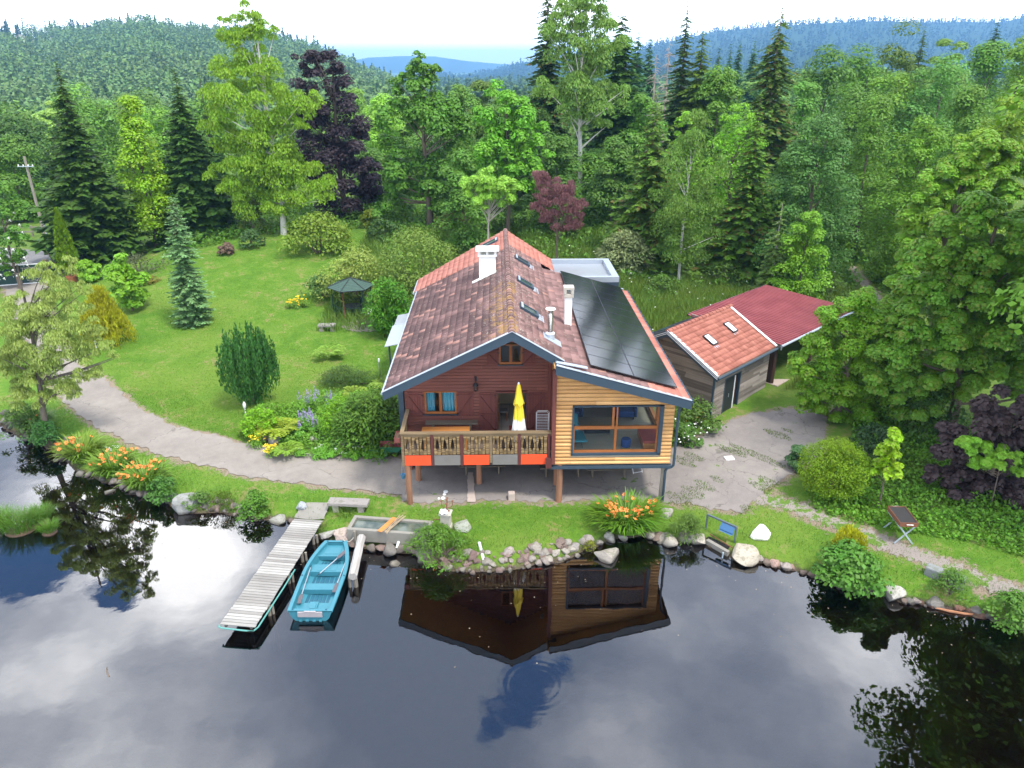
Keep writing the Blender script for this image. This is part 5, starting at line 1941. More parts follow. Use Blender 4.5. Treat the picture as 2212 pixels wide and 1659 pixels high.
oar((-.18, 2.1 * k_, .36), (.52, 3.35 * k_, .45), 'oar lying aslant across the middle seat of the blue boat')
oar((-.60, 2.42 * k_, .37), (-.50, .45 * k_, .36), 'oar lying along the jetty side of the blue boat')
oar((.64, 2.95 * k_, .40), (.58, 1.05 * k_, .36), 'oar lying along the log beam side of the blue boat')

g0_, g1_ = Vector(PZ(762, 1246, .52)), Vector(PZ(781, 1161, .62))
t = thing('log_beam', 'grey split log beam on two stakes beside the blue boat', 'beam', (g0_.x, g0_.y, 0), 0)
b = MB()
d = g1_ - g0_
pts = [Vector((0, 0, g0_.z)) + d * q for q in np.linspace(0, 1, 9)]
b.tube(pts, [(.16) * random.uniform(.92, 1.08) for _ in pts], 7)
o = b.build('beam', 'beam_wood', t)
MB().tube([(-.17, .10, -1.2), (-.15, .10, .42)], .06, 8).build('stake', 'post_wood', t)
MB().tube([(.06, .14, -1.2), (.05, .12, .42)], .085, 8).build('stake', 'post_wood', t)
pp = PZ(771, 1168, .35)
t = thing('mooring_post', 'short weathered mooring stake at the bow of the blue boat', 'stake', (pp[0] - .08, pp[1], 0))
MB().tube([(0, 0, -1), (.02, 0, .8)], .055, 8).build('stake', 'post_wood', t)
t = thing('mooring_rope', 'pale rope from the bow of the blue boat to the mooring stake', 'rope', (0, 0, 0))
qa, qb = Vector(boat_pt(.28, BL - .05, .55)), Vector((pp[0] - .08, pp[1], .55))
MB().tube([qa, qa.lerp(qb, .25) + Vector((0, -.05, -.10)), qa.lerp(qb, .55) + Vector((0, -.03, -.16)), qa.lerp(qb, .8) + Vector((0, 0, -.10)), qb], .016, 6).build('rope', 'rope', t, True)

# ------------------------------------------------------------------ stone trough with its fountain pillar
TZ = .82
tc = [PZ(748, 1142.5, TZ), PZ(762, 1117, TZ), PZ(936, 1133, TZ), PZ(924, 1156, TZ)]
ox, oy = tc[0][0], tc[0][1]
ta = math.atan2(tc[3][1] - tc[0][1], tc[3][0] - tc[0][0])
TL = math.hypot(tc[3][0] - tc[0][0], tc[3][1] - tc[0][1])
TW = 1.0
TR = thing('stone_trough', 'long grey stone water trough above the pond stones', 'trough', (ox, oy, 0), ta)
b = MB()
b.box(0, TL, 0, .15, .28, TZ).box(0, TL, TW - .15, TW, .28, TZ).box(0, .15, .15, TW - .15, .28, TZ).box(TL - .15, TL, .15, TW - .15, .28, TZ).box(.15, TL - .15, .15, TW - .15, .28, .4)
b.build('basin', 'concrete', TR, bevel=.02)
m, T = new_mat('trough_water')
co = coords(T)
cc = T.ramp(T.noise(co, 2.2, 4), [(.35, (.04, .06, .045)), (.65, (.15, .17, .13))])
finish(T, cc, .06, 0, None, 0, .8)
MB().box(.151, TL - .151, .151, TW - .151, .41, TZ - .09).build('water', 'trough_water', TR)
def trough_pt(x, y, z): return (ox + x * math.cos(ta) - y * math.sin(ta), oy + x * math.sin(ta) + y * math.cos(ta), z)
q = trough_pt(TL * .50, 0, TZ)
t = thing('plank', 'short orange plank lying across the stone trough', 'plank', trough_pt(TL * .47, .45, TZ + .03), ta - .32)
MB().box(-.10, .10, -.55, .52, 0, .03).build('board', 'orange_wood', t)
t = thing('stick_bundle', 'bundle of thin split sticks lying across the stone trough', 'sticks', trough_pt(TL * .54, .40, TZ + .03), ta - .26)
b = MB()
for k in range(7):
    a = random.uniform(-.1, .1)
    b.tube([(-.10 + k * .03 - a, -.62 + random.uniform(0, .1), .015 + .02 * (k % 3)), (-.06 + k * .022 + a, .72 + random.uniform(-.1, .15), .02 + .02 * (k % 3))], .014, 5)
b.build('sticks', 'stick_wood', t)
p = PZ(964, 1143, .6)
pz = gz(p[0], p[1])
t = thing('fountain_pillar', 'squat stone fountain pillar at the right end of the trough', 'pillar', (p[0], p[1], pz - .05), ta)
MB().box(-.22, .22, -.2, .2, 0, .42).box(-.19, .19, -.18, .18, .422, .92).build('pillar', 'old_render', t, bevel=.03)
MB().box(-.24, .24, -.22, .22, .921, 1.0).build('cap', 'old_render', t, bevel=.02)
MB().tube([(-.18, 0, .62), (-.5, 0, .62), (-.52, 0, .56)], .02, 6).build('spout', 'rust', t)
PT = (p[0], p[1], pz + .95)
t = thing('candelabra', 'rusty iron candelabra standing on the fountain pillar', 'candelabra', (PT[0] + .06, PT[1] + .05, PT[2]))
b = MB()
b.lathe([(.10, 0), (.09, .02), (.02, .04)], (0, 0, 0), 10)
b.tube([(0, 0, 0), (0, 0, .52)], .014, 6)
for th in (0, math.pi / 2, math.pi, 3 * math.pi / 2):
    c_, s__ = math.cos(th), math.sin(th)
    b.tube([(0, 0, .18), (.12 * c_, .12 * s__, .16), (.21 * c_, .21 * s__, .26), (.22 * c_, .22 * s__, .44)], .012, 5)
    b.lathe([(.012, .44), (.045, .46), (.04, .48)], (.22 * c_, .22 * s__, 0), 8)
b.lathe([(.012, .5), (.045, .52), (.04, .54)], (0, 0, 0), 8)
b.build('candelabra', 'rust', t)
t = thing('white_cloth', 'crumpled white cloth lying on the fountain pillar', 'cloth', (PT[0] - .06, PT[1] - .08, PT[2]))
vs, n = [], 11
for i in range(n):
    for j in range(n):
        x, y = (i / (n - 1) - .5) * .34, (j / (n - 1) - .5) * .30
        vs.append((x, y, .06 + .035 * math.sin(i * 1.3 + j * .6) + .03 * math.sin(j * 1.7 - i * .5) - .5 * max(0, abs(x) - .13)))
b = MB()
b.add(vs, [(i * n + j, (i + 1) * n + j, (i + 1) * n + j + 1, i * n + j + 1) for i in range(n - 1) for j in range(n - 1)])
o = b.build('cloth', 'cloth_white', t, True)
sm_ = o.modifiers.new('solid', 'SOLIDIFY')
sm_.thickness = .012


def pipe(xa, ya, xb, yb, za, zb, label, r=.06):
    a, c = Vector(PZ(xa, ya, za)), Vector(PZ(xb, yb, zb))
    t = thing('drain_pipe', label, 'pipe', a, 0)
    d = c - a
    b = MB()
    u = d.normalized()
    m = MB()
    m.tube([(0, 0, 0), d], r, 14, cap=False)
    m.tube([d, d - u * .18], r * .82, 14, cap=False)
    m.build('pipe', 'pvc', t, True)


pipe(1035, 1172, 1045, 1211, .50, .22, 'white drain pipe poking out over the pond stones below the front lawn')
pipe(862, 1168, 857, 1184, .42, .22, 'short white drain pipe below the stone trough', .055)

# ------------------------------------------------------------------ stones
ROCKS = []
for k in range(9):
    import bmesh
    bm = bmesh.new()
    bmesh.ops.create_icosphere(bm, subdivisions=3, radius=1.0)
    r_ = np.random.default_rng(100 + k)
    planes = [(r_.normal(size=3), r_.uniform(.48, .82)) for _ in range(11)]
    planes = [(p / np.linalg.norm(p), d) for p, d in planes]
    ph = r_.uniform(0, 6, 6)
    for v in bm.verts:
        p = np.array(v.co)
        for nrm, d in planes:
            e = p @ nrm - d
            if e > 0:
                p = p - nrm * e * .95
        p = p * (1 + .045 * math.sin(3.1 * p[0] + ph[0]) + .04 * math.sin(4.3 * p[1] + ph[1]) + .03 * math.sin(7 * p[2] + 5 * p[0] + ph[2]))
        v.co = p
    me = bpy.data.meshes.new('rock')
    bm.to_mesh(me)
    bm.free()
    me.polygons.foreach_set('use_smooth', [True] * len(me.polygons))
    me.set_sharp_from_angle(angle=math.radians(28))
    me.materials.append(MATS['rock'])
    ROCKS.append(me)
GREY, PINK, PALE, DARK, RED = (.18, .165, .148), (.235, .172, .145), (.33, .295, .25), (.09, .08, .07), (.25, .125, .095)


def stone(x, y, size, label, group=None, col=GREY, flat=.7, z=None, seed=None, rz=None, name='stone', world=None, mat=None, asp=1.0):
    r_ = random.Random(seed if seed is not None else int(x * 31 + y * 17))
    if world is None:
        p = PG(x, y)
    else:
        p = world
    o = bpy.data.objects.new(name, r_.choice(ROCKS))
    if mat:
        o.data = o.data.copy()
        o.data.materials.clear()
        o.data.materials.append(MATS[mat])
    s = size / 2
    o.scale = (s * asp, s * r_.uniform(.75, 1.0), s * flat)
    o.rotation_euler = (r_.uniform(-.2, .2), r_.uniform(-.2, .2), r_.uniform(0, 6.3) if rz is None else rz)
    o.location = (p[0], p[1], (p[2] if z is None else z) + s * flat * .35)
    j = r_.uniform(.78, 1.2)
    o.color = (col[0] * j, col[1] * j, col[2] * j, 1)
    COL.objects.link(o)
    return tag(o, label, 'stone', group)


stone(1311, 1221, 1.15, 'large pale flat boulder standing in the water below the orange lilies', col=PALE, flat=.62, z=-.05, seed=3, rz=.4, asp=1.1)
stone(856, 1234, .50, 'pale stone alone in the water between the log beam and the house reflection', col=PALE, flat=.5, z=-.05, seed=5, rz=.8)
stone(238, 1078, .62, 'grey stone lying alone in the water below the left lily clumps', col=(.36, .33, .29), flat=.45, z=-.06, seed=8, rz=.1)
stone(396, 1092, 1.35, 'big angular grey slab at the water left of the cobble heap', col=(.32, .32, .30), flat=.85, seed=14, z=.1, rz=.6)
stone(366, 1080, .75, 'smooth grey stone just left of the big angular slab', col=(.30, .30, .29), flat=.8, seed=15)
stone(1641, 1157, .92, 'white rounded boulder on the right bank grass', col=(.95, .92, .88), flat=.80, seed=21, rz=.3)
stone(1604, 1200, 1.25, 'big boulder with yellow lichen at the right end of the sluice', col=(.48, .42, .33), flat=.7, seed=23, z=.05, rz=2.7, mat='lichen_rock')
stone(1003, 1142, .85, 'boulder crusted with pale lichen right of the fountain pillar', col=(.38, .40, .33), flat=.85, seed=25, mat='lichen_rock')
stone(1440, 1112, .75, 'grey boulder right of the orange lily clump below the chalet', col=(.33, .30, .27), flat=.7, seed=27)
stone(653, 1098, .70, 'bluish grey boulder at the left edge of the jetty ramp', col=(.33, .35, .37), flat=.8, seed=31)
stone(604, 1122, .9, 'flat grey slab at the water just left of the jetty', col=(.30, .29, .25), flat=.35, seed=33, z=.03, rz=0)
stone(1930, 1283, 1.0, 'big pale rounded boulder at the right waterline beside the leafy bush', col=(.50, .47, .41), flat=.8, seed=35, z=-.02)
stone(742, 1160, 1.1, 'pinkish flat stone slab beside the bow of the blue boat', col=(.42, .33, .28), flat=.35, seed=37, rz=.1, z=.25)
stone(708, 1163, .9, 'grey flat stone slab between the jetty and the pinkish slab', col=(.36, .34, .30), flat=.30, seed=39, rz=.2, z=.22)
stone(537, 1170, .3, 'pointed stone breaking the water left of the jetty', col=(.35, .28, .2), flat=.6, z=-.05, seed=41) if False else None
stone(598, 888, .6, 'upright brown stump-like stone at the left end of the flower bed', col=(.20, .13, .10), flat=1.3, seed=43) if False else None
stone(575, 948, .95, 'upright brown weathered stone at the left end of the driveway flower bed', col=(.22, .15, .12), flat=1.1, seed=43)
stone(598, 955, .8, 'low grey boulder beside the brown stone in the driveway flower bed', col=(.26, .24, .21), flat=.8, seed=45)
stone(676, 950, .6, 'pale stone between the lupins of the driveway flower bed', col=(.45, .42, .36), flat=.6, seed=46)
stone(742, 968, .9, 'mossy boulder below the yew at the edge of the driveway', col=(.33, .28, .22), flat=.7, seed=47)
stone(1000, 0, 0, '', world=(0, 0, -50)) if False else None
o = stone(545, 872, .55, 'pinkish stone at the foot of the dark column juniper', col=(.50, .33, .28), flat=.6, seed=48)
o.location = (PG(578, 890)[0], PG(578, 890)[1], PG(578, 890)[2] + .1)


def row(pts, n, smin, smax, cols, label, group, spread=.25, up=0.0, layers=1, seed=0):
    r_ = random.Random(seed)
    W = [PZ(x, y, 0)[:2] for x, y in pts]
    R = resample(W, n)
    for i in range(n):
        for l_ in range(layers):
            x, y = R[i]
            x += r_.uniform(-spread, spread)
            y += r_.uniform(-spread * .4, spread) + l_ * .30
            s = r_.uniform(smin, smax) * (.72 if r_.random() < .6 else 1.0)
            g = gz(x, y)
            stone(0, 0, s, label, group, r_.choice(cols), r_.uniform(.55, .85), max(g, -.08) + up - .02, seed=seed * 1000 + i * 7 + l_, world=(x, y, 0))


row([(-20, 905), (36, 938), (83, 955), (123, 972), (145, 1000)], 20, .35, .85, [GREY, DARK, (.20, .18, .16)], 'dark grey stone of the pond edge left of the first lily clump', 'stones of the far left pond edge', .3, layers=2, seed=1)
row([(160, 1022), (200, 1034), (256, 1046), (278, 1064), (325, 1074), (350, 1084)], 15, .30, .62, [GREY, (.33, .27, .24)], 'grey stone at the waterline below the left lily clumps', 'stones below the left lilies', .15, seed=2)
row([(412, 1106), (440, 1104), (476, 1104), (520, 1116), (545, 1122)], 30, .20, .50, [PINK, GREY, PINK, (.33, .28, .25)], 'small rounded pinkish cobble of the heap left of the jetty', 'cobbles of the heap left of the jetty', .22, layers=2, seed=3)
row([(545, 1122), (580, 1125), (640, 1126)], 9, .25, .6, [GREY, DARK, PINK], 'grey stone at the waterline just left of the jetty', 'stones left of the jetty', .15, seed=4)
row([(770, 1184), (800, 1188), (850, 1193), (905, 1197), (930, 1215)], 12, .40, .80, [(.24, .20, .17), (.20, .18, .16), (.30, .21, .18)], 'brown stone of the rough wall below the trough', 'stones below the trough', .12, up=.05, layers=2, seed=5)
row([(955, 1232), (1000, 1236), (1040, 1236), (1080, 1234), (1125, 1228), (1160, 1220), (1200, 1214), (1240, 1205)], 30, .22, .58, [PINK, PALE, (.31, .26, .23), (.21, .14, .125)], 'pale pinkish stone of the bank edging below the front lawn', 'stones edging the front lawn', .16, layers=3, seed=6)
row([(1150, 1212), (1190, 1203), (1225, 1196), (1260, 1182), (1292, 1174)], 10, .50, .80, [PALE, (.33, .295, .265), (.30, .26, .23)], 'larger pale boulder of the edging between the front lawn and the flat rock', 'larger boulders edging the front lawn', .12, seed=7)
row([(1320, 1168), (1340, 1164)], 2, .6, .9, [(.38, .36, .32)], 'rounded grey boulder under the hanging lily leaves', 'boulders under the lilies', .1, seed=8)
row([(1405, 1160), (1440, 1170), (1470, 1172), (1500, 1172)], 7, .5, .95, [(.40, .36, .30), (.30, .28, .25), PINK], 'grey and buff boulder at the waterline between the lilies and the sluice', 'boulders left of the sluice', .12, seed=9)
row([(1640, 1213), (1670, 1222), (1708, 1228), (1734, 1240), (1765, 1247)], 11, .35, .70, [PINK, (.33, .28, .25), (.38, .25, .21)], 'angular pinkish stone of the right bank between the lichen boulder and the leafy bush', 'stones right of the sluice', .12, seed=10)
row([(1800, 1266), (1850, 1277), (1900, 1284)], 6, .4, .6, [DARK, GREY], 'dark stone half hidden under the leafy waterside bush', 'stones under the leafy bush', .1, seed=12)
row([(1955, 1302), (1990, 1308), (2024, 1311), (2065, 1319), (2119, 1327), (2150, 1338)], 17, .30, .65, [RED, PINK, GREY, (.30, .25, .22)], 'reddish or grey stone of the far right pond edge', 'stones of the far right pond edge', .12, layers=1, seed=11)
# submerged stones glimmering through the shallows
row([(985, 1258), (1040, 1262), (1110, 1256), (1170, 1246), (1230, 1232)], 16, .3, .55, [(.36, .22, .12), (.30, .20, .12)], 'submerged brown stone glimmering through the water below the front edging', 'submerged stones in front of the edging', .2, up=-.16, seed=13)

# stone block bench on the right bank
pa, pb = PG(1998, 1236), PG(2080, 1272)
t = thing('stone_block_bench', 'long grey stone block bench half hidden by weeds on the right bank', 'bench', ((pa[0] + pb[0]) / 2, (pa[1] + pb[1]) / 2, (pa[2] + pb[2]) / 2 - .04), math.atan2(pb[1] - pa[1], pb[0] - pa[0]))
w = math.hypot(pb[0] - pa[0], pb[1] - pa[1]) / 2
MB().box(-w, -.1, -.19, .19, 0, .42).build('block', 'rock', t, color=(.24, .25, .25), bevel=.05)
MB().obox((w / 2 + .02, 0, .22), (w * .98, .40, .42), rotz(.06)).build('block', 'rock', t, color=(.24, .255, .26), bevel=.05)

# sluice: blue lifting panel in a steel frame, sill wall, dark shaft
pl, pr = Vector(PZ(1524, 1149, .16)), Vector(PZ(1586, 1177, .16))
pl2, pr2 = Vector(PY(1539, 1111.5, pl.y)), Vector(PY(1600, 1137, pr.y))
WT = thing('sluice_gate', 'small pond sluice with a blue panel in a dark steel frame', 'sluice', (pl.x, pl.y, 0))
b = MB()
q0 = Vector((0, 0, .1)); q1 = Vector((0, 0, pl2.z)); q2 = Vector((pr.x - pl.x, pr.y - pl.y, pl2.z)); q3 = Vector((q2.x, q2.y, .1))
b.bar(q0, q1, .06, .06, up=(1, 0, 0)).bar(q1, q2, .06, .06).bar(q3, q2, .06, .06, up=(1, 0, 0))
b.build('frame', 'weir_steel', WT)
d = (q2 - q1)
b = MB()
nrm = d.cross(Vector((0, 0, 1))).normalized()
for z0, z1, o_ in ((-.04, -.24, .0), (-.24, -.30, .05)):
    a0, a1 = q1 + d * .52 + Vector((0, 0, z0)) + nrm * (.04 + o_), q1 + d * .97 + Vector((0, 0, z0)) + nrm * (.04 + o_)
    b.add([a0, a1, a1 + Vector((0, 0, z1 - z0)) + nrm * .16, a0 + Vector((0, 0, z1 - z0)) + nrm * .16, a0 + nrm * -.03, a1 + nrm * -.03, a1 + Vector((0, 0, z1 - z0)) + nrm * .13, a0 + Vector((0, 0, z1 - z0)) + nrm * .13],
          [(0, 1, 2, 3), (7, 6, 5, 4), (0, 4, 5, 1), (1, 5, 6, 2), (2, 6, 7, 3), (3, 7, 4, 0)])
b.build('panel', 'weir_blue', WT)
wa, wc = Vector(PZ(1527, 1167, .14)), Vector(PZ(1574, 1194, .14))
o_ = Vector((pl.x, pl.y, 0))
b = MB()
b.bar(wa - o_ + Vector((0, 0, -.35)), wc - o_ + Vector((0, 0, -.35)), .16, .80)
b.build('sill_wall', 'concrete', WT)
b = MB()
b.bar(wa - o_ + Vector((.15, .18, .16)), wc - o_ + Vector((.15, .10, .16)), .03, .03)
b.build('rail', 'rust', WT)
b = MB()
mid = (wa + wc) / 2 - o_
b.obox((mid.x + .18, mid.y + .32, .02), (.95, .50, .30), rotz(math.atan2(wc.y - wa.y, wc.x - wa.x)))
b.build('shaft', 'dark_inside', WT)
b = MB()
b.tube([wc - o_ + Vector((-.25, -.12, .10)), wc - o_ + Vector((-.28, -.14, -.45))], .03, 8)
b.build('drain_tube', 'galv', WT)

# barbecue on crossed legs
gz_ = PG(1940, 1158)[2]
tl, tr, bl_, br_ = [Vector(PZ(*q, gz_ + .98)) for q in ((1922.6, 1094.6), (1950.4, 1093.5), (1948.4, 1133.7), (1981.4, 1127.6))]
c = (tl + tr + bl_ + br_) / 4
axx = ((tl + tr) / 2 - (bl_ + br_) / 2)
t = thing('charcoal_grill', 'rusty charcoal grill tray on galvanised crossed legs on the right bank', 'grill', (c.x, c.y, gz_), math.atan2(axx.y, axx.x))
L, W = axx.length / 2, .34
MB().box(-L, L, -W, -W + .02, .82, 1.0).box(-L, L, W - .02, W, .82, 1.0).box(-L, -L + .02, -W + .02, W - .02, .82, 1.0).box(L - .02, L, -W + .02, W - .02, .82, 1.0).box(-L + .02, L - .02, -W + .02, W - .02, .82, .84).build('tray', 'rust', t)
MB().box(-L + .03, L - .03, -W + .03, W - .03, .845, .95).build('coals', 'charcoal', t)
b = MB()
for k in range(22):
    x = -L + .06 + k * (2 * L - .12) / 21
    b.tube([(x, -W + .02, .985), (x, W - .02, .985)], .006, 4)
b.build('grate', 'black_metal', t)
for sx in (-L + .08, L - .08):
    l = MB()
    l.bar((sx, -W, .0), (sx, W, .84), .06, .02, up=(1, 0, 0))
    l.bar((sx + .025, W, .0), (sx + .025, -W, .84), .06, .02, up=(1, 0, 0))
    l.build('leg', 'galv', t)
for sx in (-L - .03, L + .03):
    MB().tube([(sx, -.12, .93), (sx * 1.06, -.12, .95), (sx * 1.06, .12, .95), (sx, .12, .93)], .012, 6).build('handle', 'alu', t)

# odds and ends in the yard and garden
p = PG(1575, 992)
t = thing('white_slab', 'small white slab lying on the asphalt right of the extension', 'slab', (p[0], p[1], p[2] + .02), .15)
MB().box(-.21, .21, -.16, .16, 0, .07).build('slab', 'white_render', t, bevel=.01)
for x, y, h, lab in ((128, 602, .75, 'white garden lamp post beside the potted cone conifer'), (208, 752, .55, 'white garden lamp post at the foot of the yellow thuja'), (531, 896, .75, 'white garden lamp post in front of the dark column juniper')):
    p = PG(x, y)
    t = thing('garden_light', lab, 'garden light', p)
    MB().lathe([(.04, 0), (.03, .05), (.025, h * .45), (.03, h * .46)], (0, 0, 0), 10).build('post', 'white_metal', t)
    MB().lathe([(.03, h * .46), (.075, h * .55), (.085, h * .8), (.04, h * .97), (.0, h)], (0, 0, 0), 12).build('lamp_head', 'cloth_white', t, True)
p = PG(822, 826)
t = thing('garden_pole', 'short metal pole with a white cap on the lawn beside the chalet', 'pole', p)
MB().tube([(0, 0, -.1), (0, 0, 1.25)], .035, 8).build('pole', 'alu', t)
MB().lathe([(.05, 1.25), (.05, 1.42), (.03, 1.46)], (0, 0, 0), 8).build('cap', 'white_metal', t)


def wheelbarrow(x, y, label, rz, body, inside):
    p = PG(x, y)
    t = thing('wheelbarrow', label, 'wheelbarrow', p, rz)
    b = MB()
    lo = [(-.36, -.20, .36), (.30, -.22, .30), (.30, .22, .30), (-.36, .20, .36)]
    hi = [(-.52, -.33, .66), (.58, -.34, .60), (.58, .34, .60), (-.52, .33, .66)]
    b.add(lo + hi, [(0, 1, 2, 3), (0, 4, 5, 1), (1, 5, 6, 2), (2, 6, 7, 3), (3, 7, 4, 0)])
    b.add([(q[0] * .97, q[1] * .97, q[2] + .012) for q in lo] + [(q[0] * .97, q[1] * .97, q[2]) for q in hi], [(0, 3, 2, 1), (0, 1, 5, 4), (1, 2, 6, 5), (2, 3, 7, 6), (3, 0, 4, 7)])
    tray = b.build('tray', body, t)
    i_ = MB()
    i_.add([(q[0] * .95, q[1] * .95, q[2] + .02) for q in lo] + [(q[0] * .955, q[1] * .955, q[2] - .005) for q in hi], [(0, 3, 2, 1), (0, 1, 5, 4), (1, 2, 6, 5), (2, 3, 7, 6), (3, 0, 4, 7)])
    i_.build('tray_lining', inside, tray)
    for s_ in (-1, 1):
        MB().tube([(.72, s_ * .06, .20), (.30, s_ * .2, .29), (-.40, s_ * .22, .35), (-1.0, s_ * .28, .55)], .016, 6).build('handle', body, t)
        MB().tube([(-.30, s_ * .21, .34), (-.38, s_ * .24, .0), (-.30, s_ * .24, .0), (-.15, s_ * .21, .33)], .014, 6).build('leg', body, t)
    MB().lathe([(.06, -.04), (.19, -.045), (.20, 0), (.19, .045), (.06, .04)], (0, 0, 0), 18).build('wheel', 'black_metal', t, True)
    w_ = t.children[-1]
    w_.rotation_euler = (math.pi / 2, 0, 0)
    w_.location = (.74, 0, .20)


wheelbarrow(846, 985, 'green wheelbarrow with a faded red tray lining beside the chalet deck', .15, 'green_paint', 'barrow_red')
wheelbarrow(222 * .55, 592, 'dark green wheelbarrow standing behind the garden gate post', .9, 'dark_green_paint', 'dark_green_paint')

# ------------------------------------------------------------------ gate with its sign, power pole, rail fence
ga, gb = PG(4, 619), PG(108, 609)
ga, gb = Vector(ga), Vector(gb)
gd = gb - ga
GL = math.hypot(gd.x, gd.y)
GT = thing('garden_gate', 'dark green garden gate panel with white lettering seen from behind', 'gate', (ga.x, ga.y, (ga.z + gb.z) / 2), math.atan2(gd.y, gd.x))
gh = 1.55
MB().box(-2.6, GL - .15, -.02, .02, .10, gh).build('panel', 'dark_green_paint', GT)
b = MB()
b.box(-2.6, GL - .1, -.04, .04, gh, gh + .05).box(-2.6, GL - .1, -.04, .04, .04, .10)
b.build('frame', 'white_metal', GT)
MB().box(GL * .40, GL * .40 + .14, -.07, -.021, .05, gh + .06).build('stile', 'bench_wood', GT)


def text_mesh(body, size):
    cu = bpy.data.curves.new('lettering', 'FONT')
    cu.body = body
    cu.size = size
    cu.extrude = .004
    cu.offset = .006
    ob = bpy.data.objects.new('lettering', cu)
    COL.objects.link(ob)
    dg = bpy.context.evaluated_depsgraph_get()
    me = bpy.data.meshes.new_from_object(ob.evaluated_get(dg))
    bpy.data.objects.remove(ob)
    return me


def sign_text(body, size, x_right, z, mirror=True):
    me = text_mesh(body, size)
    co = np.empty(len(me.vertices) * 3)
    me.vertices.foreach_get('co', co)
    co = co.reshape(-1, 3)
    if mirror:
        co[:, 0] *= -1
    co = np.c_[co[:, 0] + x_right, -.026 - co[:, 2], co[:, 1] + z]
    me.vertices.foreach_set('co', co.ravel().astype(np.float32))
    if mirror:
        me.flip_normals()
    me.materials.clear()
    o = mesh_obj('lettering', me, 'sign_ink', GT)
    o['label'] = 'mirrored lettering of the gate sign'


sign_text('LE PETIT', .40, GL - .30, gh - .48)
sign_text('Ca', .50, GL * .40 - .10, gh - .62)
b = MB()
bx = GL * .40 + .45
bw = GL - .4 - bx
def mline(pts, w=.028):
    for (x0, z0), (x1, z1) in zip(pts[:-1], pts[1:]):
        b.bar((bx + x0 * bw, -.026, z0), (bx + x1 * bw, -.026, z1), w, .008, up=(0, 1, 0))
mline([(.05, .30), (.12, .62), (.22, .86), (.30, .70), (.36, .62), (.44, .72), (.58, .95), (.70, .74), (.84, .55), (.95, .28)])
mline([(.58, .95), (.52, .62), (.44, .42)])
mline([(.22, .86), (.24, .58), (.16, .40)])
mline([(.70, .74), (.64, .55), (.74, .36), (.62, .30)])
mline([(.05, .30), (.3, .26), (.5, .32), (.75, .24), (.95, .28)])
mline([(.15, .20), (.4, .18), (.6, .22), (.85, .18)])
mline([(.30, .70), (.36, .45), (.48, .36)])
mline([(.84, .55), (.80, .42), (.88, .33)])
b.build('mountain_drawing', 'sign_ink', GT)
t = thing('gate_post', 'thick weathered gate post at the right end of the gate', 'post', (gb.x, gb.y, gb.z - .1), math.atan2(gd.y, gd.x))
MB().box(-.17, .17, -.15, .15, 0, 1.95).build('post', 'bench_wood', t, bevel=.02)
p = PG(124, 598)
t = thing('leaning_fence', 'short run of leaning dark branches fencing the gap behind the gate post', 'fence', (p[0] - .3, p[1] + .6, p[2]))
b = MB()
for k in range(9):
    x = k * .16
    b.tube([(x, k * .30, -.1), (x + random.uniform(-.15, .15), k * .30 + random.uniform(-.2, .2), 1.0), (x + random.uniform(-.35, .25), k * .3 + random.uniform(-.3, .3), random.uniform(1.4, 2.1))], [.05, .045, .02], 6)
b.tube([(-.1, 0, 1.0), (1.3, 2.5, 1.2)], .035, 6)
b.build('branches', 'dark_deck', t)

pp = PG(103, 532)
top = PY(52, 338, pp[1])
t = thing('utility_pole', 'grey wooden utility pole with a thin crossarm beyond the gate', 'pole', (pp[0], pp[1], pp[2]))
d = Vector(top) - Vector(pp)
MB().tube([(0, 0, -.3), d * .5, d], [.15, .13, .11], 10).build('pole', 'post_wood', t, True)
MB().bar(d * .895 + Vector((-.75, -.15, 0)), d * .895 + Vector((.75, -.15, 0)), .07, .07).build('crossarm', 'galv', t)
b = MB()
for x in (-.65, -.2, .25, .65):
    b.lathe([(.05, 0), (.06, .06), (.03, .14)], (d.x * .895 + x, -.15, d.z * .895 + .04), 8)
b.build('insulator', 'white_metal', t)
MB().tube([(.18, -.05, 0), (.18, -.05, 2.6), (.15, -.03, 2.7)], .07, 8).build('cable_guard', 'zinc', t)
fa, fb, fc = PG(35, 512), PG(110, 517), PG(140, 512)
t = thing('rail_fence', 'pale two-rail wooden fence beyond the public road', 'fence', fa)
o_ = Vector(fa)
b = MB()
for z in (.55, 1.0):
    b.bar(Vector(fa) - o_ + Vector((-9, -.3, z)), Vector(fc) - o_ + Vector((0, 0, z)), .06, .14)
b.build('rail', 'post_wood', t)
for q in (-.55, -.1, .35, .8):
    pz_ = (Vector(fc) - o_) * q
    MB().box(pz_.x - .07, pz_.x + .07, pz_.y - .02, pz_.y + .1, -.2, 1.15).build('post', 'post_wood', t)

# floating stick and driftwood
p = PZ(233, 1458, 0)
t = thing('floating_stick', 'short dark stick poking out of the open water at lower left', 'stick', p)
MB().tube([(.10, -.12, -.05), (0, 0, .04), (-.06, .10, .12), (-.05, .12, .2)], [.02, .025, .02, .01], 6).build('stick', 'bark', t, color=(.16, .12, .09))
a, c = Vector(PZ(2020, 1314, .03)), Vector(PZ(2118, 1329, .03))
t = thing('driftwood', 'long reddish driftwood branch lying along the far right waterline', 'branch', a)
MB().tube([(0, 0, .02), (c - a) * .3 + Vector((0, -.06, .02)), (c - a) * .65 + Vector((0, -.05, 0)), c - a], [.03, .05, .045, .03], 7).build('branch', 'bark', t, True, color=(.36, .17, .09))

# ------------------------------------------------------------------ vegetation
def unit(a):
    return a / np.maximum(1e-9, np.linalg.norm(a, axis=-1, keepdims=True))


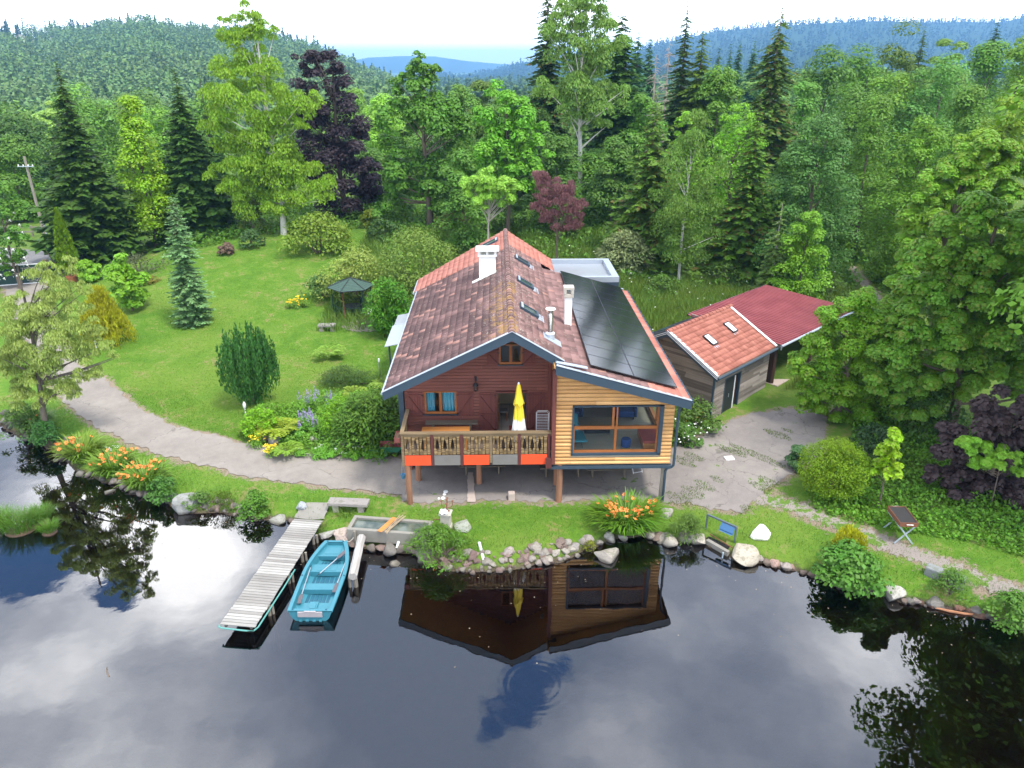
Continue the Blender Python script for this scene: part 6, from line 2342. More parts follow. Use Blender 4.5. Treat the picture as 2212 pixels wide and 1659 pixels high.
def leaf_arrays(C, D, N, L, W):
    """diamond leaves: centre, long axis, normal, length, width"""
    D = unit(D)
    U = unit(np.cross(N, D))
    L = np.asarray(L)[:, None]
    W = np.asarray(W)[:, None]
    N2 = np.cross(D, U)
    V = np.stack([C - D * L * .5, C + U * W * .5 - N2 * L * .05, C + D * L * .5, C - U * W * .5 - N2 * L * .05], 1)
    return V.reshape(-1, 3)


def quads(V):
    return np.arange(len(V)).reshape(-1, 4)


def rand_dir(r, n):
    return unit(r.normal(size=(n, 3)))


def clump_leaves(r, centres, radii, n_per, leaf, asp=.55, mode='up', squash=.8, jitter=.5):
    """leaves over the surface of many small clumps: uneven outline, gaps between"""
    K = len(centres)
    idx = np.repeat(np.arange(K), n_per)
    n = len(idx)
    d = rand_dir(r, n)
    d[:, 2] = np.where(d[:, 2] < -.35, -d[:, 2], d[:, 2])
    rad = radii[idx] * (.55 + .5 * r.random(n) ** .6)
    C = centres[idx] + d * rad[:, None] * np.array([1, 1, squash])
    N = unit(d + r.normal(size=(n, 3)) * jitter * .6 + np.array([0, 0, .55]))
    if mode == 'droop':
        D = unit(np.array([0, 0, -1.0]) + d * np.array([.45, .45, .1]) + r.normal(size=(n, 3)) * .28)
        N = unit(d * np.array([1, 1, .2]) + r.normal(size=(n, 3)) * .5)
    elif mode == 'spike':
        D = unit(np.array([0, 0, 1.0]) + d * np.array([.45, .45, .1]) + r.normal(size=(n, 3)) * .12)
        N = unit(d + r.normal(size=(n, 3)) * .3)
    elif mode == 'arch':
        D = unit(d * np.array([1, 1, .1]) + np.array([0, 0, -.25]) + r.normal(size=(n, 3)) * .3)
        N = unit(np.array([0, 0, 1.0]) + d * .4 + r.normal(size=(n, 3)) * .3)
    else:
        D = unit(np.cross(N, rand_dir(r, n)) + np.array([0, 0, -.25]) + d * .2)
    s = leaf * (.45 + 1.0 * r.random(n) ** 1.3)
    return leaf_arrays(C, D, N, s, s * asp)


def limb_mb(base, centres, r0, r, nmax=14, h=None, lean=None):
    b = MB()
    base = Vector(base)
    top = Vector((float(np.mean(centres[:, 0])) * .3 + base.x, float(np.mean(centres[:, 1])) * .3 + base.y, h if h else float(centres[:, 2].max()) * .85))
    pts = []
    for i in range(8):
        f_ = i / 7
        p = base.lerp(top, f_) + Vector((math.sin(f_ * 5 + r0 * 30), math.cos(f_ * 4 + r0 * 17), 0)) * r0 * .7 * (f_ > 0)
        if lean:
            p += Vector(lean) * math.sin(f_ * math.pi) 
        pts.append(p)
    b.tube(pts, [r0 * (1.25 if i == 0 else 1) * (1 - .82 * i / 7) + .01 for i in range(8)], 8)
    order = r.permutation(len(centres))[:nmax]
    zb, zt = base.z, top.z
    for k in order:
        c = Vector(centres[k])
        f_ = min(.9, max(.18, (c.z - zb) / max(.1, zt - zb) * .75))
        i = int(f_ * 7)
        a = pts[i].lerp(pts[min(7, i + 1)], f_ * 7 - i)
        m = a.lerp(c, .5) + Vector((0, 0, -.06 * (c - a).length + .12 * abs(c.z - a.z)))
        rr_ = r0 * (1 - .8 * f_) * .45 + .012
        b.tube([a, m, c], [rr_, rr_ * .6, rr_ * .2], 5, cap=False)
    return b


def crown_points(r, n, R, z0, z1, shape):
    t = r.random(n) ** .9
    t = t if shape != 'round' else r.random(n)
    if shape == 'round':
        prof = np.sqrt(np.maximum(0.02, 1 - (2 * t - .9) ** 2 / 1.25))
    elif shape == 'oval':
        prof = np.sin(np.pi * np.clip(.12 + t * .86, 0, 1)) ** .65
    elif shape == 'cone':
        prof = (1 - t) ** .75 * .95 + .08
    elif shape == 'col':
        prof = np.where(t < .8, .95, 1 - (t - .8) / .2 * .7)
    elif shape == 'dome':
        prof = np.sqrt(np.maximum(.02, 1 - t ** 2))
    else:
        prof = np.ones(n)
    ph = r.random(n) * 2 * np.pi
    lob = 1 + .16 * np.sin(3 * ph + r.random() * 6) + .10 * np.sin(5 * ph + 9 * t + r.random() * 6)
    rad = R * prof * lob * np.sqrt(r.random(n) * .75 + .25)
    return np.c_[rad * np.cos(ph), rad * np.sin(ph), z0 + (z1 - z0) * t]


TREE_COUNT = [0]


def finish_tree(name, label, cat, loc, trunk_b, barkcol, V, leafmat_, color, group=None, crown='crown', barkmat='bark', rz=0.0):
    t = thing(name, label, cat, loc, rz, group)
    if trunk_b is not None:
        trunk_b.build('trunk', barkmat, t, True, color=barkcol)
    me = np_mesh(crown, V, quads(V))
    mesh_obj(crown, me, leafmat_, t, tuple(q * k for q, k in zip(color, (1.95, 2.05, 0.95) if color[1] > 1.08 * color[0] else (1.6, 1.6, 1.6))))
    return t


def base_at(x, ytop, Y):
    """ground point and height of a tree whose tip shows at picture point (x, ytop) and that stands at distance Y"""
    p = PY(x, ytop, Y)
    g = gz(p[0], Y)
    return (p[0], Y, g), p[2] - g


def broad(name, x, ytop, Y, wpx, color, label, cat='tree', shape='oval', base=.18, n=6000, leaf=None, clumps=70, mode='up', mat='leaf', bark=(.14, .11, .085),
          seed=0, group=None, asp=.75, barkmat='bark', squash=.8, crad=.30, limbs=16, trunk=None, depth=1.0, jitter=.5):
    r = np.random.default_rng(seed + 1000)
    loc, h = base_at(x, ytop, Y)
    m = mpp(Y, loc[2] + h * .6)
    R = wpx * m / 2
    lf = (leaf * 1.15) if leaf else max(.14, m * 5.0)
    n = int(n * (1.6 if leaf else 2.7))
    cen = crown_points(r, clumps, R * .86, h * base, h * .97, shape)
    cen[:, 1] *= depth
    rad = R * crad * (.65 + .7 * r.random(clumps)) * np.clip(1.25 - .5 * (cen[:, 2] / h), .5, 1)
    V = clump_leaves(r, cen, rad, max(8, n // clumps), lf, asp, mode, squash, jitter)
    ins = crown_points(r, n // 9, R * .55, h * base, h * .85, shape)
    ins[:, 1] *= depth
    V2 = leaf_arrays(ins, rand_dir(r, len(ins)), rand_dir(r, len(ins)), np.full(len(ins), lf * 1.3), np.full(len(ins), lf * .9))
    tb = limb_mb((0, 0, -.3), cen, trunk or max(.06, min(.32, h * .017)), r, limbs, h * .80)
    return finish_tree(name, label, cat, loc, tb, bark, np.r_[V, V2], mat, color, group, barkmat=barkmat)


def lobed(name, lobes, Y, x0, color, label, cat='tree', n=9000, leaf=None, mode='up', mat='leaf', bark=(.14, .11, .085), barkmat='bark', seed=0, sub=9, asp=.55, squash=.85,
          trunk=.2, limbs=18, base_xy=None, fill=.1, depth=1.0, tilt=0.0):
    """crown traced as lobes (x, y, radius in picture units), each given its own depth round the trunk"""
    r = np.random.default_rng(seed + 5000)
    if base_xy is not None:
        bx, by = base_xy[0], base_xy[1]
    else:
        q = PY(x0[0], x0[1], Y)
        bx, by = q[0], Y
    g = gz(bx, by)
    cs, rs_, ws = [], [], []
    for (lxx, lyy, lr) in lobes:
        q = PY(lxx, lyy, Y)
        m = mpp(Y, q[2])
        R = lr * m
        for k in range(sub):
            d = rand_dir(r, 1)[0]
            f_ = r.random() ** .4
            off = d * R * f_ * np.array([.95, 1.0 * depth, .95])
            yy = r.normal() * R * .25 * depth
            cs.append((q[0] - bx + off[0], off[1] + yy, q[2] - g + off[2]))
            rs_.append(R * (.30 + .25 * r.random()))
            ws.append(R * R)
    cs, rs_ = np.array(cs), np.array(rs_)
    m = mpp(Y, g + 5)
    lf = (leaf or m * 4) * .92
    n = int(n * 2.6)
    asp = min(.95, asp * 1.3)
    w = np.array(ws) / np.sum(ws)
    V = []
    for k in range(len(cs)):
        V.append(clump_leaves(r, cs[k:k + 1], rs_[k:k + 1], max(6, int(n * w[k])), lf, asp, mode, squash))
    V = np.concatenate(V)
    tb = limb_mb((0, 0, -.3), cs, trunk, r, limbs, cs[:, 2].max() * .93)
    return finish_tree(name, label, cat, (bx, by, g), tb, bark, V, mat, color, barkmat=barkmat)


def spruce(name, x, ytop, Y, wpx, color, label, seed=0, levels=34, per=13, sparse=0.0, base=.02, prof_p=.85, mat='needle', group=None, droop=.35, seg=11, bark=(.12, .09, .07), cat='conifer', leafw=1.0, col_ragged=.25):
    r = np.random.default_rng(seed + 9000)
    loc, h = base_at(x, ytop, Y)
    m = mpp(Y, loc[2] + h * .4)
    R = wpx * m / 2
    Cs, Ds, Ns, Ls, Ws = [], [], [], [], []
    tb = MB()
    nt = 7
    tb.tube([(0, 0, -.3 + (h * .965 + .3) * i / nt) for i in range(nt + 1)], [max(.02, (.012 * h + .06) * (1 - i / nt * .95)) for i in range(nt + 1)], 8)
    for lv in range(levels):
        f_ = base + (1 - base) * (lv + r.random() * .5) / levels
        z = h * f_
        Rl = R * max(.09, (1 - f_) ** prof_p) * (1 + col_ragged * r.normal() * .5)
        nb = max(4, int(per * (.5 + .7 * (1 - f_))))
        ph0 = r.random() * 6.28
        for k in range(nb):
            if r.random() < sparse:
                continue
            ph = ph0 + 2 * np.pi * k / nb + r.normal() * .15
            L = Rl * (.78 + .35 * r.random())
            u = np.array([np.cos(ph), np.sin(ph)])
            sN = max(3, int(seg * min(1, .35 + L / R)))
            t = (np.arange(sN) + .5) / sN
            zz = z + r.normal() * .45 * h / levels - droop * L * (t ** 1.2) + .22 * L * np.maximum(0, t - .6) ** 1.0
            P = np.c_[u[0] * L * t, u[1] * L * t, zz]
            if L > R * .25 and r.random() < .5:
                tb.tube([(0, 0, z), tuple(P[sN // 2]), tuple(P[-1])], [.03, .02, .006], 4, cap=False)
            dirv = np.array([u[0], u[1], -.2])
            wdt = (L / sN) * (1.5 + .4 * r.random(sN)) * leafw
            for sgn in (-1, 1, 0):
                side = np.array([-u[1], u[0], 0]) * sgn
                D = unit(np.tile(dirv * (.75 if sgn else 1.0), (sN, 1)) + side * .85 + np.array([0, 0, -.30 if sgn else .05]) + r.normal(size=(sN, 3)) * .16)
                ln = np.clip(L * .40 * (1.1 - .6 * t), .12, 1.2) * (.75 + .5 * r.random(sN)) * leafw
                Cs.append(P + D * ln[:, None] * .4)
                Ds.append(D)
                Ns.append(unit(np.array([0, 0, 1.0]) + r.normal(size=(sN, 3)) * .35))
                Ls.append(ln)
                Ws.append(np.maximum(.06, ln * .52))
    V = leaf_arrays(np.concatenate(Cs), np.concatenate(Ds), np.concatenate(Ns), np.concatenate(Ls), np.concatenate(Ws))
    return finish_tree(name, label, cat, loc, tb, bark, V, mat, color, group)


def spikes(name, x, y, Hm, Wm, color, label, cat='conifer', n=2600, shape='oval', seed=0, leaf=.22, mat='needle', asp=.35, mode='spike', dz=0.0, ncl=120, squash=1.6, clr=.16, trunk=True, loc=None, depth=1.0, flat_base=.0):
    """dense evergreen of upright sprays; (x, y) picture point of its foot"""
    r = np.random.default_rng(seed + 300)
    loc = loc or PG(x, y)
    ph = r.random(ncl) * 6.283
    t = r.random(ncl)
    if shape == 'vase':
        prof = np.where(t < .35, .45 + .55 * (t / .35) ** .7, 1 - .62 * np.maximum(0, (t - .4) / .6) ** 1.6)
    elif shape == 'cone':
        prof = (1 - t) ** .8
    elif shape == 'globe':
        prof = np.sqrt(np.maximum(.01, 1 - (2 * t - 1) ** 2))
    elif shape == 'dome':
        prof = np.sqrt(np.maximum(.01, 1 - t ** 2))
    else:
        prof = np.sin(np.pi * np.clip(.1 + .88 * t, 0, 1)) ** .6
    rad = Wm / 2 * prof * (.86 + .14 * r.random(ncl))
    cen = np.c_[rad * np.cos(ph), rad * np.sin(ph) * depth, flat_base + Hm * (.04 + .9 * t)]
    rr_ = np.full(ncl, Wm * clr) * (.7 + .6 * r.random(ncl))
    V = clump_leaves(r, cen, rr_, max(6, n // ncl), leaf, asp, mode, squash, .5)
    inn = crown_points(r, n // 6, Wm * .36, Hm * .06, Hm * .82, 'oval')
    inn[:, 1] *= depth
    V2 = leaf_arrays(inn, np.tile([0, 0, 1.0], (len(inn), 1)) + r.normal(size=(len(inn), 3)) * .3, rand_dir(r, len(inn)), np.full(len(inn), leaf * 1.6), np.full(len(inn), leaf * .9))
    tb = None
    if trunk:
        tb = MB()
        tb.tube([(0, 0, -.2), (0, 0, Hm * .5)], [max(.05, Wm * .05), .03], 7)
    return finish_tree(name, label, cat, loc, tb, (.12, .085, .06), np.r_[V, V2], mat, color)


def bush(name, x, y, Wm, Hm, color, label, n=1800, leaf=.12, seed=0, mat='leaf', mode='up', clumps=40, shape='dome', cat='shrub', asp=.6, crad=.26, depth=1.0, loc=None, bark=(.15, .12, .09), stems=7, squash=.8, dz=0):
    r = np.random.default_rng(seed + 700)
    loc = loc or PG(x, y)
    cen = crown_points(r, clumps, Wm / 2 * .85, Hm * .08, Hm * .88, shape)
    cen[:, 1] *= depth
    rad = Wm / 2 * crad * 1.15 * (.7 + .6 * r.random(clumps))
    V = clump_leaves(r, cen, rad, max(6, n // clumps), leaf, asp, mode, squash)
    b = MB()
    for k in range(stems):
        c = cen[int(r.integers(clumps))]
        b.tube([(c[0] * .12, c[1] * .12, -.15), (c[0] * .5, c[1] * .5, c[2] * .55), tuple(c)], [max(.012, Wm * .012), max(.01, Wm * .008), .005], 5, cap=False)
    t = thing(name, label, cat, loc)
    b.build('stems', 'bark', t, True, color=bark)
    mesh_obj('foliage', np_mesh('foliage', V, quads(V)), mat, t, color)
    return t


def blades(r, n, R, Lmin, Lmax, width, seg=4, up=1.0, spread=.5, ry=None):
    """arching strap leaves from a clump: returns V,F quads"""
    ry = ry or R
    V, F = [], []
    for i in range(n):
        ph = r.random() * 6.283
        q = math.sqrt(r.random())
        bx, by = R * spread * q * math.cos(ph), ry * spread * q * math.sin(ph)
        ph2 = math.atan2(by, bx) + r.normal() * .5
        L = r.uniform(Lmin, Lmax)
        a0 = math.radians(r.uniform(58, 88)) if up >= 1 else math.radians(r.uniform(45, 80))
        bend = r.uniform(.9, 2.0)
        p = np.array([bx, by, 0.0])
        sd = np.array([-math.sin(ph2), math.cos(ph2), 0])
        base = len(V)
        for s_ in range(seg + 1):
            f_ = s_ / seg
            w = width * (1 - f_ ** 2 * .9) * .5
            V += [p - sd * w, p + sd * w]
            a = a0 - bend * (f_ ** 1.3)
            p = p + np.array([math.cos(a) * math.cos(ph2), math.cos(a) * math.sin(ph2), math.sin(a)]) * L / seg
        F += [(base + 2 * k, base + 2 * k + 1, base + 2 * k + 3, base + 2 * k + 2) for k in range(seg)]
    return np.array(V), np.array(F)


# ---------- hero trees
G_BIRCH = (.105, .175, .020)
lobed('birch_tree', [(520, 40, 34), (478, 62, 28), (560, 70, 26), (515, 105, 50), (480, 150, 40), (560, 150, 46), (520, 200, 60), (590, 210, 42), (470, 235, 48), (560, 270, 60), (650, 225, 34),
                     (640, 260, 30), (460, 300, 42), (520, 320, 66), (600, 330, 55), (480, 380, 44), (545, 390, 66), (620, 390, 52), (672, 405, 40), (510, 440, 42), (580, 430, 50), (650, 430, 42), (700, 420, 22)],
      66, (540, 300), G_BIRCH, 'tall weeping birch with light yellow-green leaves at the top of the lawn', n=30000, mode='droop', asp=.36, leaf=.24, seed=1,
      barkmat='birch_bark', base_xy=PG(613, 507), trunk=.24, limbs=30, sub=10)
lobed('copper_beech', [(690, 118, 26), (660, 130, 24), (715, 150, 34), (670, 175, 36), (735, 200, 40), (690, 230, 46), (750, 260, 50), (700, 300, 56), (770, 320, 52), (720, 370, 58), (780, 380, 46), (730, 430, 56), (790, 430, 38), (660, 260, 40), (660, 350, 40)],
      74, (735, 330), (.029, .020, .025), 'big dark purple copper beech beside the birch', n=13000, leaf=.30, seed=2, trunk=.3, mat='leaf')
lobed('willow_tree', [(1230, 30, 40), (1285, 45, 48), (1265, 10, 40), (1210, 80, 46), (1260, 100, 55), (1310, 110, 44), (1225, 150, 50), (1285, 165, 54), (1190, 195, 40), (1240, 205, 48), (1300, 220, 46), (1330, 200, 30), (1240, 250, 34), (1290, 265, 32)],
      75, (1258, 200), (.085, .145, .045), 'very tall grey-green birch with a bare pale trunk, behind the chalet', n=17000, mode='droop', asp=.38, leaf=.25, seed=3, barkmat='birch_bark', trunk=.26, limbs=26)
lobed('alder_tree', [(905, 140, 26), (880, 165, 30), (930, 175, 36), (860, 200, 32), (910, 215, 50), (965, 235, 44), (870, 260, 46), (925, 290, 60), (990, 290, 44), (860, 330, 44), (920, 360, 62), (980, 370, 56), (870, 400, 48), (940, 430, 54), (1000, 420, 40), (840, 440, 34)],
      70, (920, 300), (.052, .115, .022), 'big mid green alder with a pointed top left of the chalet ridge', n=13000, leaf=.30, seed=4, trunk=.28)
lobed('ash_tree', [(1080, 215, 36), (1120, 235, 36), (1045, 255, 36), (1095, 280, 50), (1150, 285, 34), (1050, 320, 46), (1110, 335, 54), (1165, 340, 30), (1040, 375, 44), (1095, 385, 46), (1150, 385, 36)],
      65, (1095, 320), (.078, .185, .026), 'bright fresh green ash tree right behind the chalet roof', n=10000, leaf=.30, seed=5, trunk=.2, asp=.45)
# right foreground
lobed('hornbeam_tree', [(1850, 665, 40), (1800, 690, 34), (1895, 700, 44), (1770, 740, 36), (1830, 735, 50), (1890, 760, 56), (1755, 800, 38), (1815, 800, 54), (1880, 830, 58), (1770, 860, 40), (1830, 870, 50), (1890, 890, 46), (1790, 915, 34), (1850, 925, 40), (1930, 860, 44), (1740, 860, 30), (1735, 790, 30), (1910, 935, 44), (1950, 900, 40)],
      34.5, (1830, 800), (.088, .185, .016), 'dense bright green hornbeam standing in front of the red carport roof', n=42000, leaf=.135, seed=6, mat='maple_leaf', trunk=.14, sub=12)
lobed('maple_tree', [(2120, 455, 44), (2060, 500, 46), (2170, 500, 56), (2000, 560, 48), (2090, 560, 66), (2190, 580, 62), (1980, 640, 46), (2050, 640, 66), (2140, 660, 72), (2220, 680, 60), (1960, 710, 48), (2040, 730, 66), (2120, 760, 70), (2200, 780, 64), (1960, 790, 46), (2020, 810, 54), (2090, 830, 48), (2240, 500, 50), (1950, 860, 44), (2010, 880, 44), (1905, 820, 40), (2230, 850, 50), (1925, 760, 40)],
      33, (2120, 650), (.075, .16, .024), 'large broad maple filling the right edge of the photo above the purple hazel', n=72000, leaf=.155, seed=7, mat='maple_leaf', trunk=.26, sub=12, asp=.8)
lobed('lime_tree', [(2080, 350, 40), (2150, 330, 48), (2020, 400, 40), (2210, 360, 50), (2090, 410, 44), (1990, 460, 44), (2170, 420, 40), (1970, 520, 40), (2030, 470, 40), (1950, 590, 38), (1945, 660, 36)],
      41, (2080, 420), (.095, .19, .022), 'yellow-green lime tree rising behind the large maple at the right edge', n=38000, leaf=.175, seed=8, mat='maple_leaf', trunk=.25, sub=11, asp=.75)
lobed('purple_hazel', [(2130, 905, 46), (2190, 900, 50), (2060, 960, 44), (2130, 975, 54), (2200, 980, 56), (2040, 1030, 34), (2100, 1040, 48), (2170, 1060, 54), (2230, 1060, 50), (2150, 1110, 40), (2210, 1130, 40)],
      27.5, (2150, 1000), (.040, .026, .026), 'dark purple leaved hazel at the lower right under the large maple', cat='shrub', n=11000, leaf=.17, seed=9, trunk=.1, sub=11, asp=.8)
lobed('green_hazel', [(2090, 960, 26), (2130, 985, 28), (2180, 980, 26), (2110, 1005, 22), (2200, 1010, 26)], 26.6, (2150, 1060), (.10, .20, .03), 'leafy green branches of a hazel growing through the purple hazel', cat='shrub', n=2600, leaf=.18, seed=10, trunk=.02, limbs=6, sub=9, asp=.8)
lobed('curly_willow', [(35, 640, 34), (85, 640, 30), (130, 650, 18), (0, 700, 42), (60, 700, 42), (118, 700, 28), (-40, 740, 46), (30, 750, 48), (95, 748, 46), (150, 745, 28), (-10, 800, 48), (60, 805, 46), (125, 795, 40), (178, 785, 24), (200, 800, 14), (-45, 830, 44), (20, 850, 36), (80, 860, 34), (140, 845, 26), (165, 840, 16), (95, 600, 20), (50, 605, 20), (40, 890, 28), (-20, 890, 34), (110, 885, 22)],
      31.2, (80, 760), (.165, .205, .095), 'feathery grey-green curly willow at the far left pond bank', n=27000, leaf=.15, mode='droop', asp=.20, seed=11, trunk=.15, limbs=22, sub=11, base_xy=PG(112, 956), bark=(.13, .11, .09), mat='leaf')
lobed('flowering_shrub', [(10, 410, 24), (30, 450, 28), (0, 460, 30), (45, 500, 24), (10, 520, 34), (35, 555, 24), (0, 575, 26)], 57, (10, 500), (.06, .13, .03), 'white flowering bush cut by the left edge beside the garden gate', cat='shrub', n=3500, leaf=.2, seed=12, trunk=.08)

# a tall tree outside the right edge of the picture, seen only mirrored in the pond
rx_ = np.random.default_rng(88)
cen = crown_points(rx_, 90, 6.0, 5, 21.5, 'oval')
V = clump_leaves(rx_, cen, np.full(90, 1.9), 620, .32, .7)
finish_tree('beech_tree', 'tall green tree just outside the right edge, mirrored in the pond at lower right', 'tree', (25.5, 27.0, gz(25.5, 27.0)), limb_mb((0, 0, -.3), cen, .35, rx_, 20, 19), (.14, .11, .085), V, 'leaf', (.075, .15, .02))
# ---------- conifers
SP = (.030, .060, .017)
spruce('spruce_tree', 120, 132, 66, 215, SP, 'tall dark spruce standing left of the yellow-green maple', seed=1, levels=44, per=17, seg=12)
spruce('spruce_tree', 375, 145, 71, 205, (.034, .070, .022), 'tall dark spruce between the yellow-green maple and the birch', seed=2, levels=44, per=16, seg=12)
spruce('spruce_tree', 428, 146, 84, 95, (.034, .075, .026), 'spruce top showing just behind the left edge of the birch', seed=3, levels=26, per=11)
spruce('spruce_tree', 1185, -50, 84, 150, (.036, .075, .030), 'very tall spruce with a sparse top cut by the upper edge', seed=4, levels=64, per=11, sparse=.15, prof_p=.7, mat='needle_cones')
spruce('spruce_tree', 1345, 30, 83, 160, (.028, .062, .018), 'dark dense spruce right of the very tall grey-green birch', seed=5, levels=40, per=14, prof_p=.45)
spruce('spruce_tree', 1420, 190, 61, 200, (.062, .115, .028), 'large open spruce with bronze cones above the annex', seed=6, levels=36, per=13, sparse=.08, mat='needle_cones', bark=(.2, .18, .15))
spruce('spruce_tree', 1488, -10, 88, 120, (.038, .078, .034), 'slender tall spruce with a pointed top cut by the upper edge', seed=7, levels=64, per=10, sparse=.1, prof_p=.7, mat='needle_cones')
spruce('spruce_tree', 1520, 62, 86, 150, (.060, .095, .020), 'broad olive green spruce below the slender tall one', seed=8, levels=36, per=13, prof_p=.6)
spruce('spruce_tree', 1693, -5, 74, 185, (.052, .092, .030), 'tall open spruce with a bare pale trunk and dark top in the right half', seed=9, levels=58, per=10, sparse=.2, prof_p=.66, mat='needle_cones', bark=(.24, .20, .17), droop=.5)
spruce('spruce_tree', 1645, 195, 60, 175, (.062, .125, .026), 'bright green spruce with brown cones right of the young birch', seed=10, levels=38, per=14, mat='needle_cones')
spruce('spruce_tree', 1692, 430, 51, 125, (.070, .11, .045), 'small half bare greyish spruce above the shed', seed=11, levels=26, per=11, sparse=.3, bark=(.30, .27, .24))
spruce('fir_tree', 2160, 35, 140, 90, (.020, .055, .040), 'small dark fir on the skyline near the right edge', seed=12, levels=52, per=11, prof_p=.6)
spruce('fir_tree', 2000, 55, 125, 80, (.045, .085, .022), 'olive fir poking above the round trees in the right background', seed=13, levels=52, per=11, prof_p=.6)
for i, (x, y, Y, w) in enumerate(((1380, 68, 130, 60), (1405, 80, 140, 48), (1345, 120, 120, 60), (1600, 88, 190, 36), (1580, 95, 185, 34), (1632, 84, 195, 36), (1660, 92, 200, 34), (1555, 100, 190, 34))):
    spruce('fir_tree', x, y, Y, w * 1.5, (.030, .075, .045), ['bluish fir left of the bare dead spruces', 'second bluish fir beside the bare dead spruces', 'dim fir behind the dark dense spruce', 'distant fir in the small row left of the tall open spruce, second from the left', 'distant fir in the small row left of the tall open spruce, beside the leftmost',
                                                        'distant fir in the small row nearest the tall open spruce trunk', 'distant fir just beside the tall open spruce trunk', 'leftmost distant fir of the small row left of the tall open spruce'][i], seed=20 + i, levels=50, per=11, prof_p=.6, seg=6, group='distant firs', leafw=1.7)
for i, (x, y, Y) in enumerate(((1447, 88, 96), (1418, 118, 92))):
    loc, h = base_at(x, y, Y)
    t = thing('dead_spruce', ['taller bare grey dead spruce on the skyline right of centre', 'shorter bare grey dead spruce on the skyline right of centre'][i], 'dead tree', loc)
    b = MB()
    b.tube([(0, 0, -.3), (0, 0, h * .6), (0, 0, h)], [.22, .14, .03], 7)
    r_ = random.Random(i)
    for k in range(60):
        z = h * r_.uniform(.35, .98)
        a = r_.uniform(0, 6.28)
        L = (1 - z / h) * 4.5 + .4
        b.tube([(0, 0, z), (L * .5 * math.cos(a), L * .5 * math.sin(a), z - .05 * L), (L * math.cos(a), L * math.sin(a), z - .35 * L)], [.04, .03, .012], 4, cap=False)
    b.build('trunk', 'bark', t, True, color=(.34, .28, .24))

# blue cedar on the lawn, feathery columns
spruce('blue_cedar', 371, 422, 48.5, 84, (.085, .15, .115), 'slim silvery blue-green cedar on the lawn', seed=31, levels=46, per=13, seg=8, prof_p=.40, droop=.25, leafw=.85, col_ragged=.3)
t = thing('terracotta_pot', 'terracotta pot holding the cone conifer beside the gate', 'pot', PG(158, 608))
MB().lathe([(.34, 0), (.43, .42), (.47, .43), (.47, .52), (.42, .52), (.40, .44)], (0, 0, 0), 20).build('pot', 'terracotta', t, True)
lp = PG(158, 608)
spikes('cone_conifer', 0, 0, 5.6, 1.9, (.068, .115, .008), 'narrow olive-gold cone conifer growing in the terracotta pot', n=4200, shape='cone', seed=1, leaf=.16, loc=(lp[0], lp[1], lp[2] + .45), ncl=200, clr=.09, squash=1.4)
spikes('golden_thuja', 234, 742, 3.4, 3.2, (.24, .243, .012), 'golden yellow conical thuja on the lawn beside the drive', n=9000, shape='cone', seed=2, leaf=.20, ncl=170, clr=.13)
spikes('thuja_bush', 842, 722, 3.4, 2.6, (.042, .115, .016), 'feathery green thuja bush between the gazebo and the chalet roof', n=4500, shape='oval', seed=4, leaf=.24, ncl=110, clr=.2, squash=1.2, mode='arch')
spikes('yew_bush', 812, 955, 2.5, 3.7, (.045, .090, .020), 'big dark spreading yew in the flower bed against the chalet deck', n=7500, shape='dome', seed=5, leaf=.20, ncl=170, clr=.13, squash=.9, mode='arch', cat='shrub')
spikes('box_globe', 563, 945, 1.5, 1.65, (.085, .175, .014), 'clipped light green box globe at the left end of the flower bed', n=3000, shape='globe', seed=6, leaf=.09, ncl=140, clr=.10, squash=1, mode='up', cat='shrub', asp=.7)
spikes('box_globe', 735, 945, 2.2, 1.9, (.075, .155, .016), 'clipped green box globe in the middle of the flower bed beside the yew', n=3600, shape='globe', seed=7, leaf=.09, ncl=150, clr=.10, squash=1, mode='up', cat='shrub', asp=.7)
spikes('globe_bush', 1791, 1068, 2.5, 2.7, (.075, .125, .009), 'big clipped round yellow-green bush at the edge of the yard', n=16000, shape='globe', seed=8, leaf=.075, ncl=420, clr=.10, squash=1, mode='up', cat='shrub', asp=.5)
spikes('golden_thuja', 1831, 1198, .95, 1.10, (.26, .262, .010), 'small golden dwarf thuja on the right bank above the leafy bush', n=2600, shape='oval', seed=9, leaf=.13, ncl=90, clr=.15, squash=1.8)

# ---------- other broadleaved trees round the garden
broad('maple_tree', 275, 202, 69, 150, (.135, .235, .016), 'bright yellow-green maple squeezed between the two tall dark spruces', shape='cone', base=.05, n=8000, seed=1, clumps=80, mat='maple_leaf')
broad('young_birch', 1500, 235, 57, 165, (.072, .125, .035), 'young birch with a slim white trunk behind the chalet annex', shape='oval', base=.16, n=7000, seed=2, barkmat='birch_bark', trunk=.11, mode='droop', asp=.45, crad=.26)
broad('rowan_tree', 1490, 235, 63, 90, (.12, .23, .025), 'light green tree top just behind the young birch', shape='oval', base=.2, n=3000, seed=3)
broad('sycamore_tree', 1785, 255, 55.5, 205, (.046, .100, .038), 'dark bluish green sycamore in the middle right behind the shed', shape='oval', base=.03, n=10000, seed=4, clumps=90)
broad('robinia_tree', 1600, 222, 64, 120, (.11, .225, .026), 'vivid green tree top behind the cone-bearing spruce', shape='round', base=.3, n=3600, seed=5, asp=.45)
broad('cherry_tree', 2005, 255, 58, 180, (.075, .145, .018), 'mid green tree right of the dark sycamore', shape='oval', base=.02, n=9000, seed=6, clumps=80)
broad('oak_tree', 2110, 275, 52, 160, (.10, .165, .018), 'yellowish green tree behind the lime at the right edge', shape='round', base=.05, n=7000, seed=7)
broad('oak_tree', 2190, 205, 60, 170, (.11, .165, .016), 'tall yellowish tree cut by the right edge below the skyline', shape='oval', base=.05, n=6500, seed=8)
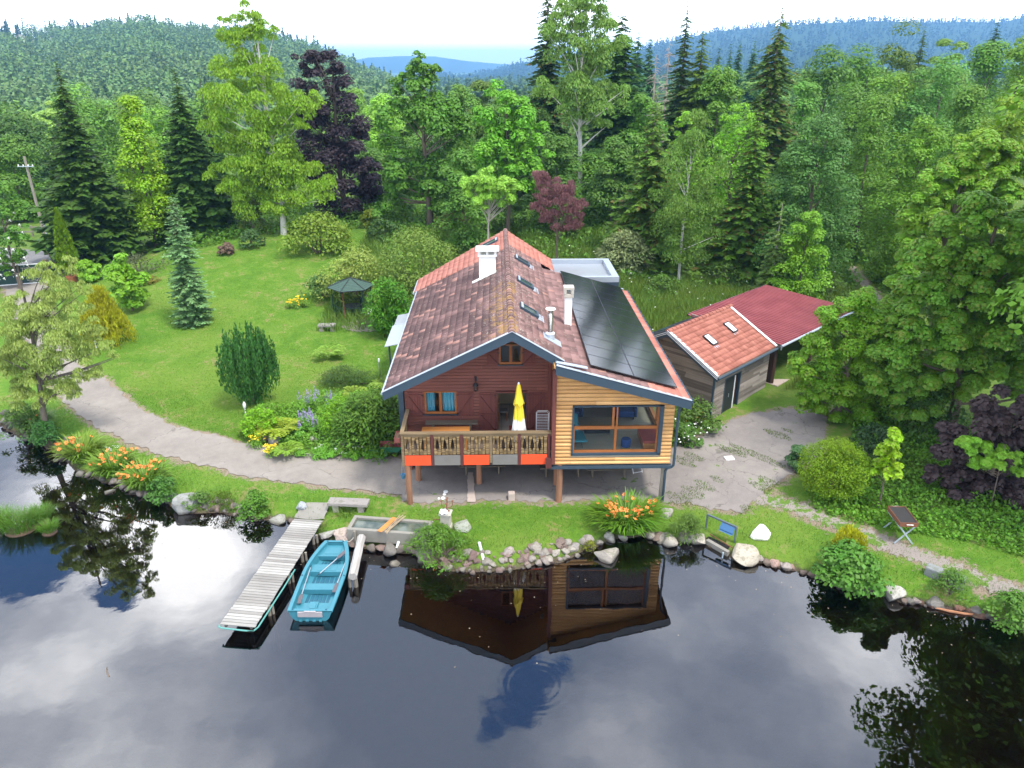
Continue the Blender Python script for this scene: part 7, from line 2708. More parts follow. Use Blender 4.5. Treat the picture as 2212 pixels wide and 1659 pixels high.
broad('hazel_tree', 1750, 455, 50, 130, (.085, .17, .020), 'leafy green hazel beside the half bare spruce above the shed', cat='tree', shape='dome', base=.02, n=5000, seed=9)
broad('young_maple', 1935, 925, 26.4, 76, (.15, .26, .015), 'slim young maple with bright yellow-green leaves tied to a stake beside the purple hazel', shape='cone', base=.42, n=1500, seed=10, clumps=26, leaf=.15, mat='maple_leaf', trunk=.035, limbs=12, asp=.8)
broad('fruit_tree', 262, 552, 51, 88, (.10, .195, .025), 'young green multi-stemmed tree on the lawn left of the blue cedar', shape='oval', base=.12, n=3600, seed=11, clumps=40, leaf=.2, trunk=.07)
broad('shrub_tree', 186, 562, 58.5, 56, (.105, .20, .028), 'small light green shrub between the potted conifer and the young tree', cat='shrub', shape='dome', base=.05, n=1800, seed=12, clumps=24, leaf=.2)
# second rank beyond the garden
bg = [(30, 250, 96, 160, (.040, .085, .022), 'dark green round tree behind the utility pole at the left edge'), (10, 300, 84, 130, (.055, .11, .022), 'green tree cut by the left edge above the white flowering bush'),
      (95, 215, 125, 60, (.13, .20, .075), 'slim pale feathery poplar beyond the dark spruce at far left'), (205, 225, 110, 150, (.075, .15, .028), 'round mid green tree showing left of the yellow-green maple top'),
      (345, 235, 105, 150, (.085, .165, .028), 'light green tree between the two tall dark spruces, behind the maple'), (165, 190, 150, 150, (.075, .14, .035), 'hazy green tree over the left spruce shoulder'),
      (300, 190, 165, 160, (.070, .13, .035), 'hazy round tree in the gap above the yellow-green maple'), (440, 215, 120, 130, (.070, .135, .028), 'tree crown behind the left side of the birch'),
      (820, 205, 100, 90, (.105, .19, .040), 'light green tree right of the copper beech'), (870, 215, 110, 110, (.085, .16, .035), 'tree crown behind the big alder on its left'),
      (990, 185, 92, 110, (.060, .115, .030), 'dull green tree between the alder and the ash'), (1045, 175, 105, 90, (.075, .12, .025), 'olive tree between the ash and the tall grey-green birch'),
      (760, 195, 130, 120, (.09, .165, .04), 'light green crown above the copper beech shoulder'), (1390, 205, 78, 110, (.060, .125, .030), 'green tree behind the cone-bearing open spruce on its left'),
      (1795, 105, 96, 150, (.060, .125, .024), 'round green tree right of the tall open spruce'), (1880, 100, 104, 150, (.058, .12, .020), 'rounded olive tree in the middle of the right background'),
      (1935, 150, 84, 170, (.062, .115, .016), 'broad olive tree below the skyline trees at right'), (1960, 58, 122, 150, (.060, .095, .014), 'domed olive tree on the skyline at right'),
      (2050, 115, 82, 190, (.062, .135, .046), 'big bluish green round ash in the right background'), (2060, 72, 128, 90, (.065, .11, .025), 'small skyline tree between the olive fir and the dark fir'),
      (2150, 95, 100, 150, (.065, .14, .028), 'green crown right of the big bluish ash'), (2215, 80, 92, 140, (.075, .13, .020), 'green crown cut by the right edge at the skyline'),
      (1850, 190, 72, 170, (.060, .125, .022), 'dense green tree left of the olive tree group'), (1900, 215, 66, 150, (.058, .115, .016), 'olive green tree above the gravel lane'),
      (1745, 175, 80, 120, (.055, .12, .030), 'dark tree half hidden by the tall open spruce'), (1560, 150, 84, 130, (.085, .165, .03), 'light green tree between the olive spruce and the vivid green top'),
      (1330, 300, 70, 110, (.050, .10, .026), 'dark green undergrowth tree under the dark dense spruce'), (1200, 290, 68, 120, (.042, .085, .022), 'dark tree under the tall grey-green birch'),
      (2100, 190, 74, 150, (.070, .135, .024), 'mid green tree right below the big bluish ash'), (800, 330, 80, 100, (.050, .10, .024), 'dark green tree between the copper beech and the alder'),
      (1000, 330, 62, 110, (.045, .095, .024), 'dark green tree filling the gap between the alder and the ash'), (560, 300, 88, 150, (.050, .10, .024), 'dark tree crown behind the birch trunk'),
      (1720, 330, 62, 130, (.055, .11, .028), 'green tree between the bright spruce and the sycamore'), (70, 330, 110, 120, (.038, .08, .022), 'dark tree just left of the left tall spruce'),
      (955, 245, 86, 120, (.060, .12, .024), 'green tree behind the right shoulder of the alder'), (1085, 215, 88, 110, (.055, .105, .026), 'dull green tree just behind the ash top'),
      (1160, 235, 80, 110, (.050, .10, .024), 'dark green tree left of the bare birch trunk'), (1290, 330, 76, 130, (.060, .125, .024), 'green tree under the right side of the tall grey-green birch'),
      (1420, 330, 72, 140, (.055, .11, .022), 'green tree in the shade of the large cone-bearing spruce'), (905, 330, 88, 150, (.055, .11, .024), 'green tree filling in below the alder crown'),
      (-40, 210, 120, 150, (.055, .105, .025), 'far tree cut by the left edge below the hill')]
shapes = ['oval', 'round', 'oval', 'round']
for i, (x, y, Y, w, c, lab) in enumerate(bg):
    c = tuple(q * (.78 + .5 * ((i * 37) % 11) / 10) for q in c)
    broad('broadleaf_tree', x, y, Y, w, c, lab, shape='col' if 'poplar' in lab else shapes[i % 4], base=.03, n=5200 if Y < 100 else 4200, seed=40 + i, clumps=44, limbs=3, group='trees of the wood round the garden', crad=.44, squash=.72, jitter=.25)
# rows of wood filling the middle distance
r_ = np.random.default_rng(5)


def merged_wood(name, label, spots, n_each, leaf, colr, seed):
    V = []
    r = np.random.default_rng(seed)
    for (x, y, h, R, con) in spots:
        g = gz(x, y)
        if con:
            k = 26
            t = r.random(k)
            cen = np.c_[R * .5 * (1 - t) * np.cos(r.random(k) * 6.28), R * .5 * (1 - t) * np.sin(r.random(k) * 6.28), h * (.1 + .9 * t)]
            rad = R * .30 * (1.05 - t)
        else:
            cen = crown_points(r, 22, R * .8, h * .15, h * .95, 'oval')
            rad = R * .34 * (.7 + .6 * r.random(22))
        q = clump_leaves(r, cen, rad, max(3, n_each // len(cen)), leaf, .7)
        V.append(q + np.array([x, y, g]))
    V = np.concatenate(V)
    o = mesh_obj(name, np_mesh(name, V, quads(V)), 'far_leaf', None, colr)
    return tag(o, label, 'wood', kind='stuff')


spots = []
for k in range(260):
    Y = r_.uniform(115, 380)
    X = r_.uniform(-.80, .80) * Y
    h = r_.uniform(13, 20)
    # keep the crowns below the rank of trees seen in the photograph
    lim = CAM_H - Y * (.045 if X < 30 else .005)
    h = min(h, max(6, lim - gz(X, Y)))
    spots.append((X, Y, h, r_.uniform(3.5, 6), r_.random() < .25))
merged_wood('mixed_wood', 'mixed wood filling the valley floor behind the garden trees', spots, 420, 1.0, (.13, .235, .045), 3)


def shoots(name, x, y, Hm, Wm, color, label, ns=150, n=9000, leaf=.2, seed=0):
    """evergreen made of many upright pointed shoots of unequal height"""
    r = np.random.default_rng(seed)
    loc = PG(x, y)
    C, D, N, L = [], [], [], []
    per = n // ns
    for k in range(ns):
        ph = r.random() * 6.283
        q = math.sqrt(r.random())
        top = Hm * (1.0 - .16 * q ** 3) * r.uniform(.70, 1.05)
        z0 = Hm * (.03 + .30 * r.random() * (q > .6))
        a = np.array([math.cos(ph), math.sin(ph)])
        t = r.random(per) ** .8
        bulge = Wm / 2 * q * np.interp(t, [0, .15, .4, .7, 1], [.42, .74, 1.0, .98, .88])
        z = z0 + (top - z0) * t
        w = .15 * (1 - t) ** .6 + .03
        g = rand_dir(r, per)
        C.append(np.c_[a[0] * bulge, a[1] * bulge, z] + g * w[:, None])
        D.append(unit(np.array([0, 0, 1.0]) + g * .35))
        N.append(unit(g + r.normal(size=(per, 3)) * .3))
        L.append(leaf * r.uniform(.7, 1.3, per))
    L = np.concatenate(L)
    V = leaf_arrays(np.concatenate(C), np.concatenate(D), np.concatenate(N), L, L * .38)
    tb = MB()
    tb.tube([(0, 0, -.2), (0, 0, Hm * .6)], [.14, .04], 7)
    return finish_tree(name, label, 'conifer', loc, tb, (.12, .085, .06), V, 'needle', color)


shoots('column_juniper', 548, 872, 4.4, 3.0, (.030, .085, .034), 'dark blue-green many-spired juniper beside the drive', seed=3)

# ---------- shrubs
GRN = (.075, .165, .020)
bush('rhododendron', 690, 546, 6.8, 3.0, (.185, .28, .025), 'wide bright green rhododendron at the top edge of the lawn', n=5200, leaf=.24, seed=1, clumps=70, depth=.6)
bush('rhododendron', 775, 652, 5.6, 3.8, (.27, .35, .06), 'pale green large-leaved rhododendron right behind the gazebo', n=6000, leaf=.22, seed=2, clumps=70, depth=.7, asp=.4)
bush('rhododendron', 905, 648, 7.2, 5.2, (.17, .26, .035), 'tall rhododendron bank between the gazebo and the chalet roof', n=9000, leaf=.20, seed=3, clumps=100, depth=.7, asp=.4)
bush('rhododendron', 700, 640, 3.0, 1.6, (.085, .185, .035), 'low dense green shrub left of the gazebo behind the yellow flowers', n=2400, leaf=.16, seed=4, clumps=36)
lobed('magnolia_tree', [(1005, 400, 26), (1040, 388, 30), (1080, 395, 28), (1110, 410, 22), (1020, 420, 26), (1070, 425, 26), (1095, 430, 20), (1035, 440, 18)], 57, (1055, 470), (.135, .245, .055),
      'light green umbrella-shaped rhododendron tree with bare grey branches behind the chalet ridge', n=5200, leaf=.26, seed=13, trunk=.10, limbs=26, sub=8, asp=.35, bark=(.38, .34, .29))
lobed('smoke_bush', [(1165, 395, 22), (1185, 420, 26), (1215, 405, 22), (1230, 430, 28), (1205, 450, 26), (1175, 445, 22), (1240, 460, 20), (1170, 385, 16), (1190, 478, 26), (1225, 485, 24), (1160, 440, 20), (1255, 440, 18), (1250, 480, 18)], 56, (1205, 480), (.17, .080, .082),
      'dusky red smoke bush behind the chalet ridge', cat='shrub', n=4200, leaf=.20, seed=14, trunk=.07, sub=8, mode='spike', asp=.4)
bush('dry_conifer', 990, 488, 2.4, 2.4, (.24, .125, .04), 'withered orange-brown shrub left of the umbrella-shaped tree', n=1800, leaf=.18, seed=5, mode='spike', asp=.35)
small = [(870, 470, 3.0, 2.4, (.10, .21, .035), 'fresh green sapling in front of the alder'), (1110, 500, 3.2, 3.2, (.080, .17, .020), 'round green shrub just behind the chalet ridge'),
         (1202, 492, 2.4, 3.0, (.15, .25, .02), 'bright yellow-green sapling in front of the smoke bush'), (1232, 520, 2.5, 2.6, (.085, .175, .022), 'small green shrub in front of the smoke bush on its right'),
         (1206, 515, 3.8, 3.0, (.085, .17, .022), 'leafy scrub hiding the foot of the smoke bush'), (1062, 508, 4.2, 3.0, (.08, .16, .02), 'leafy scrub at the foot of the umbrella-shaped rhododendron'),
         (1300, 478, 5.4, 4.2, (.060, .125, .065), 'bluish green shrub right of the smoke bush'), (1480, 595, 4.2, 2.4, (.115, .205, .030), 'bushy light green shrub in the meadow below the young birch'),
         (1560, 620, 4.2, 2.0, (.10, .19, .022), 'green shrub at the meadow edge above the shed roof'), (1430, 640, 3.2, 1.6, (.10, .20, .025), 'leafy clump in the meadow beside the solar panels'),
         (1700, 640, 3.6, 2.2, (.085, .165, .022), 'green shrub behind the red carport roof'), (1790, 650, 3.2, 1.8, (.080, .15, .020), 'low shrub at the lane behind the carport roof'),
         (1630, 610, 3.0, 2.4, (.075, .155, .020), 'dark green shrub at the foot of the bright spruce'), (825, 520, 3.2, 2.0, (.060, .13, .025), 'green shrub at the top right corner of the lawn'),
         (800, 492, 1.8, 1.9, (.17, .23, .02), 'yellowish small conifer at the top right corner of the lawn'), (545, 535, 2.2, 1.5, (.06, .13, .03), 'round dark green shrub at the foot of the birch'),
         (492, 550, 1.4, 1.0, (.20, .13, .09), 'dry brownish twiggy shrub at the top of the lawn'), (555, 505, 3.0, 3.4, (.10, .15, .02), 'yellowish yew at the foot of the birch, left of its trunk'),
         (320, 612, 1.6, .5, (.22, .20, .03), 'low golden ground cover shrub between the young tree and the blue cedar'), (300, 590, 5.0, 1.2, (.10, .12, .05), 'tangle of low scrub along the top of the lawn by the spruces'),
         (960, 500, 2.2, 1.5, (.16, .16, .04), 'yellowish scrub beside the withered shrub'), (1045, 540, 3.2, 1.6, (.09, .18, .02), 'green scrub hidden just behind the roof ridge'),
         (1500, 925, 3.0, 1.5, (.095, .18, .025), 'weedy shrub with yellow blooms between the extension and the shed'), (1475, 955, 1.8, 1.0, (.095, .20, .03), 'leafy weeds at the right foot of the extension'),
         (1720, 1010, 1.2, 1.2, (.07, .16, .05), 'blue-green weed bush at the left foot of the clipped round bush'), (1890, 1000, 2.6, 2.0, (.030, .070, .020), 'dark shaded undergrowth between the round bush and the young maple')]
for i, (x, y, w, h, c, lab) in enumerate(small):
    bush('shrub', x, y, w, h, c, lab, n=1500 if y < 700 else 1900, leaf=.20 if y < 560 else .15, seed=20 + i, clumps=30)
bush('shrub', 1968, 925, 4.2, 3.0, (.060, .13, .020), 'leafy thicket closing the gap under the large maple', n=4200, leaf=.17, seed=74, clumps=50)
bush('weeping_shrub', 1345, 585, 5.2, 3.2, (.27, .33, .13), 'pale green arching weeping shrub in the meadow right of the annex', n=10000, leaf=.30, seed=60, mode='arch', asp=.32, clumps=60)
# bank bushes
bush('green_bush', 106, 968, 1.7, 1.5, (.040, .135, .020), 'rounded deep green bush on the bank left of the lily clumps', n=2600, leaf=.11, seed=61)
bush('green_bush', 62, 940, 2.4, 1.9, (.10, .20, .03), 'loose green bush at the foot of the curly willow', n=2200, leaf=.12, seed=73)
bush('green_bush', 352, 1082, 1.35, 1.25, (.075, .19, .025), 'leafy green bush on the bank just right of the lily clumps', n=2400, leaf=.10, seed=62)
bush('green_bush', 552, 1112, 1.45, 1.1, (.095, .225, .018), 'fresh green bush above the cobble heap', n=2200, leaf=.10, seed=63)
bush('trough_bush', 952, 1205, 2.7, 1.35, (.10, .215, .018), 'airy bright green willow bush leaning over the water below the fountain pillar', n=4200, leaf=.12, seed=64, crad=.2, asp=.35, clumps=60)
bush('leafy_bush', 1832, 1264, 2.8, 1.5, (.090, .225, .024), 'large fresh green leafy bush overhanging the water on the right bank', n=4200, leaf=.15, seed=65, asp=.8, clumps=60)
bush('feathery_shrub', 1480, 1160, 1.7, 1.0, (.115, .205, .030), 'feathery light green shrub between the lily clump and the sluice', n=2600, leaf=.14, seed=66, mode='arch', asp=.18)
bush('weed_clump', 2050, 1290, 1.7, .95, (.095, .20, .025), 'clump of weeds growing over the stone block bench', n=1900, leaf=.11, seed=67, mode='arch', asp=.3)
bush('green_bush', 2190, 1350, 2.2, 1.2, (.090, .205, .022), 'leafy bush at the far right end of the pond bank', n=2400, leaf=.13, seed=68)
bush('yellow_weed', 1273, 1188, .55, .45, (.20, .22, .02), 'small yellow flowering weed between the boulders of the front edging', n=500, leaf=.06, seed=69)
bush('green_bush', 480, 1095, 1.4, .7, (.12, .19, .025), 'low yellow-green weeds above the cobble heap', n=1300, leaf=.09, seed=70, mode='spike', asp=.25)
bush('green_bush', 430, 1090, 1.3, .55, (.10, .19, .03), 'low weeds beside the big angular slab', n=1000, leaf=.09, seed=71)
bush('creeping_juniper', 752, 830, 3.6, .85, (.060, .12, .018), 'dark green creeping juniper on the lawn left of the chalet', n=4200, leaf=.16, seed=72, mode='arch', asp=.2, clumps=70, depth=.6)


def fern(x, y, Wm, Hm, color, label, n=26, seed=0, name='fern', loc=None, cat='fern'):
    r = np.random.default_rng(seed + 40)
    C, D, N, L, W = [], [], [], [], []
    for k in range(n):
        ph = r.random() * 6.283
        Lf = Wm / 2 * r.uniform(.75, 1.15)
        t = (np.arange(14) + .5) / 14
        zz = Hm * (1.5 * t - 1.1 * t ** 2) * r.uniform(.8, 1.2)
        P = np.c_[Lf * t * np.cos(ph), Lf * t * np.sin(ph), zz + .03]
        for sg in (-1, 1):
            s_ = np.array([-np.sin(ph), np.cos(ph), 0]) * sg
            ln = .42 * Lf * np.sin(np.pi * np.clip(.12 + .88 * (1 - t), 0, 1)) * .6 + .03
            d = unit(np.tile(s_ + np.array([np.cos(ph), np.sin(ph), -.25]) * .5, (14, 1)) + r.normal(size=(14, 3)) * .1)
            C.append(P + d * ln[:, None] * .5); D.append(d); N.append(np.tile([0, 0, 1.0], (14, 1)) + r.normal(size=(14, 3)) * .1); L.append(ln); W.append(np.full(14, Lf / 14 * 1.3))
    V = leaf_arrays(np.concatenate(C), np.concatenate(D), np.concatenate(N), np.concatenate(L), np.concatenate(W))
    loc = loc or PG(x, y)
    o = mesh_obj(name, np_mesh(name, V, quads(V)), 'leaf', None, tuple(1.5 * q for q in color))
    o.location = loc
    return tag(o, label, cat)


fern(712, 775, 1.9, 1.1, (.15, .25, .030), 'bright fern on the lawn above the creeping juniper', seed=1)
fern(830, 838, 1.7, .8, (.16, .25, .030), 'bright fern at the left eaves of the chalet', seed=2)
fern(605, 945, 2.0, 1.35, (.20, .26, .020), 'large yellow-green fern in the flower bed beside the light box globe', n=44, seed=3)
fern(545, 935, 1.2, .7, (.15, .22, .02), 'yellowish fern at the far left tip of the flower bed', seed=4)
fern(620, 985, 1.4, .8, (.14, .24, .02), 'fern spilling from the flower bed onto the driveway edge', n=30, seed=5)
fern(765, 860, 1.5, .8, (.18, .26, .03), 'pale fern behind the middle box globe', seed=6)


def flowerbed(name, x, y, Wm, Hm, color, petal, label, n=900, nf=30, seed=0, spike=True, fs=.05, cat='flowers', depth=1.0, fname='flower'):
    r = np.random.default_rng(seed + 80)
    loc = PG(x, y)
    cen = crown_points(r, 26, Wm / 2 * .85, .05, Hm * .7, 'dome')
    cen[:, 1] *= depth
    V = clump_leaves(r, cen, np.full(26, .22), n // 26, .13, .3, 'up', .7)
    t = thing(name, label, cat, loc)
    mesh_obj('foliage', np_mesh('foliage', V, quads(V)), 'leaf', t, tuple(q * k for q, k in zip(color, (1.6, 1.7, 1.0))))
    C, D, N, L, W = [], [], [], [], []
    proto = None
    for k in range(nf):
        c = cen[int(r.integers(26))]
        p = np.array([c[0] + r.normal() * .15, c[1] + r.normal() * .12, 0])
        z0 = c[2] + .12 + r.random() * .2
        if proto is None:
            if spike:
                m = 34
                zz = r.random(m) * .42
                q = np.c_[r.normal(size=(m, 2)) * .035 * (1.1 - zz[:, None] / .42), zz]
            else:
                m = 10
                q = np.c_[r.normal(size=(m, 2)) * .04, r.random(m) * .05]
            Vf = leaf_arrays(q, rand_dir(r, m), rand_dir(r, m), np.full(m, fs), np.full(m, fs * .8))
            proto = np_mesh(fname, Vf, quads(Vf))
        o = mesh_obj(fname, proto, petal, t)
        o.location = (p[0], p[1], z0)
        o.rotation_euler = (r.normal() * .12, r.normal() * .12, r.random() * 6)
        o.scale = [r.uniform(.8, 1.25)] * 3
    return t


flowerbed('lupin_clump', 655, 935, 2.0, .9, (.085, .19, .035), 'petal_lilac', 'lupins with faded grey-lilac spikes in the middle of the flower bed', n=2600, nf=26, seed=1)
flowerbed('lupin_clump', 690, 885, 2.4, .9, (.090, .19, .035), 'petal_lilac', 'lupins with lilac-blue spikes along the lawn side of the flower bed', n=2400, nf=30, seed=2, depth=.5)
flowerbed('low_border', 700, 985, 3.0, .45, (.085, .195, .025), 'petal_white', 'low leafy border with tiny white flowers along the driveway', n=3400, nf=8, seed=3, spike=False, fs=.04, depth=.35)
flowerbed('low_border', 790, 985, 2.6, .40, (.080, .19, .02), 'petal_white', 'low green border below the yew beside the wheelbarrow', n=2800, nf=4, seed=4, spike=False, fs=.04, depth=.35)
flowerbed('loosestrife', 556, 965, .7, .5, (.10, .19, .03), 'petal_yellow', 'yellow flowers at the left tip of the flower bed', n=500, nf=14, seed=5, spike=False, fs=.05)
flowerbed('loosestrife', 588, 985, .5, .5, (.10, .19, .03), 'petal_yellow', 'bright yellow flower cluster at the driveway edge under the brown stone', n=400, nf=24, seed=6, spike=False, fs=.06)
flowerbed('loosestrife', 641, 664, 2.0, .9, (.11, .19, .03), 'petal_yellow', 'yellow flowering clump on the lawn left of the gazebo', n=1400, nf=36, seed=7, spike=False, fs=.09, depth=.5)
flowerbed('white_daisies', 250, 985, 1.0, .35, (.10, .17, .03), 'petal_white', 'small patch of white daisies behind the middle lily clump', n=400, nf=10, seed=8, spike=False, fs=.04)
t = flowerbed('ragwort', 1500, 915, 1.6, 1.0, (.11, .19, .03), 'petal_yellow', 'yellow flowering weeds at the left gable foot of the shed', n=1000, nf=20, seed=9, spike=False, fs=.06)
r = np.random.default_rng(1)
fl = bpy.data.objects['flowering_shrub']
Vf = leaf_arrays(r.normal(size=(12, 3)) * .07, rand_dir(r, 12), rand_dir(r, 12), np.full(12, .12), np.full(12, .1))
pm = np_mesh('flower', Vf, quads(Vf))
for k in range(60):
    o = mesh_obj('flower', pm, 'petal_white', fl)
    a = r.random() * 6.28
    z = 1.0 + 6.5 * r.random()
    R_ = 2.2 * (1 - abs(z - 3.5) / 6)
    o.location = (R_ * math.cos(a) - .2, -abs(R_ * math.sin(a)), z)


# ---------- orange day lilies
def lily_petals():
    V, F = [], []
    for k in range(6):
        a = k * math.pi / 3
        for s_ in (0,):
            c, s2 = math.cos(a), math.sin(a)
            w = .028
            pts = [(.012, 0, 0), (.055, w, .045), (.10, 0, .055), (.055, -w, .045)]
            b_ = len(V)
            V += [(x * c - y * s2, x * s2 + y * c, z) for x, y, z in pts]
            F.append((b_, b_ + 1, b_ + 2, b_ + 3))
    return np_mesh('flower', np.array(V), np.array(F))


LILY = lily_petals()


def daylily(x, y, Wm, Hm, n, nf, label, color, seed, depth=.8, loc=None, fx=None):
    r = np.random.default_rng(seed + 60)
    loc = loc or PG(x, y)
    t = thing('daylily_clump', label, 'flowers', loc, 0, 'orange daylily clumps on the pond bank')
    V, F = blades(r, n, Wm / 2, Hm * .8, Hm * 1.45, .078, 5, spread=.66, ry=Wm / 2 * depth)
    mesh_obj('leaves', np_mesh('leaves', V, F, False), 'blade', t, color)
    st = MB()
    for k in range(nf):
        a = r.random() * 6.28
        q = math.sqrt(r.random()) * .95
        if fx:
            px, py = fx(r)
        else:
            px, py = Wm / 2 * q * math.cos(a), Wm / 2 * depth * q * math.sin(a)
        z = Hm * r.uniform(.72, 1.02)
        st.tube([(px * .6, py * .6, 0), (px * .9, py * .9, z * .6), (px, py, z)], [.008, .006, .005], 4, cap=False)
        o = mesh_obj('flower', LILY, 'petal_orange', t)
        o.location = (px, py, z)
        s_ = r.uniform(.85, 1.25)
        o.scale = (s_, s_, s_)
        o.rotation_euler = (r.normal() * .5 - .35, r.normal() * .5, r.random() * 6)
    st.build('stems', 'bark', t, color=(.10, .19, .03))
    return t


LC = (.17, .30, .030)
daylily(183, 992, 1.75, 1.05, 420, 18, 'leftmost orange daylily clump on the pond bank, with few flowers', (.20, .31, .035), 1, fx=lambda r: (r.uniform(-.85, .3), r.uniform(-.7, .6)))
daylily(247, 1022, 1.75, .95, 420, 30, 'middle orange daylily clump on the left pond bank', LC, 2, fx=lambda r: (r.uniform(-.6, .9), r.uniform(-.8, .8)))
daylily(318, 1050, 1.75, .95, 420, 40, 'third orange daylily clump from the left, with many flowers beside a leafy bush', LC, 3, fx=lambda r: (r.uniform(-.95, .6), r.uniform(-.8, .8)))
daylily(1353, 1140, 2.75, 1.08, 1000, 48, 'large orange daylily clump on the bank below the extension', (.15, .30, .025), 4, depth=.62)
daylily(80, 925, 1.6, .9, 300, 2, 'green daylily clump without flowers under the curly willow', (.11, .21, .03), 5)
for (x, y, w, h, lab, sd) in ((45, 1138, 1.55, .75, 'large tuft of reed grass on the islet at the left edge', 1), (88, 1122, .9, .7, 'tall narrow reed tuft on the islet beside the largest one', 2), (106, 1145, .75, .45, 'small bright reed tuft at the right tip of the islet', 3), (4, 1128, 1.0, .7, 'reed tuft cut by the left edge', 4)):
    r = np.random.default_rng(sd)
    V, F = blades(r, int(420 * w), w / 2, h * .7, h * 1.2, .016, 4, spread=.85)
    p = PZ(x, y, .12)
    t = thing('reed_tuft', lab, 'reeds', p)
    mesh_obj('leaves', np_mesh('leaves', V, F), 'blade', t, (.095, .215, .015))
    MB().lathe([(w * .5, -.6), (w * .40, -.14), (w * .28, -.03), (.01, .0)], (0, 0, 0), 14).build('root_mound', 'soil', t, True)
for (x, y, lab, sd) in ((748, 1110, 'tuft of long grass under the stone slab bench by the jetty', 1), (500, 1100, 'tuft of long grass among the cobbles left of the jetty', 2), (690, 1150, 'grass tufts along the right side of the jetty head', 3)):
    r = np.random.default_rng(sd + 10)
    V, F = blades(r, 90, .45, .35, .7, .018, 4, spread=.7)
    o = mesh_obj('grass_tuft', np_mesh('grass_tuft', V, F), 'blade', None, (.13, .23, .03))
    o.location = PG(x, y)
    tag(o, lab, 'grass')

# ---------- grass that nobody could count
GP = np.array(POND)


def grass_field(name, label, sampler, n, hmin, hmax, wid, color, seed, keep=None, tilt=.35):
    r = np.random.default_rng(seed)
    P = sampler(r, n)
    if keep is not None:
        P = P[keep(P)]
    m = len(P)
    z = ground_np(P)
    ph = r.random(m) * 6.283
    h = r.uniform(hmin, hmax, m)
    top = np.c_[P[:, 0] + h * tilt * r.normal(size=m), P[:, 1] + h * tilt * r.normal(size=m), z + h]
    s = np.c_[np.cos(ph), np.sin(ph), np.zeros(m)] * (wid * r.uniform(.7, 1.3, m))[:, None]
    b = np.c_[P, z - .02]
    midp = (b + top) / 2 + np.c_[np.zeros((m, 2)), h * .12]
    V = np.stack([b, midp + s * .6, top, midp - s * .6], 1).reshape(-1, 3)
    o = mesh_obj(name, np_mesh(name, V, quads(V)), 'blade', None, color)
    return tag(o, label, 'grass', kind='stuff')


PATHS = [D1, D2, D4, D5, D6]


def off_path(P, d=.05):
    k = np.ones(len(P), bool)
    for D in PATHS:
        k &= poly_sd(P, D) > d - .25 * np.abs(np.sin(P[:, 0] * 7.1) * np.sin(P[:, 1] * 6.3))
    return k


def hit_house(P):
    lx_, ly_ = P[:, 0] - HX0, P[:, 1] - HY0
    hx = lx_ * math.cos(YAW) + ly_ * math.sin(YAW)
    hy = -lx_ * math.sin(YAW) + ly_ * math.cos(YAW)
    inh = (hx > -4.6) & (hx < 6.9) & (hy > -.2) & (hy < 19)
    a = math.radians(45)
    sx, sy = P[:, 0] - SH.location.x, P[:, 1] - SH.location.y
    u = sx * math.cos(a) + sy * math.sin(a)
    v = -sx * math.sin(a) + sy * math.cos(a)
    return inh | ((u > -.1) & (u < 14.6) & (v > -1.0) & (v < 6.0))


def near_shore(lo, hi):
    def f(r, n):
        P = np.c_[r.uniform(-28, 24, n), r.uniform(17, 38, n)]
        sd = poly_sd(P, POND)
        return P[(sd > lo) & (sd < hi)]
    return f


grass_field('bank_grass', 'ragged grass and weeds along the edge of the pond', near_shore(.10, 1.3), 60000, .06, .24, .014, (.125, .215, .028), 1, lambda P: off_path(P) & ~hit_house(P))
grass_field('lawn_grass', 'short mown grass of the strips between drive, yard and pond', near_shore(.9, 7), 190000, .03, .085, .012, (.100, .205, .020), 2, lambda P: off_path(P, .15) & ~hit_house(P))
UV = [PG(*q)[:2] for q in [(130, 620), (420, 545), (590, 510), (800, 495), (850, 640), (830, 850), (560, 962), (430, 930), (330, 892), (240, 825), (165, 760)]]
LAWN = np.array(UV)
def lawn_s(r, n):
    lo, hi = LAWN.min(0), LAWN.max(0)
    P = np.c_[r.uniform(lo[0], hi[0], n), lo[1] + (hi[1] - lo[1]) * r.random(n) ** 1.6]
    return P[poly_sd(P, LAWN) < 0]
grass_field('lawn_blades', 'mown grass of the big sloping lawn left of the chalet', lawn_s, 230000, .02, .055, .022, (.155, .285, .030), 3, lambda P: ~hit_house(P) & off_path(P, .2))
def meadow_s(r, n):
    return np.c_[r.uniform(3, 26, n), r.uniform(38, 62, n)]
grass_field('meadow_grass', 'tall meadow grass and weeds behind the chalet and shed', meadow_s, 90000, .25, .85, .035, (.19, .285, .040), 4, lambda P: ~hit_house(P) & off_path(P, .1))
def scrub_s(r, n):
    return np.c_[r.uniform(-13, 16, n), r.uniform(47, 68, n)]
grass_field('scrub_grass', 'tall grass and brambles at the foot of the wood behind the chalet', scrub_s, 60000, .2, .9, .04, (.15, .25, .035), 5, lambda P: ~hit_house(P))


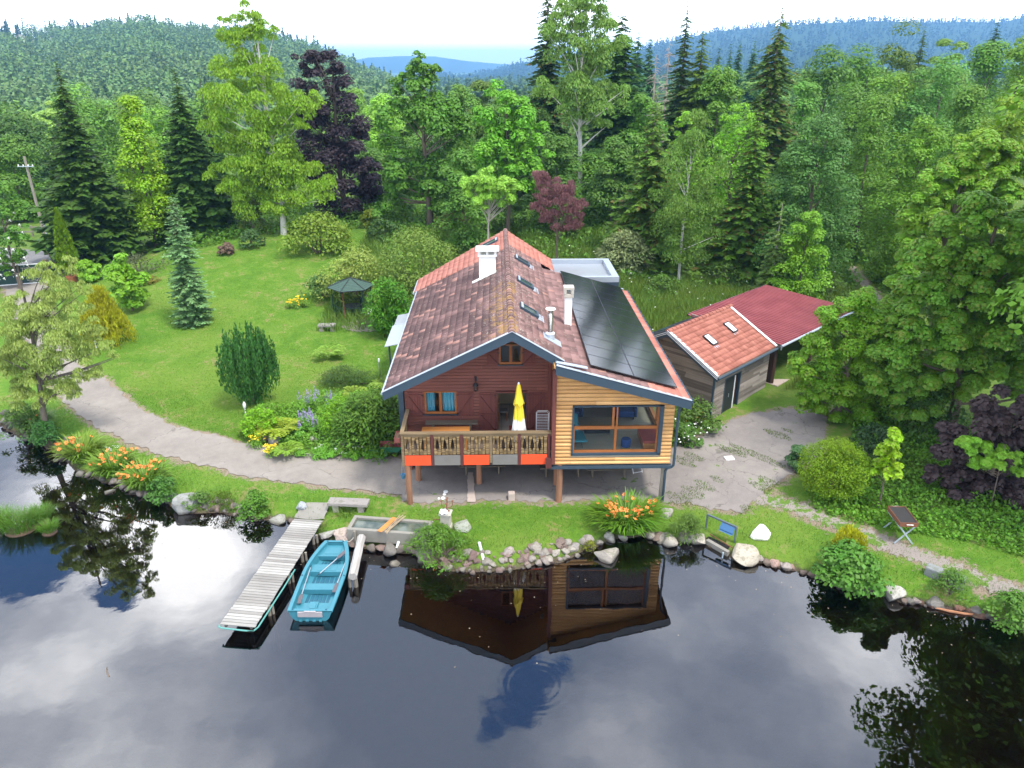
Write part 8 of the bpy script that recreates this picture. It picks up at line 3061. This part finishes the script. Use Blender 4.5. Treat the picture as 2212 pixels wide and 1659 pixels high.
def leaf_carpet(name, label, sampler, n, leaf, hmax, color, seed, keep=None):
    r = np.random.default_rng(seed)
    P = sampler(r, n)
    if keep is not None:
        P = P[keep(P)]
    m = len(P)
    hh = hmax * (.4 + .6 * np.abs(np.sin(P[:, 0] * 1.7 + np.sin(P[:, 1] * 1.3)) * np.sin(P[:, 1] * 1.9 + 1)))
    C = np.c_[P, ground_np(P) + r.random(m) * hh]
    N = unit(np.array([0, 0, 1.0]) + r.normal(size=(m, 3)) * .45)
    V = leaf_arrays(C, rand_dir(r, m), N, leaf * r.uniform(.6, 1.3, m), leaf * .75 * r.uniform(.6, 1.3, m))
    o = mesh_obj(name, np_mesh(name, V, quads(V)), 'leaf', None, tuple(q * k for q, k in zip(color, (1.5, 1.6, 1.0))))
    return tag(o, label, 'undergrowth', kind='stuff')


def right_s(r, n):
    P = np.c_[r.uniform(12.5, 27, n), r.uniform(19, 34, n)]
    sd = poly_sd(P, POND)
    return P[sd > 3.6]
leaf_carpet('undergrowth', 'low leafy undergrowth beneath the hazels and maple on the right bank', right_s, 42000, .15, .55, (.085, .18, .022), 6, lambda P: off_path(P, .9) & (poly_sd(P, D2) > 1.2))
leaf_carpet('forest_floor', 'leafy undergrowth along the foot of the wood', lambda r, n: np.c_[r.uniform(-34, 34, n), r.uniform(56, 84, n)], 60000, .30, 1.1, (.075, .15, .025), 7, lambda P: ~hit_house(P) & (poly_sd(P, LAWN) > .5) & off_path(P, .4) & (P[:, 0] > -30))
BED = np.array([PG(*q)[:2] for q in [(528, 905), (560, 885), (640, 878), (700, 858), (770, 850), (850, 880), (858, 972), (800, 982), (700, 978), (600, 962), (545, 945)]])
def bed_s(r, n):
    lo, hi = BED.min(0), BED.max(0)
    P = r.uniform(lo, hi, (n, 2))
    return P[poly_sd(P, BED) < 0]
leaf_carpet('bed_plants', 'mixed low plants filling the flower bed along the driveway', bed_s, 15000, .13, .75, (.105, .21, .030), 9, lambda P: off_path(P, .05) & ~hit_house(P))
def yard_s(r, n):
    P = np.c_[r.uniform(6.5, 17, n), r.uniform(26, 36, n)]
    q = np.sin(P[:, 0] * 1.9 + 2 * np.sin(P[:, 1] * .8)) + np.sin(P[:, 1] * 2.3 + 1.5 * np.sin(P[:, 0] * 1.1)) + .6 * np.sin(P[:, 0] * 6.1 + P[:, 1] * 4.7)
    return P[(poly_sd(P, D2) < .2) & (q > 1.05 - .10 * (30 - P[:, 1]))]
grass_field('yard_weeds', 'weeds and grass tufts growing through the worn yard', yard_s, 60000, .03, .11, .016, (.135, .22, .03), 12)
leaf_carpet('clover', 'clover and small weeds sprinkled over the front lawn', near_shore(.6, 5), 26000, .055, .05, (.085, .215, .022), 8, lambda P: off_path(P, .2) & ~hit_house(P))
# small white meadow flowers, one scattered mass
r = np.random.default_rng(78)
P = np.c_[r.uniform(-24, 20, 2600), r.uniform(15, 34, 2600)]
sd = poly_sd(P, POND)
P = P[(sd < -.15) & (r.random(2600) < np.exp(sd * .8))]
P = np.c_[P, np.full(len(P), .006)]
V = leaf_arrays(P, np.c_[r.normal(size=(len(P), 2)), np.zeros(len(P))], np.tile([0, 0, 1.0], (len(P), 1)), r.uniform(.03, .09, len(P)), r.uniform(.02, .05, len(P)))
tag(mesh_obj('floating_leaves', np_mesh('floating_leaves', V, quads(V)), 'stick_wood'), 'scattered fallen leaves floating near the pond edge', 'leaves', kind='stuff')
r = np.random.default_rng(77)
P = meadow_s(r, 300)
P = P[~hit_house(P)]
P = np.r_[P, np.c_[r.uniform(7.3, 9.5, 60), r.uniform(31, 34, 60)]]
z = ground_np(P)
C = np.c_[P, z + r.uniform(.5, 1.0, len(P))]
V = leaf_arrays(C, rand_dir(r, len(P)), np.tile([0, -.5, 1.0], (len(P), 1)) + r.normal(size=(len(P), 3)) * .2, np.full(len(P), .10), np.full(len(P), .09))
tag(mesh_obj('meadow_flowers', np_mesh('meadow_flowers', V, quads(V)), 'petal_white'), 'scattered white flowers in the meadow behind the shed', 'flowers', kind='stuff')

# ------------------------------------------------------------------ hills and air
def hill(name, prof, D0, D1_, z0, label, mat, nd=26, rough=6, back=1.25, drop=0):
    """a ridge whose skyline passes the picture points `prof`; D0 foot distance, D1 crest distance"""
    xs = [q[0] for q in prof]
    cols = np.linspace(xs[0], xs[-1], 90)
    ys = np.interp(cols, xs, [q[1] for q in prof]) + drop
    V = []
    for i, (x, y) in enumerate(zip(cols, ys)):
        dcr = D1_ * (1 + .06 * math.sin(i * .23) + .04 * math.sin(i * .61 + 1))
        top = PY(x, y, dcr)
        u = top[0] / top[1]
        for k in range(nd + 4):
            if k <= nd:
                f_ = k / nd
                Y = D0 + (dcr - D0) * f_
                z = z0 + (top[2] - z0) * (f_ ** 1.15) + rough * math.sin(i * .5 + k * .7) * math.sin(f_ * math.pi) * .5
            else:
                f_ = (k - nd) / 3
                Y = dcr * (1 + (back - 1) * f_)
                z = top[2] - (top[2] - z0) * f_ ** 1.3
            V.append((u * Y, Y, z))
    n = nd + 4
    F = [(i * n + k, (i + 1) * n + k, (i + 1) * n + k + 1, i * n + k + 1) for i in range(len(cols) - 1) for k in range(n - 1)]
    V = np.array(V)
    o = mesh_obj(name, np_mesh(name, V, F, True), mat)
    tag(o, label, 'hill', kind='structure')
    return V.reshape(len(cols), n, 3)[:, :nd + 1]


def hillmat():
    m, T = new_mat('hill_mat')
    co = T.n('ShaderNodeNewGeometry').outputs['Position']
    n1 = T.noise(co, .03, 5, .65)
    n2 = T.noise(co, .12, 4, .7)
    c = T.ramp(T.math('ADD', T.math('MULTIPLY', n1, .5), T.math('MULTIPLY', n2, .5)), [(.35, (.018, .042, .014)), (.55, (.030, .060, .018)), (.75, (.050, .090, .026))])
    finish(T, c, .95, 0, n2, 3.0, .1)
    m, T = new_mat('pasture_mat')
    n1 = T.noise(T.n('ShaderNodeNewGeometry').outputs['Position'], .04, 4)
    finish(T, T.ramp(n1, [(.3, (.13, .17, .05)), (.7, (.24, .23, .10))]), .95)


hillmat()
HL = hill('left_hill', [(-350, 60), (-100, 66), (0, 64), (80, 66), (150, 58), (180, 68), (235, 52), (320, 50), (380, 58), (440, 62), (520, 66), (600, 84), (680, 104), (730, 128), (780, 150), (830, 163), (862, 185), (885, 215), (905, 245)], 330, 1050, -14,
          'wooded hill rising across the valley at left', 'pasture_mat', nd=30, drop=17)
HR = hill('right_ridge', [(1300, 150), (1380, 100), (1440, 82), (1540, 60), (1640, 50), (1760, 42), (1840, 38), (1900, 36), (2000, 40), (2100, 38), (2160, 40), (2212, 28), (2330, 20), (2500, 22), (2900, 34), (3500, 60)], 1500, 3000, -20,
          'long flat-topped wooded ridge far away at right', 'hill_mat', nd=18, drop=9)
HM = hill('valley_hill', [(760, 205), (850, 190), (940, 165), (1000, 168), (1060, 156), (1130, 140), (1200, 128), (1300, 120), (1420, 118)], 2200, 3600, -50, 'low blue wooded hill closing the valley in the centre', 'hill_mat', nd=14)
HF = hill('distant_hill', [(700, 140), (800, 124), (870, 121), (940, 122), (1010, 132), (1080, 138), (1130, 142), (1250, 150)], 5200, 7000, -70, 'pale distant hills on the horizon in the centre', 'hill_mat', nd=10)


def forest_on(name, label, grid, n, hmin, hmax, leaf, npl, color, seed, con=.3, fmin=0.0, fmax=1.0, clear=None):
    r = np.random.default_rng(seed)
    nc, nk = grid.shape[:2]
    a = r.uniform(0, nc - 1.001, n)
    f_ = fmin + (fmax - fmin) * r.random(n)
    b = f_ * (nk - 1.001)
    i, k = a.astype(int), b.astype(int)
    fa, fb = (a - i)[:, None], (b - k)[:, None]
    P = grid[i, k] * (1 - fa) * (1 - fb) + grid[np.minimum(i + 1, nc - 1), k] * fa * (1 - fb) + grid[i, np.minimum(k + 1, nk - 1)] * (1 - fa) * fb + grid[np.minimum(i + 1, nc - 1), np.minimum(k + 1, nk - 1)] * fa * fb
    if clear is not None:
        P = P[~clear(P)]
    m = len(P)
    h = r.uniform(hmin * .6, hmax * 1.1, m)
    isC = r.random(m) < con
    idx = np.repeat(np.arange(m), npl)
    d = rand_dir(r, len(idx))
    d[:, 2] = np.abs(d[:, 2])
    t = r.random(len(idx))
    H_ = h[idx]
    C = P[idx].copy()
    Rb = H_ * .36
    # broad crowns are domes, conifers are cones
    cz = np.where(isC[idx], H_ * (.15 + 1.05 * t), H_ * (.08 + .84 * d[:, 2]))
    cr = np.where(isC[idx], H_ * .24 * (1 - t) * (.4 + .6 * r.random(len(idx))), Rb * (.75 + .3 * r.random(len(idx))))
    dh = unit(d[:, :2])
    rad = np.where(isC[idx], 1, np.sqrt(np.maximum(.05, 1 - d[:, 2] ** 2)))
    C[:, 0] += dh[:, 0] * cr * rad
    C[:, 1] += dh[:, 1] * cr * rad
    C[:, 2] += cz
    N = unit(d + r.normal(size=d.shape) * .4 + np.array([0, 0, .3]))
    L = leaf * r.uniform(.7, 1.3, len(idx))
    V = leaf_arrays(C, rand_dir(r, len(idx)), N, L, L * .8)
    o = mesh_obj(name, np_mesh(name, V, quads(V)), 'far_leaf', None, color)
    return tag(o, label, 'wood', kind='stuff')


def hill_pt(x, y):
    g = HL.reshape(-1, 3)
    a = g[:, 1] * cp - (g[:, 2] - CAM_H) * sp
    b = -g[:, 1] * sp - (g[:, 2] - CAM_H) * cp
    return g[np.argmin((1106 + F_PX * g[:, 0] / a - x) ** 2 + (829.5 + F_PX * b / a - y) ** 2)]


FARM = [hill_pt(44, 94), hill_pt(112, 93)]


def clearing(P):
    # the pasture with two houses at the upper left, and a pale field near the crest
    k = np.zeros(len(P), bool)
    for q in FARM:
        k |= (np.abs(P[:, 0] - q[0]) < 30) & (P[:, 1] > q[1] - 110) & (P[:, 1] < q[1] + 14)
    return k


forest_on('left_hill_wood', 'unbroken mixed wood covering the left hill', HL, 7500, 11, 19, 2.1, 72, (.13, .215, .06), 11, con=.07, clear=clearing)
forest_on('left_hill_crest', 'dark conifers along the crest of the left hill', HL, 200, 8, 16, 2.4, 110, (.055, .11, .045), 12, con=.75, fmin=.955)
az = np.linspace(-.55, .75, 60)
yy = np.linspace(330, 2300, 40)
VG = np.array([[(a * y, y, 0) for y in yy] for a in az])
VG[..., 2] = ground_np(VG[..., :2].reshape(-1, 2)).reshape(VG.shape[:2])
forest_on('valley_wood', 'wood on the valley floor between the near trees and the hills', VG, 4200, 10, 16, 3.4, 34, (.085, .15, .04), 16, con=.25)
forest_on('right_ridge_wood', 'wood on the far right ridge', HR, 5000, 12, 20, 6.0, 12, (.030, .065, .024), 13, con=.5)
forest_on('right_ridge_crest', 'tree line on the crest of the far right ridge', HR, 900, 10, 18, 5.0, 12, (.022, .05, .02), 14, con=.6, fmin=.98)
forest_on('valley_hill_wood', 'wood on the low blue hill in the centre', HM, 3000, 14, 22, 8.0, 10, (.04, .08, .026), 15, con=.4)
# two pale farmhouses with their pasture
for i, (x, y, Y, w, lab) in enumerate(((40, 76, 850, 15, 'white farmhouse with a grey roof high on the left hill, nearer the left edge'), (112, 73, 880, 11, 'smaller pale farmhouse high on the left hill, right of the white one'))):
    p = FARM[i]
    t = thing('farmhouse', lab, 'house', p, .3)
    MB().prism([(-w / 2, -6), (w / 2, -6), (w / 2, 4), (0, 8.5), (-w / 2, 4)], -5, 5, 'y').build('wall', 'white_render', t)
    b = MB()
    b.prism([(-w / 2 - 1, 3.6), (0, 8.8), (0, 9.5), (-w / 2 - 1, 4.3)], -5.6, 5.6, 'y').prism([(w / 2 + 1, 3.6), (w / 2 + 1, 4.3), (0, 9.5), (0, 8.8)], -5.6, 5.6, 'y')
    b.build('roof', 'concrete', t)
    for xx in (-w * .25, w * .2):
        MB().box(xx - .6, xx + .6, -5.05, -4.99, -.5, 1.2).build('window', 'dark_inside', t)

hz = MB()
hz.box(-14000, 14000, -400, 12500, -260, 215)
o = hz.build('haze', None)
m = bpy.data.materials.new('haze_air')
m.use_nodes = True
T = NT(m.node_tree)
vol = T.n('ShaderNodeVolumePrincipled')
vol.inputs['Color'].default_value = (.26, .56, 1.0, 1)
vol.inputs['Density'].default_value = 2.1e-4
vol.inputs['Anisotropy'].default_value = .15
T.n('ShaderNodeOutputMaterial', Volume=vol)
o.data.materials.append(m)
tag(o, 'blue summer haze between the garden and the far hills', 'haze', kind='stuff')
